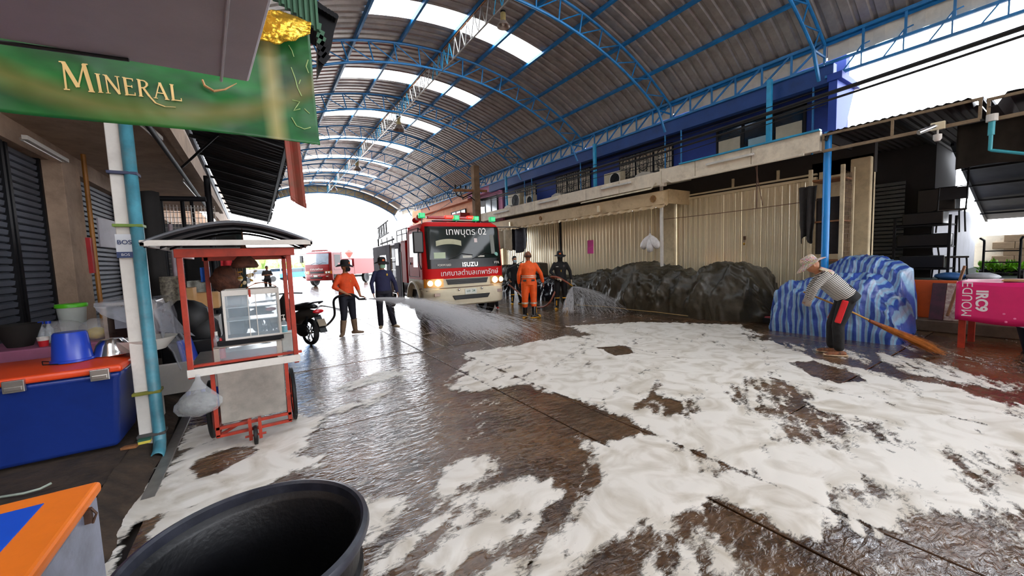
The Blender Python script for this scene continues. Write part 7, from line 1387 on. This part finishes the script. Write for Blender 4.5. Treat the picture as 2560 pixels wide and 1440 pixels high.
# 5 boy
p5, j5, b5 = person('young man in black with a pale blue face mask behind the orange overall', (7.35, 11.0, 0), math.radians(-20), dict(shirt=M_blk, trousers=M_blk, hat='hair', mask=mat('pale_blue_mask', 'a8c4cf', .7), boot_mat=M_gum, sole=M_yel, cuff=.6, elL=(-.27, -.02, 1.1), wrL=(-.24, -.16, .9), curlL=1.1, elR=(.24, -.05, 1.12), wrR=(.2, -.2, .95), toeL=(-.3, -1, 0), toeR=(.8, -.6, 0), anR=(.2, .08, .08), face=(.15, -1, 0), collar=True), 1.66, 'light')
m = MB(); m.blob((.08, -.135, 1.3), .024, 10, sc=(.8, .3, 1.2)); m.build('chest_crest', M_creamw, p5, smooth=True)
# 6 helper hidden behind the bumper: shoe shows
P = at(1252, 771, Z=0)
p6, j6, b6 = person('helper behind the truck bumper, only a red shoe and dark shin in view', (P.x-.27, P.y+.12, 0), math.radians(-30), dict(shirt=M_blk, trousers=M_blk, hat='hair', boot='shoe', boot_mat=mat('red_shoe', 'c8342a', .5, 0, .1), sole=M_white, cuff=.9, anR=(.2, -.05, .08), knR=(.15, -.04, .48)), 1.5, 'tan')
# 7 sweeping woman
M_str = bpy.data.materials.new('black_white_striped_jersey'); M_str.use_nodes = True; n, l, p = nodes(M_str); tc = n.new('ShaderNodeTexCoord'); mp = n.new('ShaderNodeMapping'); mp.inputs['Rotation'].default_value = (-.62, 0, 0); l.new(tc.outputs['Object'], mp.inputs[0])
wv = n.new('ShaderNodeTexWave'); wv.wave_type = 'BANDS'; wv.bands_direction = 'Z'; wv.inputs['Scale'].default_value = 15; wv.inputs['Distortion'].default_value = 1.2; wv.inputs['Detail'].default_value = 1; wv.inputs['Detail Scale'].default_value = .6; l.new(mp.outputs[0], wv.inputs[0])
rp = n.new('ShaderNodeValToRGB'); rp.color_ramp.elements[0].position = .38; rp.color_ramp.elements[0].color = lin('16161a'); rp.color_ramp.elements[1].position = .48; rp.color_ramp.elements[1].color = lin('d6d2cc'); l.new(wv.outputs[0], rp.inputs[0]); l.new(rp.outputs[0], p.inputs['Base Color']); p.inputs['Roughness'].default_value = .8
M_chk = bpy.data.materials.new('checked_hat_cloth'); M_chk.use_nodes = True; n, l, p = nodes(M_chk); tc = n.new('ShaderNodeTexCoord'); ck = n.new('ShaderNodeTexChecker'); ck.inputs['Scale'].default_value = 55; ck.inputs[1].default_value = lin('d9c4ae'); ck.inputs[2].default_value = lin('a8806a'); l.new(tc.outputs['Object'], ck.inputs[0])
c2_ = n.new('ShaderNodeTexVoronoi'); c2_.inputs['Scale'].default_value = 42; l.new(tc.outputs['Object'], c2_.inputs['Vector']); mx = n.new('ShaderNodeMixRGB'); mx.inputs[0].default_value = .22; l.new(ck.outputs[0], mx.inputs[1]); l.new(c2_.outputs['Color'], mx.inputs[2]); l.new(mx.outputs[0], p.inputs['Base Color']); p.inputs['Roughness'].default_value = .85
p7, j7, b7 = person('woman in a striped top and checked sun hat bent over sweeping with a broom', (7.05, 2.12, 0), math.radians(205), dict(pelvis=(0, .14, .90), chest=(0, -.08, 1.14), neck=(0, -.2, 1.27), head=(0, -.28, 1.385), face=(0, -1, -.35), side=(1, 0, 0),
    shL=(-.16, -.13, 1.24), shR=(.16, -.13, 1.24), elL=(-.2, -.26, 1.04), wrL=(-.12, -.32, .87), elR=(.2, -.26, 1.04), wrR=(.1, -.3, .86), curlL=1.1, curlR=1.1, hdL=(.3, -.3, -1), hdR=(-.3, -.3, -1), hipL=(-.09, .14, .86), hipR=(.09, .14, .86), knL=(-.09, -.0, .47), knR=(.1, .04, .47), anL=(-.1, .0, .08), anR=(.11, .06, .08), toeL=(-.1, -1, 0), toeR=(.1, -1, 0),
    shirt=M_str, trousers=M_blk, hat='sun', hat_mat=M_chk, boot='sandal', boot_mat=mat('sandal_tan', 'a8663e', .6, 0, .3, 30, c2='2c2622'), sole=mat('sandal_sole', 'd2b898', .7), fat=1.2, leg=1.08, cuff=.85, glove=mat('grey_glove', '9a8f88', .7), hem=-.02), 1.62, 'tan')
m = MB(); k = b7['k']; m.grid(lambda u, v: tuple(Vector((-.12*k+.24*k*u, 0, 0))+b7['neck'].lerp(b7['chest'], -.25+1.0*v)+Vector((0, .735, .68))*k*(.075+.065*min(1, v*1.3)-.05*(2*u-1)**2)), 12, 8); m.build('neck_scarf', M_chk, p7, smooth='all', solid=.01)
for s, x in (('L', -1), ('R', 1)):
    hip, kn = j7[s][3:5]; m = MB(); a = hip+Vector((x*.1*k, -.035, .0)); b_ = kn+Vector((x*.078*k, -.02, .05)); m.bar(a, b_, .05, .07, up=(0, 1, 0)); m.build('red_side_patch', mat('bright_red_cloth', 'd81c24', .7, 0, .06), p7, bev=.01, bseg=2)
m = MB(); etube(m, [(Vector((0, .16, .86))*k, .175*k, .16*k), (Vector((0, .08, .98))*k, .17*k, .145*k), (Vector((0, .05, 1.02))*k, .165*k, .135*k)]); remeshed(m, 'black_waist_wrap', M_blk, p7, .012)
# broom
ha = W(p7, j7['L'][2]); hb = W(p7, j7['R'][2]); hm = (ha+hb)/2; tip = at(2350, 884, Z=.02); top = hm+Vector((-.02, .1, .08)); mid = top.lerp(tip, .0)
br_ = thing('broom', 'long straw broom with bamboo handle held by the bent woman', 'broom', (tip.x, tip.y, 0)); d = (tip-top); 
m = MB(); m.tube([top+Vector((.12, 0, 0)), top+d*.3+Vector((.16, 0, .01)), top+d*.56+Vector((.06, 0, .015))], [.013, .013, .014], 10); m.build('handle', mat('bamboo', 'b98c44', .45, 0, .15, 20, stretch=(1, 1, .2)), br_, world=True, smooth=True)
s0 = top+d*.5+Vector((.06, 0, .015)); m = MB(); m.tube([s0, s0+d*.06, s0+d*.12], [.022, .03, .034], 12); m.build('binding', mat('brown_binding', '8a4a24', .7, 0, .3, 30), br_, world=True, smooth=True)
m = MB(); s1 = s0+d*.08; dn = d.normalized(); sx_ = dn.cross(Vector((0, 0, 1))).normalized(); sz_ = sx_.cross(dn)
for q in range(420): a = random.gauss(0, 1); b = random.gauss(0, 1); e = s1+d*random.uniform(.3, .43)+sx_*a*.06+sz_*b*.03; e.z = max(.004, e.z-.02*random.random()); m.tube([s1+sx_*a*.014+sz_*b*.01, s1+d*.15+sx_*a*.03+sz_*b*.018, e], [.0022, .0018, .001], 3, cap=False)
m.build('straw', mat('orange_straw', 'c97c34', .7, 0, .25, 12), br_, world=True, kind='stuff')
# man far away in the yard
pf, jf, bf = person('tiny distant man in a dark shirt looking at his phone in the bright yard', (.46, 27.0, 0), 0, dict(shirt=mat('charcoal_shirt', '3c3a3c', .8), trousers=M_blk, hat='hair', boot='shoe', sleeve=0, cuff=.6, elL=(-.25, .0, 1.12), wrL=(-.07, -.2, 1.13), elR=(.25, 0, 1.12), wrR=(.07, -.2, 1.13), face=(0, -1, -.4)), 1.66, 'tan')
# ================================================================== HOSES, NOZZLES AND WATER
def hose(pts, r, mt, lab, cuts=8):
    P = [Vector(q) for q in pts]; out = []
    for i in range(len(P)-1):
        a = P[max(i-1, 0)]; b = P[i]; c = P[i+1]; e = P[min(i+2, len(P)-1)]
        for s in range(cuts): t_ = s/cuts; out.append(.5*((2*b)+(c-a)*t_+(2*a-5*b+4*c-e)*t_*t_+(3*b-a-3*c+e)*t_**3))
    out.append(P[-1]); m = MB(); m.tube(out, r, 10); o = m.build('fire_hose', mt, None, smooth=True); o['label'] = lab; o['category'] = 'hose'; return o
M_hose = mat('red_brown_hose', '8c4a34', .5, 0, .12, 6); M_hb = mat('black_hose', '17171b', .4, 0, .1, 6)
nz1 = W(p1, j1['R'][2])+Vector((.05, -.05, -.03)); n1 = at(917, 747, Y=nz1.y-.1)
hose([n1+Vector((-.15, .05, .0)), W(p1, (-.02, -.2, .93)), W(p1, (-.28, .02, .85)), at(835, 792, Y=9.6), at(805, 818, Z=.035), at(780, 800, Z=.035), at(800, 765, Z=.035), at(880, 780, Z=.035)], .026, M_hb, 'black hose running from the jet nozzle down past the scooter')
t = thing('hose_nozzle', 'short black branch pipe in the hand of the man in orange-red', 'nozzle', n1); m = MB(); m.tube([(-.16, .05, 0), (-.06, .02, 0), (0, 0, 0)], [.022, .026, .016], 12); m.build('barrel', M_blackp, t, smooth=True); m = MB(); m.lathe([(.017, -.02), (.03, -.01), (.03, .01), (.017, .02)], (-.02, .006, 0), 12, R=rotX((0, 0, 1), (0, 1, 0))); m.build('tip_ring', M_chrome, t)
n4 = at(1432, 716, Y=8.45); h4 = W(p4, j4['L'][2])
hose([n4+Vector((-.06, .1, .08)), h4+Vector((.02, -.05, .02)), h4+Vector((-.15, .1, .05)), at(1395, 705, Y=9.0), at(1375, 755, Y=8.9), at(1352, 768, Z=.05), at(1330, 763, Z=.05), at(1312, 748, Y=9.8), at(1295, 730, Y=10.4), at(1272, 712, Y=10.9)], .028, M_hose, 'red-brown hose looping from the man in black behind the orange overall to the young man')
t = thing('hose_nozzle', 'brass branch pipe held at the hip by the man in black', 'nozzle', n4); m = MB(); m.tube([(-.06, .1, .08), (-.03, .05, .04), (0, 0, 0)], [.028, .03, .02], 12); m.build('barrel', MATS['brass'], t, smooth=True); m = MB(); m.bar((-.09, .06, .06), (.03, .09, .06), .018); m.build('handle', M_rust, t)
M_wat = mat('white_water', 'dfe2e8', .35, 0, .03, alpha=.4)
n, l, p = nodes(M_wat); n.remove(p); mo = n['Material Output']; t1 = n.new('ShaderNodeBsdfTransparent'); t2 = n.new('ShaderNodeBsdfTranslucent'); t2.inputs[0].default_value = (.95, .96, .98, 1); t3 = n.new('ShaderNodeBsdfDiffuse'); t3.inputs[0].default_value = (.95, .96, .98, 1)
m1_ = n.new('ShaderNodeMixShader'); m1_.inputs[0].default_value = .5; l.new(t2.outputs[0], m1_.inputs[1]); l.new(t3.outputs[0], m1_.inputs[2]); m2_ = n.new('ShaderNodeMixShader'); m2_.inputs[0].default_value = .5; l.new(t1.outputs[0], m2_.inputs[1]); l.new(m1_.outputs[0], m2_.inputs[2]); l.new(m2_.outputs[0], mo.inputs[0])
def streak(m, a, b, sag, r, f0, f1_, seg=4):
    pts = [a.lerp(b, f0+(f1_-f0)*i/seg)+Vector((0, 0, sag*4*(f0+(f1_-f0)*i/seg)*(1-(f0+(f1_-f0)*i/seg)))) for i in range(seg+1)]
    m.tube(pts, r, 3, cap=False)
rnd = random.Random(5)
def spray(name, lab, org, fn, N, rr, par=None):
    m = MB()
    for i in range(N):
        b, sag = fn(rnd); f0 = rnd.random()**.8; L = rnd.uniform(.03, .1); streak(m, org, b, sag, rr*(.4+.9*f0)*rnd.uniform(.5, 1.2), f0*.9, min(1, f0*.9+L))
    o = m.build(name, M_wat, None, smooth='all'); o['label'] = lab; o['category'] = 'water'; o['kind'] = 'stuff'; return o
def fn1(r):
    P = at(r.gauss(1245, 62), 840+r.gauss(0, 12), Z=.01); return P, .18+r.uniform(-.04, .1)
spray('water_jet', 'white hose jet fanning out from the man in orange-red towards the foam', n1, fn1, 10500, .0014)
def fn2(r):
    a = r.uniform(0, 2*PI); q = r.random()**.35; P = at(1495+95*q*math.cos(a), 781+11*q*math.sin(a), Z=.01)
    if r.random() < .35: P = at(1415+r.uniform(-12, 20), 786+r.uniform(-5, 5), Z=.01)
    return P, .12+r.uniform(-.03, .06)
spray('fan_spray', 'veil of fan spray falling in front of the olive tarpaulin from the man in black', n4, fn2, 6000, .0012)
# splash mist droplets at the landing
m = MB()
for i in range(3500):
    P = at(rnd.gauss(1280, 130), 845+rnd.gauss(0, 9), Z=.0) if i % 2 else at(rnd.gauss(1490, 60), 785+rnd.gauss(0, 8), Z=.0); s = rnd.uniform(.002, .005); P.z = abs(rnd.gauss(0, .05)); m.add([P+Vector((s, 0, 0)), P+Vector((-s, s, 0)), P+Vector((-s, -s, 0)), P+Vector((0, 0, s*1.5))], [(0, 1, 2), (0, 1, 3), (1, 2, 3), (2, 0, 3)])
o = m.build('splash_droplets', M_wat, None); o['label'] = 'splash droplets where the two sprays strike the wet floor'; o['category'] = 'water'; o['kind'] = 'stuff'
# ================================================================== FAR YARD
M_tree = mat('pale_far_foliage', '9fb86a', .8, 0, .3, 5, c2='6f8a45')
for k, (px, w_, h_, Y) in enumerate(((655, 5, 1.9, 66), (700, 6, 2.4, 72), (735, 5, 2.0, 70), (620, 6, 2.6, 68), (765, 4, 1.6, 75))):
    P = at(px, 672, Y=Y); m = MB(); t = thing('far_tree', ['leftmost', 'second', 'third', 'fourth', 'rightmost'][[1, 2, 3, 0, 4][k]]+' of the low pale trees beyond the yard', 'tree', (P.x, Y, 0), group='far trees')
    for q in range(9): m.blob((random.uniform(-w_/2, w_/2), random.uniform(-1, 1), h_*random.uniform(.5, .95)), random.uniform(.6, 1.0), 10, noise=.15)
    m.build('crown', M_tree, t, kind='stuff'); m = MB(); m.cyl((0, 0, 0), (0, 0, h_*.7), .14, 8); m.build('trunk', M_wood, t)
def car(px, py, Y, c_, lab, rz=.3, s=1.):
    P = at(px, py, Y=Y); t = thing('parked_car', lab, 'car', (P.x, Y, 0), rz); m = MB(); m.prism([(-2.0*s, .3), (-2.0*s, .75), (-1.1*s, .85), (-.6*s, 1.35), (.8*s, 1.38), (1.4*s, .9), (2.0*s, .8), (2.05*s, .3)], 'y', -.8, .8); m.build('body', mat('car_'+c_, c_, .3, .2, .05), t, bev=.08)
    m = MB(); m.prism([(-.98*s, .88), (-.55*s, 1.28), (.75*s, 1.3), (1.2*s, .92)], 'y', -.82, .82); m.build('windows', M_glassd, t, bev=.02)
    for x in (-1.25*s, 1.25*s):
        for y in (-.78, .78): m = MB(); m.cyl((x, y-.08, .3), (x, y+.08, .3), .3, 16); m.build('wheel', M_black, t)
car(640, 690, 48, '8f98a6', 'silver grey car parked far off beyond the cart', .5); car(738, 668, 52, '3f86c8', 'blue car parked far off left of the far fire truck', .2); car(690, 690, 64, 'c4c8cc', 'white car far off behind the distant man', 0)
# far market shed and a sign frame
def shed(x0, x1, Y, z0, z1, lab):
    t = thing('far_shed', lab, 'shed', ((x0+x1)/2, Y, 0)); 
    for k in range(8): x = x0+(x1-x0)*k/7; m = MB(); m.bar((x, Y, 0), (x, Y, z0+(z1-z0)*k/7), .14); m.bar((x, Y, 0), (x, Y+5, .02), .02); m.build('post', M_steel, t, world=True)
    m = MB(); m.bar((x0, Y, z0), (x1, Y, z1), .18, .2); m.bar((x0, Y, z0-.7), (x1, Y, z1-.7), .08, .1)
    for k in range(28): a = x0+(x1-x0)*k/28; b = x0+(x1-x0)*(k+1)/28; za = z0+(z1-z0)*k/28; zb = z0+(z1-z0)*(k+1)/28; m.bar((a, Y, za-.7), (b, Y, zb), .07)
    m.build('roof_truss', M_steel, t, world=True)
    m = MB(); m.grid(lambda u, v: (x0+(x1-x0)*u, Y-.3+6*v, z0+(z1-z0)*u+.15+.4*v), 8, 2); m.build('roof_sheet', mat('far_grey_roof', 'a0a0a6', .5), t, world=True, solid=.05)
A = at(700, 655, Y=50); B = at(905, 590, Y=50); shed(A.x*1.12, B.x*1.12, 56, 1.6+(A.z-1.6)*1.12, 1.6+(B.z-1.6)*1.12, 'long far market shed with a lattice eave rising behind the far fire truck')
t = thing('market_awning', 'far folded umbrella in red and white above the far fire truck', 'umbrella', at(873, 640, Y=44)); m = MB(); m.cyl((0, 0, -3), (0, 0, .8), .05, 6); m.build('pole', M_steel, t); m = MB(); m.lathe([(0, .9), (.4, .6), (.45, .55), (.1, .0)], (0, 0, -.2), 12); m.build('cloth', mat('red_umbrella', 'd83a30', .6, 0, .1), t)
S.cycles.transparent_max_bounces = 24
S.cycles.use_adaptive_sampling = True; S.cycles.sample_clamp_indirect = 8.0
